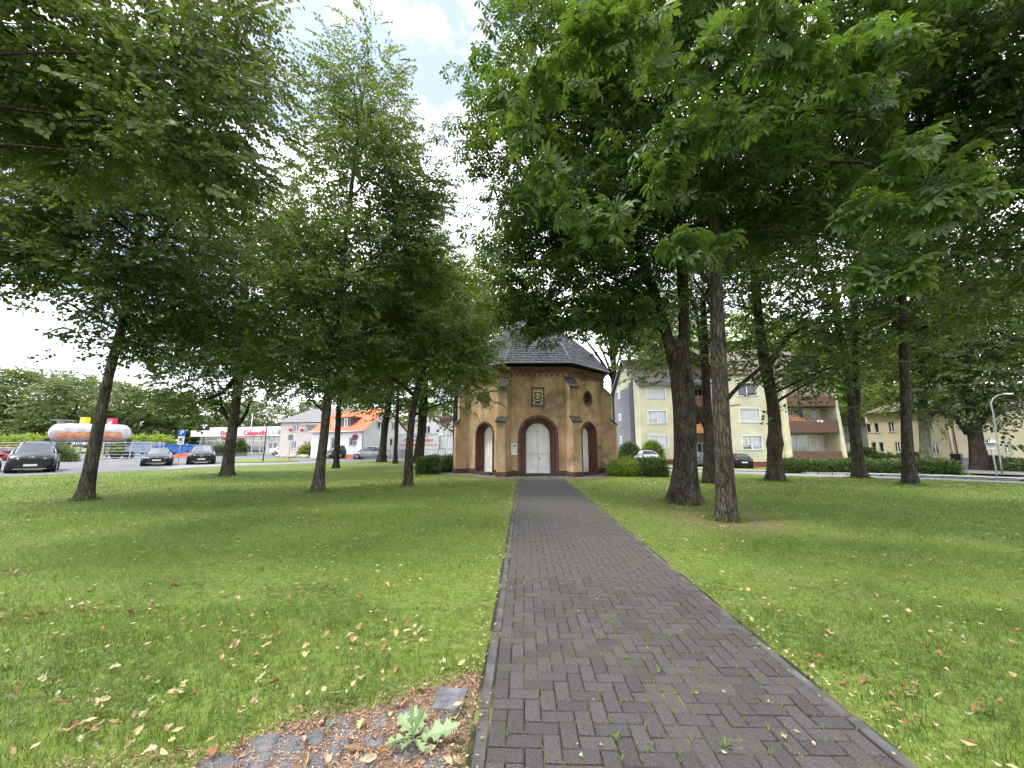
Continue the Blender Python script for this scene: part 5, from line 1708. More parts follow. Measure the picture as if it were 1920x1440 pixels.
# wheelie bins
def bin_(px, py, lb):
    b = gnd(px, py)
    r2 = empty('wheelie_bin', b + Vector((0, 0, 0.14)), 0.5)
    tag(r2, lb, 'bin')
    m = MB(); w, d = 0.40, 0.38
    q = [(-w * .8, -d * .8, .08), (w * .8, -d * .8, .08), (w * .8, d * .8, .08), (-w * .8, d * .8, .08), (-w, -d, 1.2), (w, -d, 1.2), (w, d, 1.2), (-w, d, 1.2)]
    m.add(q, [(3, 2, 1, 0), (4, 5, 6, 7), (0, 1, 5, 4), (1, 2, 6, 5), (2, 3, 7, 6), (3, 0, 4, 7)]); m.build('body', MAT['paint_dark'], r2)
    MB().box((0, 0, 1.24), (w * 2.1, d * 2.1, .07), 0, .02).build('lid', MAT['paint_dark'], r2)
    for s in (-1, 1): MB().lathe([(0.1, -.03), (0.1, .03)], 12, (s * w * .85, d * .9, .1), 'x').build('wheel', MAT['rubber'], r2)
bin_(1797, 876, 'black wheelie bin at the corner of the yellow house')
bin_(1872, 884, 'black wheelie bin behind the grey street lamp pole')
# boulders along the verge, planters at the shop
mat('boulder', (0.42, 0.36, 0.28), 0.9, scale=4, var=0.25, bump=0.5, bscale=9)
bl = random.Random(4)
for i, px in enumerate((522, 534, 545, 553, 566, 574, 585, 596, 612, 622)):
    bm = bmesh.new(); bmesh.ops.create_icosphere(bm, subdivisions=2, radius=1.0)
    for v in bm.verts: v.co *= 1 + 0.25 * math.sin(v.co.x * 3 + i) * math.cos(v.co.y * 2.3 + i * 2)
    me = MB().bm(bm, lambda c: (c.x * .55, c.y * .4, c.z * .3 + .12), True).mesh('boulder', MAT['boulder'])
    b = gnd(px, 857 + (i % 3) * 0.8)
    tag(obj('boulder', me, None, b, (0, 0, bl.random() * 3)), 'pale rounded boulder in the row along the street verge', 'boulder', 'boulders along the verge')

# ---------------------------------------------------------------- trees
def bark_mat(name, c1, c2, ridge=0.5, scale=7.0, moss=0.0):
    """fissured bark: long plates parted by dark cracks"""
    m = mat(name, c1, 0.95, scale=scale, color2=c2, stretch=(1, 1, 0.3), bump=0, spec=0.15, detail=9)
    n, l = m.node_tree.nodes, m.node_tree.links
    bs = n['Principled BSDF']
    src = bs.inputs['Base Color'].links[0].from_socket
    tc = n.new('ShaderNodeTexCoord')
    dn = n.new('ShaderNodeTexNoise'); dn.inputs['Scale'].default_value = 3.0; dn.inputs['Detail'].default_value = 4
    l.new(tc.outputs['Object'], dn.inputs['Vector'])
    ad = n.new('ShaderNodeMixRGB'); ad.blend_type = 'ADD'; ad.inputs['Fac'].default_value = 0.12
    l.new(tc.outputs['Object'], ad.inputs['Color1']); l.new(dn.outputs['Color'], ad.inputs['Color2'])
    mp = n.new('ShaderNodeMapping'); mp.inputs['Scale'].default_value = (1, 1, 0.17)
    l.new(ad.outputs['Color'], mp.inputs['Vector'])
    vo = n.new('ShaderNodeTexVoronoi'); vo.feature = 'DISTANCE_TO_EDGE'; vo.inputs['Scale'].default_value = 17
    l.new(mp.outputs['Vector'], vo.inputs['Vector'])
    cr = n.new('ShaderNodeValToRGB')
    cr.color_ramp.elements[0].position, cr.color_ramp.elements[1].position = 0.0, 0.16
    cr.color_ramp.elements[0].color = (0.30, 0.30, 0.30, 1)
    l.new(vo.outputs['Distance'], cr.inputs['Fac'])
    mu = n.new('ShaderNodeMixRGB'); mu.blend_type = 'MULTIPLY'; mu.inputs['Fac'].default_value = min(1.0, ridge)
    l.new(src, mu.inputs['Color1']); l.new(cr.outputs['Color'], mu.inputs['Color2'])
    big = n.new('ShaderNodeTexNoise'); big.inputs['Scale'].default_value = 2.4; big.inputs['Detail'].default_value = 6
    l.new(tc.outputs['Object'], big.inputs['Vector'])
    r2 = n.new('ShaderNodeValToRGB'); r2.color_ramp.elements[0].position, r2.color_ramp.elements[1].position = 0.52, 0.70
    l.new(big.outputs['Fac'], r2.inputs['Fac'])
    f = n.new('ShaderNodeMath'); f.operation = 'MULTIPLY'; f.inputs[1].default_value = 0.5
    l.new(r2.outputs['Color'], f.inputs[0])
    lich = n.new('ShaderNodeMixRGB'); lich.inputs['Color2'].default_value = (c2[0] * 1.15, c2[1] * 1.25, c2[2] * 0.85, 1)
    l.new(f.outputs[0], lich.inputs['Fac']); l.new(mu.outputs['Color'], lich.inputs['Color1'])
    l.new(lich.outputs['Color'], bs.inputs['Base Color'])
    fn = n.new('ShaderNodeTexNoise'); fn.inputs['Scale'].default_value = 40; fn.inputs['Detail'].default_value = 6
    l.new(mp.outputs['Vector'], fn.inputs['Vector'])
    sm = n.new('ShaderNodeMath'); sm.operation = 'MULTIPLY_ADD'; sm.inputs[1].default_value = 0.35
    l.new(fn.outputs['Fac'], sm.inputs[0]); l.new(cr.outputs['Color'], sm.inputs[2])
    bp = n.new('ShaderNodeBump'); bp.inputs['Strength'].default_value = min(1.0, ridge); bp.inputs['Distance'].default_value = 0.04
    l.new(sm.outputs[0], bp.inputs['Height'])
    l.new(bp.outputs['Normal'], bs.inputs['Normal'])
    return m
bark_mat('bark_dark', (0.034, 0.028, 0.022), (0.085, 0.072, 0.058), 1.0)
bark_mat('bark_grey', (0.045, 0.038, 0.029), (0.105, 0.092, 0.072), 0.9, 9.0)
bark_mat('bark_limb', (0.028, 0.023, 0.018), (0.060, 0.050, 0.040), 0.8)
bark_mat('bark_lime', (0.052, 0.044, 0.035), (0.115, 0.100, 0.082), 0.9)
bark_mat('bark_plane', (0.16, 0.145, 0.11), (0.32, 0.30, 0.24), 0.4, 5.0)
leaf_mat('leaf_lime', (0.036, 0.056, 0.018), (0.108, 0.142, 0.042), (0.18, 0.24, 0.035))
leaf_mat('leaf_lime_dark', (0.020, 0.036, 0.011), (0.066, 0.096, 0.026), (0.125, 0.180, 0.022), tw=0.38)
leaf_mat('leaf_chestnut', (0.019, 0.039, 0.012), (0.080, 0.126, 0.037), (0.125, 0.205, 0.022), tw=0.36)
leaf_mat('leaf_light', (0.10, 0.155, 0.03), (0.18, 0.24, 0.05), (0.28, 0.38, 0.06))
leaf_mat('leaf_mid', (0.055, 0.085, 0.022), (0.145, 0.182, 0.048), (0.24, 0.30, 0.045))
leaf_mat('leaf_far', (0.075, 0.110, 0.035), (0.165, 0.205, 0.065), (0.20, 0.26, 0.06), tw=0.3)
leaf_mat('leaf_purple', (0.06, 0.018, 0.035), (0.13, 0.04, 0.07), (0.18, 0.05, 0.08), tw=0.3)
leaf_mat('leaf_hedge', (0.045, 0.070, 0.022), (0.115, 0.155, 0.048), (0.10, 0.19, 0.03), tw=0.25)
leaf_mat('leaf_yellow', (0.16, 0.22, 0.03), (0.28, 0.34, 0.06), (0.34, 0.42, 0.06), tw=0.35)
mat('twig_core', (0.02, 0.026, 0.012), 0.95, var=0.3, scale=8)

trng = np.random.default_rng(23)
def leaf_rot(d, nrm):
    """rows: leaf axes for direction d and normal nrm"""
    d = d / np.linalg.norm(d)
    nrm = nrm - d * nrm.dot(d)
    nrm = nrm / (np.linalg.norm(nrm) + 1e-9)
    s = np.cross(nrm, d)
    return np.stack([d, s, nrm])
DIAMOND = (np.array([(0, 0, 0), (.45, .40, .07), (1, 0, -.06), (.45, -.40, .07)]), np.array([(0, 2, 1), (0, 3, 2)]))
HEART = (np.array([(0, 0, 0), (.12, .34, .04), (.50, .42, .08), (1.0, 0, -.12), (.50, -.42, .08), (.12, -.34, .04), (.5, 0, -.0)]),
         np.array([(0, 6, 1), (1, 6, 2), (2, 6, 3), (0, 5, 6), (5, 4, 6), (4, 3, 6)]))
def lime_spray(rng, n=13, size=0.12, L=0.6, leaf=DIAMOND):
    V, T, A = [], [], []
    b = 0
    for i in range(n):
        t = (i + 0.6) / n
        side = 1 if i % 2 else -1
        pos = np.array([L * t, 0.02 * side, -0.10 * t * t + rng.normal(0, .015)])
        ang = side * (1.15 - 0.75 * t + rng.normal(0, .18))
        d = np.array([math.cos(ang), math.sin(ang), -0.35 + rng.normal(0, .45)])
        nr = np.array([rng.normal(0, .7), rng.normal(0, .7), 1.0])
        M_ = leaf_rot(d, nr) * size * rng.uniform(.7, 1.2)
        V.append(leaf[0] @ M_ + pos + np.array([0, side * size * .25, 0]))
        T.append(leaf[1] + b)
        A.append(np.full(len(leaf[0]), np.clip(0.5 + rng.normal(0, .25), 0, 1)))
        b += len(leaf[0])
    # the twig itself: a thin triangular strip
    tw = np.array([(0, .004, 0), (0, -.004, 0), (L, 0, -.10), (L * .5, 0, .004)])
    V.append(tw); T.append(np.array([(0, 1, 3), (3, 1, 2)]) + b); A.append(np.zeros(4))
    return np.concatenate(V), np.concatenate(T), np.concatenate(A)
def palmate(rng, d, nr, pos, size, nlf, hi):
    V, T, A = [], [], []
    b = 0
    M_ = leaf_rot(d, nr)
    angs = np.linspace(-1.95, 1.95, nlf)
    base_v = np.clip(0.5 + rng.normal(0, .22), 0, 1)
    for a in angs:
        ln = size * (1.0 - 0.42 * (abs(a) / 1.95) ** 1.5) * rng.uniform(.9, 1.08)
        if hi: lf = np.array([(0, 0, 0), (.34, .09, .03), (.70, .20, .03), (1, 0, -.20), (.70, -.20, .03), (.34, -.09, .03), (.68, 0, -.04)]); tr = np.array([(0, 6, 1), (1, 6, 2), (2, 6, 3), (0, 5, 6), (5, 4, 6), (4, 3, 6)])
        else: lf = np.array([(0, 0, 0), (.66, .20, .0), (1, 0, -.16), (.66, -.20, .0)]); tr = np.array([(0, 2, 1), (0, 3, 2)])
        lf = lf * ln
        droop = -0.22 + rng.normal(0, .10)
        c, s = math.cos(a), math.sin(a)
        x, y, z = lf[:, 0], lf[:, 1], lf[:, 2] + lf[:, 0] * droop
        q = np.stack([x * c - y * s, x * s + y * c, z], 1)
        V.append(q @ M_ + pos); T.append(tr + b); A.append(np.full(len(lf), np.clip(base_v + rng.normal(0, .06), 0, 1)))
        b += len(lf)
    return np.concatenate(V), np.concatenate(T), np.concatenate(A)
def chestnut_whorl(rng, nleaf=5, size=0.21, nlf=5, hi=False):
    V, T, A = [], [], []
    b = 0
    for i in range(nleaf):
        az = 2 * math.pi * i / nleaf + rng.normal(0, .25)
        el = rng.uniform(-.35, .35)
        d = np.array([math.cos(az), math.sin(az), el])
        pet = rng.uniform(.10, .20)
        pos = d * pet
        v, t, a = palmate(rng, np.array([d[0], d[1], -.25]), np.array([d[0] * .35, d[1] * .35, 1.0]) + rng.normal(0, .12, 3), pos, size * rng.uniform(.8, 1.15), nlf, hi)
        V.append(v); T.append(t + b); A.append(a); b += len(v)
        if hi:
            pt = np.array([(0, 0, 0), (0, 0, .008), pos, pos])
            V.append(pt); T.append(np.array([(0, 1, 2)]) + b); A.append(np.full(4, .9)); b += 4
    return np.concatenate(V), np.concatenate(T), np.concatenate(A)
def place(templates, pos, dirs, ups, scl, rng, tint):
    """instance templates at pos with x axis dirs and z axis ups -> one vertex/triangle soup"""
    VV, TT, AA = [], [], []
    b = 0
    which = rng.integers(0, len(templates), len(pos))
    for k, (v, t, a) in enumerate(templates):
        idx = np.where(which == k)[0]
        if len(idx) == 0: continue
        d = dirs[idx] / np.linalg.norm(dirs[idx], axis=1, keepdims=True)
        u = ups[idx] - d * np.sum(ups[idx] * d, 1, keepdims=True)
        u /= np.linalg.norm(u, axis=1, keepdims=True) + 1e-9
        s = np.cross(u, d)
        M_ = np.stack([d, s, u], 1) * scl[idx][:, None, None]
        W = np.einsum('vi,nij->nvj', v, M_) + pos[idx][:, None, :]
        n, m = len(idx), len(v)
        VV.append(W.reshape(-1, 3))
        TT.append((t[None] + (np.arange(n) * m)[:, None, None] + b).reshape(-1, 3))
        AA.append(np.clip(a[None] + tint[idx][:, None], 0, 1).reshape(-1))
        b += n * m
    return np.concatenate(VV), np.concatenate(TT), np.concatenate(AA)
def blob(px, py, Y, rpx, rpy, dep):
    c = at(px, py, Y)
    zc = (c.y * CP + (c.z - CAMH) * SP) / FPX
    return np.array(c), np.array([rpx * zc, dep, rpy * zc])
def sample_blobs(blobs, n, rng, shell=0.5):
    w = np.array([b[1].prod() ** (2 / 3) for b in blobs])
    k = rng.choice(len(blobs), n, p=w / w.sum())
    d = rng.normal(size=(n, 3))
    d /= np.linalg.norm(d, axis=1, keepdims=True)
    r = 1 - shell * rng.random(n) ** 1.5
    c = np.array([b[0] for b in blobs])[k]
    rad = np.array([b[1] for b in blobs])[k]
    return c + d * r[:, None] * rad
LIME = [lime_spray(trng, 13, .125, .62) for _ in range(8)]
LIME_HI = [lime_spray(trng, 14, .115, .70, HEART) for _ in range(8)]
BROAD = [lime_spray(trng, 11, .19, .75) for _ in range(8)]
CHEST = [chestnut_whorl(trng, 5, .22, 5, False) for _ in range(8)]
CHEST_HI = [chestnut_whorl(trng, 5, .23, 7, True) for _ in range(8)]
FARL = [lime_spray(trng, 9, .42, 1.3) for _ in range(6)]

def bez(a, m, b, n=6): return [a * ((1 - t) ** 2) + m * (2 * t * (1 - t)) + b * (t * t) for t in [i / n for i in range(n + 1)]]
def tree(name, label, stems, Y, blobs, leafm, barkm, nclump, nspray, tmpl, clump_r=0.8, sscale=1.0, seed=0, group=None, flare=0.45, flute=0.0, limb_n=14,
         limbs=(), near=None, droop=0.1, limb_k=0.016, base=None, cat='tree', knob=None, shell=0.5, lift=0.0):
    """stems: list of [(px, py, half-width px), ...] trunk lines; the first starts at the foot"""
    rng = np.random.default_rng(100 + seed)
    foot = base if base is not None else gnd(stems[0][0][0], stems[0][0][1])
    Yf = foot.y
    root = empty(name, foot)
    tag(root, label, cat, group)
    k = np.array(foot)
    lines = []
    tr = MB()
    for si, st in enumerate(stems):
        P, Rr = [], []
        for (px, py, hw) in st:
            p = at(px, py, Yf) if not (si == 0 and py == st[0][1]) else foot
            P.append(Vector(p)); Rr.append(hw * Yf / FPX * (math.cos(math.atan((px - 960) / FPX)) if px > -500 else 1.0))
        fine, fr = [], []
        for i in range(len(P) - 1):
            n = max(2, int((P[i + 1] - P[i]).length / (0.12 if (si == 0 and i == 0) else 0.4)))
            p_1 = P[i - 1] if i > 0 else P[i] * 2 - P[i + 1]
            p2 = P[i + 2] if i + 2 < len(P) else P[i + 1] * 2 - P[i]
            for j in range(n):
                t = j / n
                a, b_, c_, d_ = p_1, P[i], P[i + 1], p2
                q = 0.5 * ((2 * b_) + (-a + c_) * t + (2 * a - 5 * b_ + 4 * c_ - d_) * t * t + (-a + 3 * b_ - 3 * c_ + d_) * t ** 3)
                fine.append(q); fr.append(Rr[i] + (Rr[i + 1] - Rr[i]) * t)
        fine.append(P[-1]); fr.append(Rr[-1])
        if si == 0: fine[0] = fine[0] - Vector((0, 0, 0.12))
        ph0 = rng.random(6) * 6.28
        def fl(i, ph, fine=fine, si=si):
            h = fine[i].z - foot.z
            f = 1 + 0.05 * math.sin(2 * ph + ph0[0] + h * 1.3) + 0.04 * math.sin(5 * ph + ph0[1] + h * 0.7) + flute * math.sin(7 * ph + ph0[2] + 0.2 * h)
            if si == 0:
                e = math.exp(-max(0, h) / 0.28)
                f += flare * e * (1.0 + 0.45 * math.sin(5 * ph + ph0[3])) + 0.25 * flare * math.exp(-max(0, h) / 0.9)
            if knob:
                f += knob[1] * math.exp(-((h - knob[0]) / 0.22) ** 2) * (0.7 + 0.5 * math.sin(2 * ph + 1.0) + 0.25 * math.sin(5 * ph))
            return f
        tr.tube([p - foot for p in fine], fr, 26 if si == 0 else 14, True, fl)
        lines.append((fine, fr))
    tr.build('trunk', barkm, root)
    B = [blob(*b) for b in blobs]
    cl = sample_blobs(B, nclump, rng, shell)
    zmin = foot.z + 1.9
    cl = cl[cl[:, 2] > zmin]
    # limbs
    zlow = min(c[2] for c in cl) - 1.0
    att = [(p, r) for f, r_ in lines for p, r in zip(f, r_) if p.z > max(zlow, foot.z + 2.0)]
    if not att: att = [(lines[0][0][-1], lines[0][1][-1])]
    ap_ = np.array([a[0] for a in att]); ar_ = np.array([a[1] for a in att])
    lb = MB()
    for (pts) in limbs:          # hand-placed big limbs: (px, py, hw, Y)
        q = [Vector(at(a, b, Y_)) - foot for a, b, hw, Y_ in pts]
        fine = []
        for i in range(len(q) - 1):
            for j in range(5): fine.append(q[i].lerp(q[i + 1], j / 5))
        fine.append(q[-1])
        for i in range(1, len(fine) - 1): fine[i] = (fine[i - 1] + fine[i] * 2 + fine[i + 1]) / 4
        rr0, rr1 = pts[0][2] * pts[0][3] / FPX, pts[-1][2] * pts[-1][3] / FPX
        rads = [rr0 + (rr1 - rr0) * i / (len(fine) - 1) for i in range(len(fine))]
        lb.tube(fine, rads, 10)
        ap_ = np.vstack([ap_, np.array([p + foot for p in fine])]); ar_ = np.concatenate([ar_, rads])
    # farthest-point choice of limb ends
    ends = [int(rng.integers(len(cl)))]
    dmin = np.linalg.norm(cl - cl[ends[0]], axis=1)
    for _ in range(min(limb_n, len(cl)) - 1):
        j = int(dmin.argmax()); ends.append(j)
        dmin = np.minimum(dmin, np.linalg.norm(cl - cl[j], axis=1))
    nodes, nrad = [ap_], [ar_]
    for j in ends:
        c = cl[j]
        dv = c - ap_
        cost = np.linalg.norm(dv, axis=1) + 1.2 * np.maximum(0, ap_[:, 2] - c[2] + 0.45 * np.linalg.norm(dv[:, :2], axis=1))
        i = int(cost.argmin())
        a, e = Vector(ap_[i]), Vector(c)
        L = (e - a).length
        mid = a.lerp(e, 0.5) + Vector((rng.normal(0, .06) * L, rng.normal(0, .06) * L, rng.normal(.08, .09) * L))
        pts = bez(a, mid, e, 8)
        r0 = min(ar_[i] * 0.55, 0.010 + limb_k * L)
        rads = [r0 * (1 - 0.8 * t / 8) for t in range(9)]
        lb.tube([p - foot for p in pts], rads, 7, False)
        nodes.append(np.array(pts[2:])); nrad.append(np.array(rads[2:]))
    NP, NR = np.vstack(nodes), np.concatenate(nrad)
    for c in cl:
        dv = c - NP
        cost = np.linalg.norm(dv, axis=1) + 0.5 * np.maximum(0, NP[:, 2] - c[2])
        i = int(cost.argmin())
        a, e = Vector(NP[i]), Vector(c)
        L = (e - a).length
        if L < 0.15: continue
        mid = a.lerp(e, 0.5) + Vector((rng.normal(0, .1) * L, rng.normal(0, .1) * L, 0.08 * L))
        r0 = min(NR[i] * 0.6, 0.006 + 0.008 * L)
        lb.tube([p - foot for p in bez(a, mid, e, 4)], [r0, r0 * .8, r0 * .65, r0 * .5, r0 * .35], 4, False)
    lb.build('limbs', MAT['bark_limb'], root)
    # foliage
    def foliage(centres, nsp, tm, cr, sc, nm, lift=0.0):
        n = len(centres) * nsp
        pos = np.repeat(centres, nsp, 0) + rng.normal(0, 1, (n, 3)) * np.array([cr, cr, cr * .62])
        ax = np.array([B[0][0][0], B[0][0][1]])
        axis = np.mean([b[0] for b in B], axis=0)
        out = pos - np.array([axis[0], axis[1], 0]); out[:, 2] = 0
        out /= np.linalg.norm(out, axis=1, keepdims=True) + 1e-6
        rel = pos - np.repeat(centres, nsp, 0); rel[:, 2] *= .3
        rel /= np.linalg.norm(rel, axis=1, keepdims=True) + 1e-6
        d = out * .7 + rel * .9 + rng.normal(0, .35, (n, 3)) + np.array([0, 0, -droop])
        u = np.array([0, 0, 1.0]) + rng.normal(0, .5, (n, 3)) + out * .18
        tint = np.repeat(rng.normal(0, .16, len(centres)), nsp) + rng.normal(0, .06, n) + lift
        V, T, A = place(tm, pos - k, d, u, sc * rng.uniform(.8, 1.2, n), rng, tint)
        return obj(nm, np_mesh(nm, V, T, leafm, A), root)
    foliage(cl, nspray, tmpl, clump_r, sscale, 'crown', lift)
    if near:
        tm, pts, nsp, cr, sc = near
        cs = np.array([np.array(at(*p)) for p in pts])
        lb2 = MB()
        for c in cs:
            dv = c - NP
            cost = np.linalg.norm(dv, axis=1) + 0.5 * np.maximum(0, NP[:, 2] - c[2])
            i = int(cost.argmin())
            a, e = Vector(NP[i]), Vector(c)
            L = (e - a).length
            mid = a.lerp(e, 0.5) + Vector((0, 0, 0.10 * L))
            r0 = min(NR[i] * .7, .012 + .008 * L)
            lb2.tube([p - foot for p in bez(a, mid, e, 8)], [r0 * (1 - .09 * t) for t in range(9)], 6, False)
        lb2.build('near_boughs', MAT['bark_limb'], root)
        foliage(cs, nsp, tm, cr, sc, 'near_leaves', 0.22)  # lighter leaf tint: light falling from above, put into the colour
    return root
M_ = MAT
# --- left side
def offtree(name, label, base, top, r0, **kw):
    """a tree whose foot stands outside the picture: trunk given in world space"""
    b, t = Vector(base), Vector(top)
    global at
    keep = at
    kw2 = dict(kw)
    pts = [b, b.lerp(t, .33) + Vector((.1, 0, 0)), b.lerp(t, .66), t]
    seq = iter(range(99))
    table = {(-1000 - i, -1000 - i): p for i, p in enumerate(pts)}
    def at2(px, py, Y):
        return table[(px, py)].copy() if (px, py) in table else keep(px, py, Y)
    at = at2
    try:
        Yb = b.y
        hw = lambda r: r * FPX / Yb
        return tree(name, label, [[(-1000, -1000, hw(r0)), (-1001, -1001, hw(r0 * .8)), (-1002, -1002, hw(r0 * .65)), (-1003, -1003, hw(r0 * .4))]], Yb, base=b, **kw2)
    finally:
        at = keep
offtree('lime_tree', 'near lime tree whose leafy boughs hang into the top left corner', (-9.8, 4.5, 0), (-9.0, 5.5, 13.0), 0.32,
     blobs=[(100, 70, 7.0, 220, 120, 2.2), (320, 190, 7.2, 120, 150, 1.4), (390, 50, 7.8, 110, 90, 1.5), (60, 230, 7.0, 120, 90, 1.8), (350, 310, 7.0, 60, 70, 0.8)],
     leafm=M_['leaf_lime'], barkm=M_['bark_lime'], nclump=165, nspray=15, tmpl=LIME_HI, clump_r=0.40, sscale=0.9, seed=1, limb_n=18, droop=0.25, limb_k=0.006)
tree('lime_tree', 'leaning lime tree nearest the black van, bare lower trunk', [[(158, 938, 15), (178, 830, 12.5), (205, 700, 11), (235, 590, 10), (262, 450, 8), (285, 300, 7), (300, 200, 3)]], 12,
     [(250, 420, 12, 150, 130, 2.4), (130, 480, 12, 110, 75, 2.0), (320, 560, 12, 110, 80, 2.0), (60, 420, 12, 90, 60, 1.6), (250, 640, 12, 55, 40, 1.2), (170, 310, 12, 140, 80, 2.0)],
     M_['leaf_lime_dark'], M_['bark_lime'], 230, 13, LIME, 0.50, 1.05, 2, limb_n=20)
tree('lime_tree', 'straight lime tree in line with the shop sign', [[(425, 892, 11), (438, 790, 9.7), (449, 690, 9), (458, 560, 7.5), (468, 420, 6), (475, 300, 2)]], 21,
     [(455, 560, 21, 130, 120, 3.2), (465, 430, 21, 100, 100, 3.0), (380, 660, 21, 110, 60, 2.8), (520, 660, 21, 90, 60, 2.6), (350, 740, 21, 55, 26, 1.8)],
     M_['leaf_lime_dark'], M_['bark_lime'], 240, 12, LIME, 0.70, 1.35, 3, limbs=[[(449, 700, 5, 21.4), (420, 735, 4, 21.0), (385, 750, 2, 20.5)], [(452, 700, 5, 21.4), (490, 680, 3, 21.2), (540, 668, 1.5, 21)], [(441, 800, 4, 21.4), (420, 775, 3, 21.6), (412, 745, 1.5, 21.8)], [(443, 800, 4, 21.4), (462, 775, 3, 21.4), (470, 750, 1.5, 21.4)]])
tree('lime_tree', 'tallest lime tree with pointed crown rising against the bright sky', [[(595, 922, 10.5), (607, 820, 8.5), (616, 730, 8), (630, 600, 7), (648, 440, 5.5), (668, 280, 3.2), (690, 110, 1.5)], [(657, 372, 2.6), (690, 335, 2), (735, 260, 0.8)], [(626, 640, 3.2), (575, 658, 2.4), (520, 690, 1)]], 14,
     [(690, 125, 14, 45, 65, 1.0), (685, 230, 14, 95, 85, 1.9), (690, 350, 14, 125, 100, 2.4), (660, 480, 14, 150, 100, 2.8), (640, 600, 14, 160, 80, 2.8), (590, 690, 14, 120, 45, 2.3), (760, 400, 14, 65, 70, 1.6)],
     M_['leaf_lime'], M_['bark_lime'], 330, 13, LIME, 0.42, 1.0, 4, limb_n=24)
tree('maple_tree', 'slender leaning tree in front of the left chapel wall', [[(765, 912, 8), (768, 830, 7), (776, 760, 6.2), (792, 705, 5.5), (803, 680, 5)], [(803, 683, 5), (815, 655, 4), (850, 640, 2.5), (890, 640, 1)], [(801, 687, 4.5), (795, 640, 3.5), (770, 590, 2.5), (760, 540, 1)], [(780, 745, 4), (745, 715, 2.5), (715, 700, 1)]], 16,
     [(800, 560, 16, 95, 70, 1.9), (840, 640, 16, 60, 50, 1.5), (740, 660, 16, 80, 50, 1.6), (872, 690, 15.6, 38, 32, 1.0), (880, 745, 15.2, 24, 26, 0.6), (885, 640, 15.6, 32, 26, 0.9), (790, 480, 16, 45, 45, 1.2)],
     M_['leaf_mid'], M_['bark_dark'], 190, 10, LIME, 0.44, 1.05, 5, limb_n=16, flare=0.3)
tree('lime_tree', 'slim tree just behind the tallest lime, in front of the dark SUV', [[(630, 878, 5.6), (634, 790, 5), (638, 700, 4.6), (640, 560, 4), (642, 470, 2)]], 28,
     [(650, 650, 28, 90, 60, 3.2), (640, 540, 28, 90, 70, 3.2), (690, 700, 28, 60, 40, 2.6)], M_['leaf_lime_dark'], M_['bark_dark'], 150, 12, BROAD, 0.85, 1.1, 6)
tree('lime_tree', 'stout tree at the street in front of the white gable', [[(716, 866, 7.2), (722, 800, 6.2), (731, 740, 5.8), (736, 680, 6), (740, 560, 3)]], 39,
     [(735, 640, 39, 80, 70, 4), (700, 720, 39, 60, 40, 3), (745, 540, 39, 60, 60, 3.5), (725, 765, 39, 25, 20, 1.6)], M_['leaf_lime_dark'], M_['bark_grey'], 150, 12, BROAD, 1.0, 1.35, 7)
tree('lime_tree', 'thin straight tree beside the stout street tree', [[(741, 869, 3.9), (744, 790, 3.4), (746, 740, 3.2), (748, 600, 2)]], 36,
     [(755, 680, 36, 50, 50, 3), (765, 600, 36, 60, 60, 3)], M_['leaf_lime_dark'], M_['bark_dark'], 90, 12, BROAD, 0.95, 1.2, 8)
tree('lime_tree', 'stout trunk in front of the lettered swap body', [[(784, 867, 9), (790, 810, 8.2), (794, 760, 7.8), (797, 700, 7), (800, 560, 3)]], 39,
     [(815, 660, 39, 80, 60, 4), (800, 560, 39, 80, 70, 4), (800, 755, 39, 30, 22, 2), (840, 740, 39, 22, 24, 2)], M_['leaf_light'], M_['bark_dark'], 150, 12, BROAD, 1.0, 1.35, 9)
# --- behind the chapel
tree('broadleaf_tree', 'large pale green tree rising behind the chapel roof', [[(858, 872, 9), (858, 780, 8), (860, 650, 6), (865, 500, 2)]], 37,
     [(850, 520, 37, 70, 70, 4), (850, 600, 37, 95, 80, 4.5), (930, 560, 37, 60, 70, 4), (915, 620, 37, 60, 60, 4), (870, 700, 37, 60, 50, 4)], M_['leaf_light'], M_['bark_dark'], 230, 13, BROAD, 0.95, 1.3, 10)
tree('broadleaf_tree', 'pale green tree behind the right side of the chapel', [[(1150, 860, 8), (1152, 780, 7), (1150, 650, 5), (1150, 560, 2)]], 48,
     [(1170, 590, 48, 80, 60, 4), (1210, 640, 48, 60, 40, 4), (1110, 600, 48, 50, 40, 3.5)], M_['leaf_light'], M_['bark_dark'], 130, 12, BROAD, 1.1, 1.45, 11)
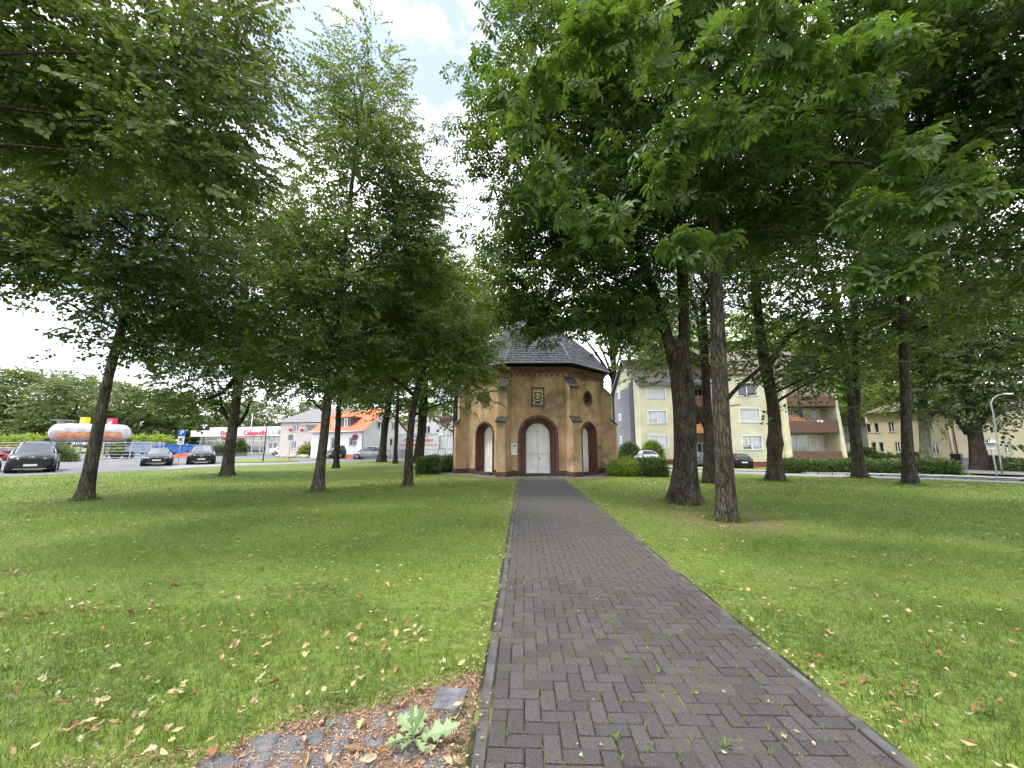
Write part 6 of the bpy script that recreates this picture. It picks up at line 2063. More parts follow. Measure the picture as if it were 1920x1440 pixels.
# --- right side
nearR = [(1130, 60, 4.6), (1090, 100, 4.9), (1190, 50, 4.5), (1390, 50, 4.5), (1460, 40, 4.3), (1340, 90, 4.8), (1320, 240, 5.6), (1270, 255, 5.6), (1370, 245, 5.6), (1250, 340, 6.0), (1290, 455, 6.0), (1330, 460, 6.2),
         (1560, 110, 5.0), (1610, 100, 5.2), (1660, 90, 5.0), (1640, 170, 5.6), (1700, 300, 5.8), (1760, 340, 5.6), (1820, 345, 5.4), (1690, 390, 5.8), (1740, 400, 5.6), (1590, 400, 6.2), (1640, 520, 6.2), (1700, 520, 6.0), (1660, 490, 6.2), (1720, 270, 6.0),
         (1010, 130, 5.2), (980, 220, 5.8), (1490, 100, 4.8), (1420, 110, 5.0), (1230, 120, 5.2), (1040, 330, 6.4), (1090, 400, 6.5), (1160, 420, 6.4)]
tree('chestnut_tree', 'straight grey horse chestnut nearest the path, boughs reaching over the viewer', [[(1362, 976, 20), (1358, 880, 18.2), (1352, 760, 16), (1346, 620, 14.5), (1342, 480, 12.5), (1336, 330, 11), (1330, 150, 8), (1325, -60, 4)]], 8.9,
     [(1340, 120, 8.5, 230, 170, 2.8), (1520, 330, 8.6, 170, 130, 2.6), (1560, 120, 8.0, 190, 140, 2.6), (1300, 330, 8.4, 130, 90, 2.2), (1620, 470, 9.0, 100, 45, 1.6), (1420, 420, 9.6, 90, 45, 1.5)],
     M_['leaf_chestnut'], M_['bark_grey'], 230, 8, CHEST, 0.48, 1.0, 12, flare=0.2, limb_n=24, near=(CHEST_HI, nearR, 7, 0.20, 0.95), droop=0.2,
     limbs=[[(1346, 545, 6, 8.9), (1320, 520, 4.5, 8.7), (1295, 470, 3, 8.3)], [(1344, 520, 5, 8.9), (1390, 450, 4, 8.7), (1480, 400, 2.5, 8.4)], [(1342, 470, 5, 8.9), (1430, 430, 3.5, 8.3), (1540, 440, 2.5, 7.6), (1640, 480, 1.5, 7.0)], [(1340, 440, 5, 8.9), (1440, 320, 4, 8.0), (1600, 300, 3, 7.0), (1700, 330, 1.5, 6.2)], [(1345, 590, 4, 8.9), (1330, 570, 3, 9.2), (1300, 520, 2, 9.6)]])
tree('chestnut_tree', 'massive fluted twin-stemmed chestnut right of the path', [[(1283, 943, 27), (1285, 860, 22), (1282, 760, 21), (1275, 690, 20), (1268, 640, 18)], [(1262, 680, 11), (1245, 610, 10.5), (1226, 550, 10), (1208, 500, 9), (1185, 400, 7), (1160, 250, 4), (1150, 120, 2)], [(1278, 690, 12), (1282, 620, 11.5), (1280, 520, 11), (1276, 400, 10), (1272, 250, 7), (1265, 80, 4)]], 11.5,
     [(1010, 300, 11.2, 110, 100, 2.6), (1040, 140, 11, 140, 150, 2.8), (1160, 200, 11.2, 150, 170, 3.0), (1120, 500, 11.2, 120, 60, 2.4), (990, 420, 10.8, 70, 50, 1.8), (1080, 410, 11.2, 120, 70, 2.4), (1190, 420, 11.5, 100, 80, 2.5), (1040, 585, 11.5, 70, 28, 1.5), (985, 575, 11.5, 45, 32, 1.2), (960, 480, 10.6, 45, 32, 1.2), (900, 300, 11.4, 30, 30, 1.0), (1170, 590, 11.8, 50, 35, 1.6)],
     M_['leaf_chestnut'], M_['bark_dark'], 340, 9, CHEST, 0.52, 1.05, 13, flare=0.32, flute=0.045, limb_n=26, near=(CHEST, [(955, 590, 11.4), (985, 600, 11.6), (1010, 585, 11.5), (1030, 605, 11.6), (1060, 595, 11.5), (1000, 560, 11.5), (970, 560, 11.4), (1085, 610, 11.6), (1040, 560, 11.5), (940, 560, 11.3), (1120, 590, 11.6), (1000, 620, 11.8)], 9, 0.34, 1.0), limbs=[[(1252, 640, 4, 11.5), (1190, 540, 3, 11.2), (1100, 500, 2, 11), (1010, 470, 1, 10.8)]])
tree('lime_tree', 'dark trunk half hidden behind the grey chestnut', [[(1331, 906, 12), (1330, 830, 10), (1326, 760, 9), (1322, 690, 8), (1318, 560, 6)], [(1324, 800, 6), (1305, 765, 5), (1290, 740, 3)], [(1330, 800, 5.5), (1372, 738, 4.5), (1430, 685, 3.5), (1482, 628, 2)], [(1324, 740, 5), (1310, 610, 4), (1295, 560, 2)]], 17.5,
     [(1310, 530, 17.5, 100, 50, 3), (1330, 450, 17.5, 100, 70, 3), (1230, 620, 17.5, 50, 40, 2.2), (1385, 640, 17.5, 40, 30, 2.0), (1290, 690, 17.5, 26, 22, 1.4), (1232, 672, 17.5, 36, 26, 1.6), (1262, 640, 17.5, 40, 30, 1.8)],
     M_['leaf_lime_dark'], M_['bark_dark'], 140, 8, BROAD, 0.70, 0.85, 14)
tree('lime_tree', 'knobbly trunk with a burr standing before the dark hatchback', [[(1453, 902, 14), (1452, 850, 13), (1452, 795, 13), (1446, 740, 12), (1434, 680, 11), (1424, 610, 10.5), (1414, 500, 9), (1408, 380, 5)], [(1440, 690, 6), (1480, 630, 4), (1540, 600, 2)]], 18.5,
     [(1440, 545, 18.5, 110, 50, 3.2), (1410, 430, 18.5, 110, 80, 3.4), (1500, 625, 18.5, 70, 40, 2.6), (1490, 460, 18.5, 110, 70, 3.4), (1400, 690, 18.5, 45, 22, 1.8), (1475, 775, 18.3, 22, 18, 0.7), (1530, 690, 18.5, 60, 28, 2.4)],
     M_['leaf_lime_dark'], M_['bark_dark'], 185, 9, BROAD, 0.70, 0.85, 15, knob=(1.72, 0.28), flare=0.55)
tree('lime_tree', 'dark double-stemmed trunk before the long clipped hedge', [[(1612, 897, 13), (1606, 840, 12), (1600, 780, 11.5)], [(1601, 800, 9), (1592, 720, 8), (1578, 640, 7), (1560, 520, 5)], [(1603, 800, 9), (1606, 720, 8), (1602, 620, 7), (1600, 500, 5)], [(1590, 700, 4), (1560, 660, 3), (1520, 650, 1.5)]], 21.7,
     [(1590, 560, 21.7, 130, 60, 4), (1560, 640, 21.7, 90, 40, 3.4), (1640, 640, 21.7, 70, 40, 3.2), (1600, 440, 21.7, 140, 90, 4.2), (1530, 700, 21.7, 45, 24, 2.4)],
     M_['leaf_lime_dark'], M_['bark_dark'], 185, 9, BROAD, 0.80, 0.95, 16)
tree('lime_tree', 'dark single trunk standing before the plane trees', [[(1708, 909, 13), (1702, 850, 12), (1698, 740, 11), (1694, 620, 10), (1690, 500, 8), (1684, 360, 4)]], 16.8,
     [(1690, 560, 16.8, 130, 55, 3.4), (1700, 430, 16.8, 160, 90, 3.8), (1780, 540, 16.8, 90, 60, 3), (1640, 330, 16.8, 150, 90, 3.6), (1800, 330, 16.8, 110, 110, 3.4), (1740, 640, 16.8, 60, 25, 2)],
     M_['leaf_lime_dark'], M_['bark_dark'], 245, 9, BROAD, 0.70, 0.85, 17, limb_n=22, lift=-0.12)
tree('plane_tree', 'pale-barked plane tree in front of the yellow house', [[(1737, 878, 14), (1733, 800, 10.5), (1728, 740, 11), (1724, 690, 9), (1720, 600, 5)], [(1734, 790, 8), (1760, 760, 6.5), (1790, 735, 4), (1810, 700, 2)]], 40,
     [(1740, 680, 40, 90, 40, 5), (1790, 650, 40, 80, 50, 5), (1690, 660, 40, 60, 40, 5), (1740, 590, 40, 100, 60, 5), (1650, 700, 42, 40, 30, 4), (1690, 742, 40, 55, 22, 3), (1775, 745, 38, 60, 20, 3)],
     M_['leaf_light'], M_['bark_plane'], 190, 9, BROAD, 1.3, 1.6, 18, flare=0.35)
tree('plane_tree', 'thick dark plane tree with low spreading limbs by the far street', [[(1842, 884, 22), (1832, 840, 17), (1826, 800, 15), (1824, 780, 13)], [(1818, 812, 12), (1795, 785, 8), (1765, 772, 6), (1735, 770, 3)], [(1824, 790, 12), (1818, 750, 10), (1812, 690, 8), (1850, 560, 6), (1806, 420, 4)], [(1832, 800, 8), (1855, 775, 6.5), (1880, 740, 4)]], 34.6,
     [(1870, 700, 34.6, 80, 40, 5), (1840, 640, 34.6, 100, 50, 5), (1900, 600, 34.6, 90, 80, 5), (1800, 710, 34.6, 60, 28, 4), (1780, 560, 34.6, 110, 70, 5), (1900, 790, 33, 35, 16, 2), (1885, 752, 34, 50, 22, 3), (1820, 745, 33, 45, 18, 2.4)],
     M_['leaf_lime_dark'], M_['bark_dark'], 250, 9, BROAD, 1.2, 1.45, 19, flare=0.3, lift=-0.12)
offtree('chestnut_tree', 'dark ivy-clad leaning tree whose trunk crosses the top right corner', (13.2, 7.0, 0), tuple(at(1838, 80, 8.0)), 0.30,
     blobs=[(1830, 140, 8.4, 150, 170, 2.6), (1880, 400, 8.8, 90, 120, 2.2), (1700, 60, 9.0, 130, 90, 2.4), (1780, 250, 9.2, 110, 100, 2.2), (1900, 560, 9.4, 50, 70, 1.6), (1890, 60, 7.5, 120, 110, 2.0)],
     leafm=M_['leaf_lime_dark'], barkm=M_['bark_dark'], nclump=260, nspray=11, tmpl=LIME_HI, clump_r=0.5, sscale=0.9, seed=20, lift=-0.12, limb_n=18, droop=0.2)

# --- distant trees: shared crowns
def far_crown(seed, n=150, m='leaf_far'):
    rng = np.random.default_rng(seed)
    B = [(np.array([0, 0, 9.5]), np.array([5.0, 5.0, 5.5])), (np.array([2.6, -1, 6.8]), np.array([3.6, 3.6, 3.4])), (np.array([-2.8, -.6, 6.2]), np.array([3.6, 3.6, 3.2])), (np.array([0.4, -1.5, 4.4]), np.array([4.2, 3.6, 2.6])), (np.array([0, 0, 13.5]), np.array([2.6, 2.6, 2.2]))]
    c = sample_blobs(B, n, rng, 0.35)
    ns = 8
    N = n * ns
    pos = np.repeat(c, ns, 0) + rng.normal(0, 1, (N, 3)) * np.array([.9, .9, .5])
    out = pos * np.array([1, 1, 0]); out /= np.linalg.norm(out, axis=1, keepdims=True) + 1e-6
    V, T, A = place(FARL, pos, out + rng.normal(0, .5, (N, 3)), np.array([0, 0, 1.]) + rng.normal(0, .3, (N, 3)), rng.uniform(.8, 1.2, N), rng, np.repeat(rng.normal(0, .16, n), ns))
    return np_mesh('crown', V, T, MAT[m], A)
FC = [far_crown(s) for s in (41, 42, 43)]
FCL = far_crown(44, 140, 'leaf_light')
ftr = MB(); ftr.tube([(0, 0, -.2), (0.1, 0, 3), (0, .1, 6), (0.2, 0, 11)], [.38, .3, .24, .08], 10)
for a in range(5): ftr.tube([(0.05, 0, 3.2 + a * .8), (1.6 * math.cos(a * 1.3), 1.6 * math.sin(a * 1.3), 5.4 + a), (3.2 * math.cos(a * 1.3), 3.2 * math.sin(a * 1.3), 7 + a)], [.14, .1, .04], 6)
ftm = ftr.mesh('trunk', MAT['bark_dark'])
def far_tree(px, top, Y, k, rz, label, wide=1.0, crown=None):
    g = at(px, 835, Y)
    z = gz(g.x, Y)
    h = at(px, top, Y).z - z
    s = h / 15.6
    r_ = empty('distant_tree', (g.x, Y, z), rz)
    r_.scale = (s * wide, s * wide, s)
    tag(r_, label, 'tree', 'trees beyond the car park and houses')
    obj('trunk', ftm, r_); obj('crown', crown or FC[k % 3], r_)
fi = 0
FARW = ('beyond the left edge of the picture', 'just outside the left edge', 'highest one above the black van', 'above the left end of the tank', 'above the middle of the tank', 'behind the leaning lime trunk', 'above the red advertising box', 'right of the tank above the grey-blue container', 'above the blue container', 'behind the parking sign', 'behind the left end of the shop', 'above the shop sign', 'behind the lantern post', 'between shop and pale pink house')
HSEW = ('behind the pale pink house roof', 'behind the orange roof', 'behind the white gable', 'behind the stout trunk at the swap body', 'nearest the purple tree left of the chapel')
FLTW = ('behind the massive chestnut', 'above the block between the chestnuts', 'above the burred trunk', 'above the right-hand balconies', 'above the grey outbuilding', 'above the yellow house', 'at the right edge above the yellow house')
for px, top, Y in ((-120, 700, 84), (-60, 702, 88), (10, 693, 84), (70, 695, 90), (128, 704, 82), (178, 712, 92), (226, 722, 84), (272, 726, 94), (318, 735, 90), (362, 742, 96), (404, 748, 92), (446, 752, 98), (488, 755, 92), (525, 762, 100)):
    far_tree(px, top, Y, fi, fi * 1.7, 'green tree of the far row, %s' % FARW[fi], 1.15); fi += 1
for px, top, Y, w in ((580, 752, 90, 1.1), (640, 735, 84, 1.1), (690, 720, 88, 1.0), (775, 745, 80, 1.0), (812, 758, 76, 0.9)):
    far_tree(px, top, Y, fi, fi * 2.1, 'green tree rising far off %s' % HSEW[fi - 14], w); fi += 1
for px, top, Y, w in ((1270, 610, 66, 1.0), (1380, 590, 70, 1.1), (1480, 600, 66, 1.1), (1580, 610, 72, 1.1), (1660, 620, 70, 1.1), (1760, 640, 66, 1.1), (1880, 640, 60, 1.1)):
    far_tree(px, top, Y, fi, fi * 1.3, 'pale green tree rising %s' % FLTW[fi - 19], w, FCL); fi += 1
pt = empty('copper_beech', (at(838, 835, 66).x, 66, 0)); pt.scale = (0.52, 0.52, 0.44)
tag(pt, 'small dark purple tree above the swap body left of the chapel', 'tree')
obj('trunk', ftm, pt); obj('crown', far_crown(45, 130, 'leaf_purple'), pt)

# --- bushes and hedges
HED = [lime_spray(trng, 9, .075, .30) for _ in range(6)]
def bush(name, label, base, blobs_w, n, m, cat='bush', group=None, sc=1.0, core=True):
    """blobs_w: (dx, dy, dz, rx, ry, rz) about the foot"""
    rng = np.random.default_rng(abs(hash((round(base[0], 2), n))) % 99991)
    r_ = empty(name, base)
    tag(r_, label, cat, group)
    B = [(np.array(b[:3]), np.array(b[3:])) for b in blobs_w]
    pos = sample_blobs(B, n, rng, 0.30)
    pos = pos[pos[:, 2] > 0.03]
    cen = np.mean([b[0] for b in B], 0)
    out = pos - cen; out /= np.linalg.norm(out, axis=1, keepdims=True) + 1e-6
    N = len(pos)
    V, T, A = place(HED, pos, out + rng.normal(0, .6, (N, 3)) + np.array([0, 0, .25]), np.array([0, 0, .8]) + out * .5 + rng.normal(0, .4, (N, 3)), sc * rng.uniform(.8, 1.3, N), rng, rng.normal(0, .15, N))
    obj('foliage', np_mesh('foliage', V, T, m, A), r_)
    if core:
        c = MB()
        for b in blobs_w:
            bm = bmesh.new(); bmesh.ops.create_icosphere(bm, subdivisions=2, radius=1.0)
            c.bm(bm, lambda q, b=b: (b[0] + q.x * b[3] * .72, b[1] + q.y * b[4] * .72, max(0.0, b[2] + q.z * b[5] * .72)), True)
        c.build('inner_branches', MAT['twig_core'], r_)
    return r_
def hedge(name, label, a, b, w, h, n, m, sc=1.0, cat='hedge'):
    a, b = Vector(a), Vector(b)
    L = (b - a).length
    t = (b - a).normalized()
    rng = np.random.default_rng(int(abs(a.x * 100)) + n)
    r_ = empty(name, a)
    tag(r_, label, cat)
    nn = np.array([t.y, -t.x, 0])
    u = rng.random(n) * L
    face = rng.random(n)
    y = rng.uniform(-w / 2, w / 2, n)
    z = rng.uniform(0.03, h, n)
    topm = face < 0.45
    z[topm] = h + rng.normal(0, .03, topm.sum()) + 0.06 * np.sin(u[topm] * 1.7)
    fr = (face >= .45)
    y[fr] = (w / 2) * np.where(rng.random(fr.sum()) < .75, 1, -1) + rng.normal(0, .03, fr.sum())
    e = rng.random(n) < .04
    u[e] = L
    pos = u[:, None] * np.array([t.x, t.y, 0]) + y[:, None] * nn + z[:, None] * np.array([0, 0, 1.])
    pos[:, 2] += (b.z - a.z) * u / L
    out = np.where(topm[:, None], np.array([0, 0, 1.]), nn * np.sign(y)[:, None])
    V, T, A = place(HED, pos, out + rng.normal(0, .7, (n, 3)), np.array([0, 0, .7]) + out * .6 + rng.normal(0, .4, (n, 3)), sc * rng.uniform(.8, 1.3, n), rng, rng.normal(0, .15, n))
    obj('foliage', np_mesh('foliage', V, T, m, A), r_)
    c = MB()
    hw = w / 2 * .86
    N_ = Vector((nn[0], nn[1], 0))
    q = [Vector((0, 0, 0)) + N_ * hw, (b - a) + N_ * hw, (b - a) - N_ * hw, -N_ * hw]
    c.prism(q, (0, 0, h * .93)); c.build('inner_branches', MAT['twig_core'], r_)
    return r_
gx = lambda px, py: gnd(px, py)
hedge('clipped_hedge', 'long low clipped green hedge along the pavement before the flats', gx(1462, 886.5), gx(1778, 891.5), 1.5, 0.52, 8000, M_['leaf_hedge'], 1.7)
hedge('clipped_hedge', 'low dark hedge before the yellow house at the right edge', gx(1885, 885), gx(1990, 890), 0.9, 0.6, 1500, M_['leaf_hedge'], 1.6)
for px, py, hgt, w, lb in ((1523, 873, 1.5, 1.5, 'feathery green shrub below the lowest balcony'), (1575, 874, 1.2, 1.4, 'rounded green shrub right of the balconies behind the hedge'), (1628, 874, 1.6, 1.1, 'tall dark shrub beside the double-stemmed trunk'), (1668, 876, 0.9, 1.2, 'low shrub left of the dark single trunk behind the hedge'), (1720, 878, 1.0, 1.0, 'shrub at the foot of the pale plane tree')):
    b = gx(px, py)
    b.y += 1.2; b.x += 0.8
    bush('garden_shrub', lb, b, [(0, 0, hgt * .5, w, .9, hgt * .55), (w * .6, .2, hgt * .4, w * .6, .7, hgt * .42), (-w * .7, 0, hgt * .35, w * .5, .7, hgt * .38)], 1500, M_['leaf_hedge'], 'shrub', sc=1.9)
b = gx(1430, 874); bush('garden_shrub', 'loose grey-green shrub behind the burred trunk', b, [(0, 0, .8, .9, .7, .9), (-.9, 0, .45, .7, .6, .5)], 1100, M_['leaf_hedge'], 'shrub', sc=1.8)
for px, lb in ((1180, 'dark rounded topiary left of the silver car'), (1223, 'bright green conical topiary beside the lowest flat window')):
    b = at(px, 835, 43.5); b.z = -0.65
    hgt = at(px, 836 if px < 1200 else 833, 43.5).z + 0.65
    bush('topiary', lb, b, [(0, 0, hgt * .45, .95, .9, hgt * .5), (0, 0, hgt * .75, .6, .6, hgt * .27)], 1300, M_['leaf_hedge' if px < 1200 else 'leaf_light'], 'topiary', sc=1.6)
# clipped shrubs beside the chapel
b = gx(1182, 893); bush('bright_shrub', 'loose yellow-green shrub against the right corner of the chapel', b, [(0, .4, .36, .72, .55, .36), (-.4, .4, .34, .5, .5, .34)], 1500, M_['leaf_yellow'], 'shrub', sc=1.0)
a, b = gx(1206, 894), gx(1244, 894)
hedge('clipped_shrub', 'dark square-clipped shrub right of the yellow-green shrub', a + Vector((0, .5, 0)), b + Vector((0, .5, 0)), 1.0, 0.56, 2600, M_['leaf_hedge'], 1.0, 'shrub')
a, b = gx(786, 889), gx(816, 889)
hedge('clipped_shrub', 'dark square-clipped shrub left of the chapel', a + Vector((0, .5, 0)), b + Vector((0, .5, 0)), 0.9, 0.62, 2600, M_['leaf_hedge'], 1.0, 'shrub')
b = gx(843, 885); bush('dark_shrub', 'low spreading shrub against the left corner of the chapel', b, [(0, .4, .36, .7, .6, .38), (-.5, .4, .22, .5, .5, .26)], 1500, M_['leaf_hedge'], 'shrub', sc=1.1)
b = gx(577, 857); bush('round_shrub', 'small round clipped shrub before the pale pink house', b, [(0, 0, .6, .85, .8, .65)], 700, M_['leaf_light'], 'shrub', sc=2.0)
for px, lb in ((448, 'cone-shaped shrub in a grey tub before the shop'), (407, 'low spreading plants in a grey tub before the shop')):
    b = gx(px, 855)
    b = Vector((b.x, b.y, 0.0))
    pl_ = empty('planter', b); tag(pl_, lb.replace('cone-shaped shrub in a grey tub', 'grey concrete tub under the cone-shaped shrub').replace('low spreading plants in a grey tub', 'grey concrete tub under low plants'), 'planter')
    m = MB(); m.prism([(-.9, -.5, 0), (.9, -.5, 0), (.9, .5, 0), (-.9, .5, 0)], (0, 0, .55)); m.build('tub', MAT['plinth_grey'], pl_)
    MB().box((0, 0, .58), (1.95, 1.1, .08), 0, .02).build('rim', MAT['plinth_grey'], pl_)
    bush('potted_shrub', lb, b + Vector((0, 0, .62)), [(0, 0, .5, .55, .5, .55), (0, 0, 1.0, .32, .3, .5)] if px == 448 else [(0, 0, .2, .8, .4, .3)], 400, M_['leaf_hedge'], 'shrub', sc=2.0)
b = gx(116, 866); bush('wild_shrub', 'straggling pale bush at the fence beside the black van', b, [(0, 0, .5, .45, .4, .55), (.5, 0, .3, .35, .35, .35)], 350, M_['leaf_far'], 'shrub', sc=2.0)
for px, w in ((-30, 6), (45, 6), (230, 4), (275, 4)):
    b = at(px, 835, 66); b.z = 0
    bush('wild_hedge', 'yellow-green overgrown hedge behind the yard, %s' % {-30: 'beyond the left edge', 45: 'above the red car', 230: 'right of the tank', 275: 'above the grey-blue container'}[px], b, [(0, 0, 1.2, w, 1.2, 1.3), (w * .6, 0, .9, w * .6, 1, 1.2)], 1300, M_['leaf_yellow'], 'hedge', sc=4.0)

# ---------------------------------------------------------------- setts, litter, sprig
mat('soil', (0.10, 0.062, 0.042), 0.95, scale=18, color2=(0.22, 0.14, 0.098), bump=0.7, bscale=120)
mat('basalt', (0.075, 0.075, 0.082), 0.75, scale=12, color2=(0.155, 0.155, 0.165), bump=0.5, bscale=60, rnd=0.2)
soil_px = [(380, 1440), (418, 1424), (455, 1398), (500, 1372), (548, 1358), (592, 1345), (640, 1341), (690, 1328), (735, 1318), (768, 1302), (812, 1290), (850, 1280), (884, 1262)]
soil = [G(*p) for p in soil_px]
_s2 = []
for i in range(len(soil) - 1):
    for j in range(5):
        t = j / 5
        x, y = soil[i][0] + (soil[i + 1][0] - soil[i][0]) * t, soil[i][1] + (soil[i + 1][1] - soil[i][1]) * t
        k = i * 5 + j
        _s2.append((x + 0.018 * math.sin(k * 2.3) + 0.012 * math.sin(k * 5.1), y + 0.022 * math.sin(k * 1.7 + 1) + 0.016 * math.sin(k * 4.3)))
soil = _s2 + [soil[-1]]
e_ = [pathpt(s, -0.01) for s in (0.85, 0.0, -0.6, -1.2)]
soil_poly = soil + [(p[0], p[1]) for p in e_] + [(-1.9, 1.0), (-1.9, 2.1)]
sheet('bare_ground', soil_poly, MAT['soil'], 0.006, 'brown bare ground with dry litter between old setts beside the path')
def inside(poly, X, Y):
    c = np.zeros(len(X), bool)
    j = len(poly) - 1
    for i in range(len(poly)):
        xi, yi = poly[i]; xj, yj = poly[j]
        k = ((yi > Y) != (yj > Y)) & (X < (xj - xi) * (Y - yi) / (yj - yi + 1e-12) + xi)
        c ^= k
        j = i
    return c
def sett_mesh(seed, w=0.17, d=0.15, flat=False):
    r_ = random.Random(seed)
    bm = bmesh.new()
    bmesh.ops.create_cube(bm, size=1.0)
    bmesh.ops.scale(bm, vec=(w, d, 0.10), verts=bm.verts)
    for v in bm.verts: v.co.x *= r_.uniform(.78, 1.12); v.co.y *= r_.uniform(.78, 1.12)
    bmesh.ops.bevel(bm, geom=bm.edges[:], offset=0.012 if flat else 0.028, segments=2, affect='EDGES', profile=0.6)
    for v in bm.verts: v.co += Vector((r_.uniform(-.004, .004), r_.uniform(-.004, .004), r_.uniform(-.003, .003)))
    return MB().bm(bm, None, not flat).mesh('sett', MAT['basalt'])
SM = [sett_mesh(i) for i in range(6)]
setts = empty('sett_paving', (0, 0, 0))
tag(setts, 'old grey stone setts half buried in brown litter beside the path', kind='structure')
sr = random.Random(12)
spx = [(1490, 465), (1280, 440), (1110, 465), (900, 472), (905, 555), (1070, 565), (740, 560), (590, 602), (462, 592), (385, 655), (620, 640), (830, 655), (1035, 685), (160, 708), (420, 690), (570, 708), (1430, 702), (750, 700), (250, 690), (1260, 640)]
for i, (cx, cy) in enumerate(spx):
    p = gnd(340 + cx / 3, 1200 + cy / 3)
    obj('sett', SM[i % 6], setts, (p.x, p.y, -0.034 + sr.uniform(-.006, .006)), (sr.uniform(-.06, .06), sr.uniform(-.06, .06), sr.uniform(-.3, .3)), (sr.uniform(.72, .95), sr.uniform(.72, .95), 1))
p = gnd(340 + 1512 / 3, 1200 + 348 / 3)
sl_ = obj('sett', sett_mesh(77, 0.21, 0.20, True), setts, (p.x, p.y, -0.022), (0.02, -0.02, -0.12))
sl_['label'] = 'pale flat slab at the corner of the setts'
for i in range(26):            # the paving goes on towards the viewer's feet
    x, y = -0.45 - (i % 7) * 0.23 + sr.uniform(-.04, .04), 2.02 - (i // 7) * 0.22 + sr.uniform(-.03, .03)
    obj('sett', SM[i % 6], setts, (x, y, -0.036 + sr.uniform(-.006, .006)), (0, 0, sr.uniform(-.3, .3)))

def flakes(n, poly, rng, lo, hi, z=0.012, wid=0.25):
    """flat little splinters scattered in an outline"""
    P = np.array(poly)
    x0, y0 = P.min(0); x1, y1 = P.max(0)
    X, Y = rng.uniform(x0, x1, n * 3), rng.uniform(y0, y1, n * 3)
    k = inside(poly, X, Y)
    X, Y = X[k][:n], Y[k][:n]
    m = len(X)
    a = rng.uniform(0, 6.28, m); L = rng.uniform(lo, hi, m); w = L * wid
    dz = rng.normal(0, .3, m) * L
    zz = z + rng.uniform(0, .008, m)
    ca, sa = np.cos(a), np.sin(a)
    V = np.stack([np.stack([X - ca * L, Y - sa * L, zz], 1), np.stack([X + sa * w, Y - ca * w, zz + .003], 1), np.stack([X + ca * L, Y + sa * L, zz + np.abs(dz)], 1), np.stack([X - sa * w, Y + ca * w, zz + .002], 1)], 1).reshape(-1, 3)
    T = (np.array([(0, 1, 2, 3)])[None] + (np.arange(m) * 4)[:, None, None]).reshape(-1, 4)
    return V, T, np.repeat(np.clip(rng.normal(.5, .3, m), 0, 1), 4)
leaf_mat('litter_bits', (0.19, 0.095, 0.06), (0.60, 0.42, 0.29), (0.2, 0.12, 0.06), tw=0.15, rough=0.8)
wide_poly = [(x - 0.02, y + 0.10) for x, y in soil] + [(p[0], p[1]) for p in e_] + [(-2.6, 1.0), (-2.4, 2.3)]
V, T, A = flakes(19000, wide_poly, RNG, 0.004, 0.014, 0.010)
tag(obj('dry_litter', np_mesh('dry_litter', V, T, MAT['litter_bits'], A)), 'reddish brown shredded litter strewn between the setts', kind='stuff')

OAK = [(0, .008), (.12, .03), (.17, .10), (.25, .20), (.28, .10), (.34, .07), (.40, .16), (.44, .27), (.50, .22), (.52, .33), (.57, .15), (.63, .10), (.68, .16), (.72, .26), (.77, .17), (.80, .24), (.83, .10), (.90, .08), (.94, .11), (1.0, 0)]
def oak_leaf(L, bend, curl, m, name='leaf'):
    """lobed leaf: strips from the midrib to the edge"""
    vs, fs = [], []
    for t, w in OAK:
        z = bend * t * t * L
        vs += [(t * L, w * L, z + curl * w * L), (t * L, 0, z - .004), (t * L, -w * L, z + curl * w * L)]
    for i in range(len(OAK) - 1):
        b = i * 3
        fs += [(b, b + 3, b + 4, b + 1), (b + 1, b + 4, b + 5, b + 2)]
    return MB().add(vs, fs).mesh(name, m)
leaf_mat('oak_green', (0.20, 0.29, 0.13), (0.36, 0.46, 0.25), (0.25, 0.38, 0.12), tw=0.25)
sp0 = gnd(776, 1400)
spr = empty('oak_sprig', sp0)
tag(spr, 'broken oak sprig with pale green lobed leaves lying on the setts', 'sprig')
for i, (L, a, bend, curl, tilt, roll) in enumerate(((.235, 6, .05, .22, -.16, .25), (.17, 145, -.1, .5, -.35, -.5), (.16, 105, .1, .5, -.5, .3), (.14, 60, .1, .9, -.7, .5), (.17, 215, .0, .5, -.1, .3), (.15, 295, .05, .4, -.12, -.4), (.12, 250, 0, .6, -.2, .2))):
    me = oak_leaf(L, bend, curl, MAT['oak_green'])
    va = me.attributes.new('var', 'FLOAT', 'POINT'); va.data.foreach_set('value', np.full(len(me.vertices), .25 + .5 * ((i * 37) % 10) / 10, dtype=np.float32))
    obj('leaf', me, spr, (0.012 * math.cos(a), 0.012 * math.sin(a), 0.045), (roll, tilt, R(a)))
MB().tube([(-.05, -.02, .03), (0, 0, .045), (.03, .015, .05)], [.004, .004, .002], 6).build('stem', MAT['bark_grey'], spr)

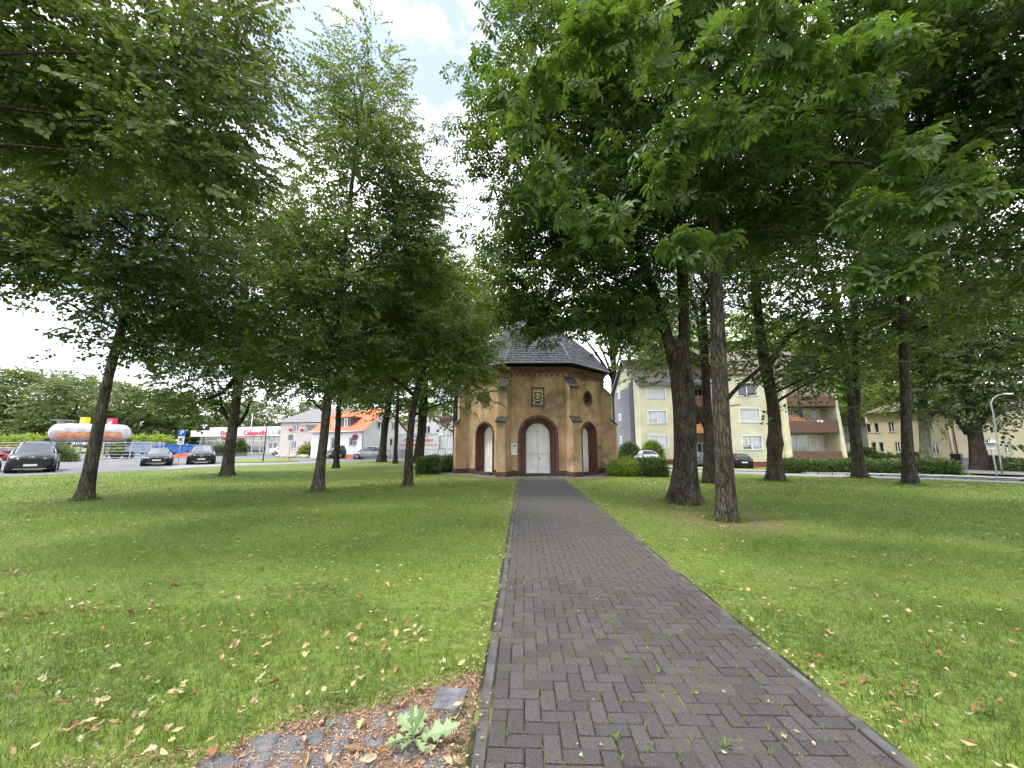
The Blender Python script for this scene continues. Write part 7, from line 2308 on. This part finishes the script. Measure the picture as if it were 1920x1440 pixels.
# ---------------------------------------------------------------- grass
leaf_mat('grass', (0.050, 0.100, 0.018), (0.208, 0.268, 0.070), (0.21, 0.31, 0.045), tw=0.35, rough=0.6, spec=0.2)
grng = np.random.default_rng(5)
def grass_band(y0, y1, dens, h0, h1, wd, seg):
    amax = R(62)
    xm = y1 * math.tan(amax)
    n = int(dens * (y1 - y0) * 2 * xm)
    X, Y = grng.uniform(-xm, xm, n), grng.uniform(y0, y1, n)
    ok = np.abs(X) < (Y + 1.2) * math.tan(amax)
    q = np.stack([X - PA.x, Y - PA.y], 1)
    s, t = q @ np.array(PD), q @ np.array(PN)
    wob = 0.035 * np.sin(s * 7) + 0.03 * np.sin(s * 17 + 1) + grng.normal(0, .02, n)
    ok &= ~((t > 0.035 + wob) & (t < PW - 0.035 + wob))
    sj = np.stack([X + grng.normal(0, .07, n), Y + grng.normal(0, .06, n)], 1)
    ok &= ~inside(soil_poly, sj[:, 0], sj[:, 1])
    ok &= ~inside(ap, X, Y)
    dr = np.zeros(n)
    for (cx, cy, r, a) in ((4.72, 8.87, 1.3, 1.0), (5.0, 11.5, 1.6, .8), (-12.85, 11.96, .8, .8), (-6.92, 14.1, .7, .8), (-4.2, 15.9, .5, .8), (8.7, 17.5, .8, .8)):
        dr = np.maximum(dr, a * np.clip(1.3 - np.hypot(X - cx, Y - cy) / r, 0, 1))
    edge = np.minimum(np.abs(t), np.abs(t - PW))
    patch = 0.5 + 0.25 * np.sin(X * 1.9 + 1.3 * np.sin(Y * 1.1)) + 0.25 * np.sin(Y * 2.3 + 1.7 * np.sin(X * .8 + 2))
    keep = grng.random(n) < (1 - dr) * (0.72 + 0.28 * patch) * np.clip(.6 + edge / .12, 0, 1)
    if y1 > 20: keep &= grng.random(n) < (y1 - Y) / (y1 - y0) * 1.3
    le = np.array(lawn_edge_right[1:6])
    ok &= keep & ~((X > 8) & (Y > np.interp(X, le[::-1, 0], le[::-1, 1]) - .3)) & ~((X < -16) & (Y > np.interp(X, [-60, -26.4, -24.6, -22.1, -16], [10, 20.2, 23.7, 29, 36]) - .3)) & (np.hypot(X - CX, Y - CY) > 6.4)
    X, Y, patch = X[ok], Y[ok], patch[ok]
    n = len(X)
    tuft = np.clip(np.sin(X * 5.3 + 2.1 * np.sin(Y * 4.1)) * np.sin(Y * 6.1 + 1.7 * np.sin(X * 3.7)), 0, 1)
    H = grng.uniform(h0, h1, n) * (0.55 + 0.6 * patch + 0.7 * tuft) * grng.choice([.6, 1, 1, 1.35], n)
    W = wd * grng.uniform(.7, 1.3, n)
    a = grng.uniform(0, 6.28, n); b = grng.uniform(0, 6.28, n)
    lean = H * grng.uniform(.15, 1.1, n)
    cx, sx = np.cos(a) * W / 2, np.sin(a) * W / 2
    lx, ly = np.cos(b) * lean, np.sin(b) * lean
    Z = np.array([gz(x, y) for x, y in zip(X, Y)]) if y1 > 13 else np.zeros(n)
    P = lambda f, g, w: np.stack([X + lx * g + cx * w, Y + ly * g + sx * w, Z + H * f], 1)
    if seg == 2:
        V = np.stack([P(0, 0, -1), P(0, 0, 1), P(.6, .35, -.8), P(.6, .35, .8), P(.95, 1, 0)], 1)
        T = np.array([(0, 1, 3), (0, 3, 2), (2, 3, 4)])
    else:
        V = np.stack([P(0, 0, -1), P(0, 0, 1), P(.9, .9, 0)], 1)
        T = np.array([(0, 1, 2)])
    m = V.shape[1]
    pale = np.sin(X * .9 + 1.1 * np.sin(Y * .7 + 3)) * np.sin(Y * 1.3 + np.sin(X * 1.1))
    var = np.clip(0.34 + .22 * patch + .22 * pale - .18 * tuft + grng.normal(0, .22, n) + (grng.random(n) < .06) * .6, 0, 1)
    return V.reshape(-1, 3), (T[None] + (np.arange(n) * m)[:, None, None]).reshape(-1, 3), np.repeat(var, m)
GV, GT, GA = [], [], []
gb = 0
for args in ((0.6, 2.6, 4200, .035, .075, .0034, 2), (2.6, 4.2, 2600, .035, .075, .0042, 2), (4.2, 7.0, 1150, .035, .07, .006, 1), (7.0, 11.5, 600, .035, .08, .009, 1), (11.5, 16.0, 260, .035, .08, .014, 1), (16.0, 26.0, 130, .035, .08, .020, 1)):
    v, t, a = grass_band(*args)
    GV.append(v); GT.append(t + gb); GA.append(a); gb += len(v)
tb = []
for (cx, cy, r0) in ((4.74, 8.86, .30), (5.0, 11.5, .50), (-12.85, 11.96, .24), (-6.92, 14.1, .26), (-4.2, 15.9, .2), (8.75, 17.5, .4), (12.3, 18.5, .48), (16.9, 16.75, .33), (19.1, 21.7, .45), (-15.5, 21.4, .35)):
    n_ = 260
    an = grng.uniform(0, 6.28, n_); rd = r0 * grng.uniform(.85, 1.5, n_)
    bx, by = cx + rd * np.cos(an), cy + rd * np.sin(an)
    bz = np.array([gz(a_, b_) for a_, b_ in zip(bx, by)])
    hh = grng.uniform(.05, .15, n_); ww = .006 * (1 + cy / 14)
    lx_, ly_ = grng.normal(0, .05, n_), grng.normal(0, .05, n_)
    a2 = grng.uniform(0, 6.28, n_)
    v = np.stack([np.stack([bx - ww * np.cos(a2), by - ww * np.sin(a2), bz], 1), np.stack([bx + ww * np.cos(a2), by + ww * np.sin(a2), bz], 1), np.stack([bx + lx_, by + ly_, bz + hh], 1)], 1).reshape(-1, 3)
    GV.append(v); GT.append(np.arange(n_ * 3).reshape(-1, 3) + gb); GA.append(np.repeat(np.clip(grng.normal(.4, .25, n_), 0, 1), 3)); gb += n_ * 3
GV, GT, GA = np.concatenate(GV), np.concatenate(GT), np.concatenate(GA)
tag(obj('grass', np_mesh('grass', GV, GT, MAT['grass'], GA)), 'short mown grass blades of the lawn', kind='stuff')
# clover and broad weeds among the grass
def clover(n, region):
    X = grng.uniform(region[0], region[1], n); Y = grng.uniform(region[2], region[3], n)
    c = np.sin(X * 3.1 + 2 * np.sin(Y * 1.7)) + np.sin(Y * 3.7 + X) + grng.normal(0, .4, n)
    q = np.stack([X - PA.x, Y - PA.y], 1); t = q @ np.array(PN)
    k = (c > .5) & ((t < -.05) | (t > PW + .05)) & ~inside(soil_poly, X, Y)
    X, Y = X[k], Y[k]; n = len(X)
    Vs, Ts, As = [], [], []
    s = grng.uniform(.008, .015, n); z = grng.uniform(.045, .085, n); a0 = grng.uniform(0, 6.28, n)
    b = 0
    for j in range(3):
        a = a0 + j * 2.094
        d = np.stack([np.cos(a), np.sin(a), grng.normal(.1, .25, n)], 1) * s[:, None]
        e = np.stack([-np.sin(a), np.cos(a), np.zeros(n)], 1) * (s * .62)[:, None]
        o = np.stack([X, Y, z], 1)
        V = np.stack([o, o + d * 1.3 + e, o + d * 2.0, o + d * 1.3 - e], 1).reshape(-1, 3)
        Ts.append((np.array([(0, 1, 2, 3)])[None] + (np.arange(n) * 4)[:, None, None]).reshape(-1, 4) + b)
        Vs.append(V); As.append(np.repeat(np.clip(grng.normal(.35, .2, n), 0, 1), 4)); b += len(V)
    return np.concatenate(Vs), np.concatenate(Ts), np.concatenate(As)
V, T, A = clover(16000, (-4.5, 6.5, 1.6, 5.0))
tag(obj('clover', np_mesh('clover', V, T, leaf_mat('clover', (0.050, 0.092, 0.020), (0.125, 0.185, 0.045), (0.14, 0.24, 0.04), tw=0.25), A)), 'small clover leaves growing in patches among the grass', kind='stuff')
# moss and tiny weeds in the joints
mo = grng.choice(len(recs), 3000)
mx, my = [], []
for i in mo:
    x, y, a, b = recs[i]
    if y > 14 or y < 1.0: continue
    if math.sin(x * 2.3 + 1.1 * y) + math.sin(x * 4.1 - y * .7) < -0.2 and grng.random() < .7: continue
    if grng.random() < .5: dx, dy = (grng.random() - .5) * a * .1, (b * .05) * grng.choice([-1, 1])
    else: dx, dy = (a * .05) * grng.choice([-1, 1]), (grng.random() - .5) * b * .1
    for _ in range(7): mx.append(x + dx + grng.normal(0, .006)); my.append(y + dy + grng.normal(0, .010))
mx, my = np.array(mx), np.array(my)
n = len(mx)
h = grng.uniform(.008, .024, n); a = grng.uniform(0, 6.28, n); w = grng.uniform(.003, .006, n)
V = np.stack([np.stack([mx - w * np.cos(a), my - w * np.sin(a), np.full(n, .02)], 1), np.stack([mx + w * np.cos(a), my + w * np.sin(a), np.full(n, .02)], 1), np.stack([mx + grng.normal(0, .008, n), my + grng.normal(0, .008, n), .026 + h], 1)], 1).reshape(-1, 3)
o = obj('joint_moss', np_mesh('joint_moss', V, np.arange(n * 3).reshape(-1, 3), MAT['grass'], np.repeat(np.clip(grng.normal(.8, .25, n), 0, 1), 3)), path)
o['kind'] = 'stuff'
for px, py, s, lb in ((1155, 1395, .032, 'small green weed in a path joint at the bottom, nearer the middle'), (1360, 1410, .036, 'small green weed in a path joint at the bottom, nearer the right edge'), (950, 1390, .026, 'tiny weed in a path joint near the left edging'), (1255, 1200, .03, 'tiny weed in a path joint near the path middle'), (1235, 1265, .032, 'flat weed rosette in a path joint right of centre'), (1175, 1242, .024, 'tiny weed in a path joint, just above the flat rosette')):
    b = gnd(px, py)
    me = MB()
    for k in range(7):
        az = k * 0.9 + px
        q = Vector((math.cos(az), math.sin(az), .35 + .3 * (k % 3)))
        e = Vector((-math.sin(az), math.cos(az), 0)) * s * .22
        me.add([Vector((0, 0, 0)), q * s * .55 + e, q * s * 1.0, q * s * .55 - e], [(0, 1, 2, 3)])
    m2 = me.mesh('path_weed', MAT['grass'])
    va = m2.attributes.new('var', 'FLOAT', 'POINT'); va.data.foreach_set('value', np.full(len(m2.vertices), .4, dtype=np.float32))
    tag(obj('path_weed', m2, None, (b.x, b.y, .024)), lb, 'weed')

# ---------------------------------------------------------------- fallen leaves
for nm, c in (('tan', (.37, .26, .14)), ('pale', (.46, .39, .23)), ('rust', (.27, .135, .065)), ('yellowgreen', (.40, .43, .17)), ('greygreen', (.26, .31, .22))):
    mat('dry_' + nm, c, .8, scale=25, var=.3, bump=.2, bscale=80, rnd=.25)
def dead_leaf(m, L, W, curl, bend, lob=0.0, seed=0):
    r_ = random.Random(seed)
    vs, fs = [], []
    n = 7
    for i in range(n + 1):
        t = i / n
        w = W * (math.sin(math.pi * min(1, t * .96 + .02)) ** .75) * (1 + lob * math.sin(t * 19)) + .001
        for j, u in enumerate((-1, -.4, .4, 1)):
            y = w * u
            vs.append((t * L - L / 2, y + bend * .5 * L * math.sin(t * 3) * .3, curl * (y / W) ** 2 * W + bend * (t - .5) ** 2 * L + r_.uniform(-.006, .006)))
    for i in range(n):
        for j in range(3):
            b = i * 4 + j
            fs.append((b, b + 1, b + 5, b + 4))
    return MB().add(vs, fs, True).mesh('fallen_leaf', m)
DL = {k: [dead_leaf(MAT['dry_' + k], L, W, c, b, lo, 10 * i + j) for j, (L, W, c, b, lo) in enumerate(((.085, .024, 1.1, .7, .12), (.07, .030, .8, .5, .25), (.11, .022, 1.4, .9, .1), (.065, .034, .9, .8, .4)))]
      for i, k in enumerate(('tan', 'pale', 'rust', 'yellowgreen', 'greygreen'))}
words = {'tan': 'tan dry fallen leaf', 'pale': 'pale straw-coloured fallen leaf', 'rust': 'rust-brown fallen leaf', 'yellowgreen': 'yellow-green fallen leaf', 'greygreen': 'grey-green fallen leaf'}
fr_ = random.Random(31)
cnt = 0
hubs = [(fr_.uniform(0, 820), 1030 + 400 * fr_.random()) for _ in range(24)] + [(fr_.uniform(1300, 1900), 1060 + 360 * fr_.random()) for _ in range(9)] + [(1372, 1112), (1420, 1150), (1500, 1230), (300, 1135), (620, 1110), (120, 1150)]
while cnt < 295:
    if fr_.random() < .42:
        hx, hy = fr_.choice(hubs)
        sp = (hy - 900) / 500
        px, py = hx + fr_.gauss(0, 55 * sp), hy + fr_.gauss(0, 16 * sp)
        if not (0 < px < 1920 and 1000 < py < 1440): continue
    else:
        px = fr_.uniform(0, 1920)
        py = 1010 + 430 * fr_.random() ** .75
    x, y, _ = gnd(px, py)
    s, t = path_st(x, y)
    if -0.02 < t < PW + .02: 
        if fr_.random() > .05: continue
        side, z = 'on the paved path', .04
    elif t <= -.02:
        side, z = 'in the grass left of the path', .05
        if inside(soil_poly, np.array([x]), np.array([y]))[0]: z = .02
        elif math.sin(x * 2 + 1.5 * math.sin(y * 1.5)) + math.sin(y * 2.7 + x) < -.3 and fr_.random() < .6: continue
    else:
        side, z = 'in the grass right of the path', .05
        if t > PW + .8 and fr_.random() < .5: continue
    k = fr_.choices(('tan', 'pale', 'rust', 'yellowgreen', 'greygreen'), (42, 18, 22, 14, 4))[0]
    sc = fr_.uniform(.42, .82) * (0.6 if 'paved' in side else 1)
    o = obj('fallen_leaf', fr_.choice(DL[k]), None, (x, y, z + fr_.uniform(-.012, .008)), (fr_.uniform(-.8, .8), fr_.uniform(-.6, .6), fr_.uniform(0, 6.28)), (sc, sc, sc))
    tag(o, '%s lying %s' % (words[k], side), 'leaf', 'larger fallen leaves ' + side + ', ' + k)
    cnt += 1
# small leaf scraps all over the lawn
n = 13000
X = grng.uniform(-22, 20, n); Y = 1.5 + 17 * grng.random(n) ** 1.1
k = (np.abs(X) < (Y + 1) * 1.7)
k &= (np.sin(X * 2.2 + 1.7 * np.sin(Y * 1.3)) + np.sin(Y * 2.9 + X * .8) + grng.normal(0, .9, n)) > 0
q = np.stack([X - PA.x, Y - PA.y], 1); t = q @ np.array(PN)
onp = (t > 0) & (t < PW)
k &= ~onp | (grng.random(n) < .25)
k &= ~inside(ap, X, Y) | (grng.random(n) < .3)
X, Y, onp = X[k], Y[k], onp[k]
ne = 1700
se = grng.uniform(-1, 15, ne); te = np.where(grng.random(ne) < .5, grng.normal(-.05, .07, ne), grng.normal(PW + .05, .07, ne))
E = np.array(PA)[None] + se[:, None] * np.array(PD)[None] + te[:, None] * np.array(PN)[None]
X, Y = np.concatenate([X, E[:, 0]]), np.concatenate([Y, E[:, 1]])
te_all = np.concatenate([np.zeros(len(onp), bool), (te < -.01) | (te > PW + .01)])
onp = np.concatenate([onp, np.ones(ne, bool)])
n = len(X)
a = grng.uniform(0, 6.28, n); L = grng.uniform(.009, .024, n) * np.where(onp, .75, 1.45) * (1 + np.clip(Y - 5, 0, 9) * .05); w = L * grng.uniform(.3, .6, n)
Z = np.where(onp, .036, .060) + grng.uniform(0, .014, n) + np.where(onp & (te_all), .022, 0)
tl_ = grng.normal(0, .35, n) * L
ca, sa = np.cos(a), np.sin(a)
V = np.stack([np.stack([X - ca * L, Y - sa * L, Z + np.abs(tl_)], 1), np.stack([X + sa * w, Y - ca * w, Z], 1), np.stack([X + ca * L, Y + sa * L, Z + np.abs(tl_) * .6], 1), np.stack([X - sa * w, Y + ca * w, Z + .004], 1)], 1).reshape(-1, 3)
T = (np.array([(0, 1, 2), (0, 2, 3)])[None] + (np.arange(n) * 4)[:, None, None]).reshape(-1, 3)
leaf_mat('scraps', (0.24, 0.14, 0.075), (0.50, 0.43, 0.24), (0.3, 0.25, 0.1), tw=0.2, rough=0.8)
tag(obj('leaf_scraps', np_mesh('leaf_scraps', V, T, MAT['scraps'], np.repeat(np.clip(grng.normal(.6, .3, n), 0, 1), 4))), 'small pale leaf scraps scattered over lawn and path', kind='stuff')
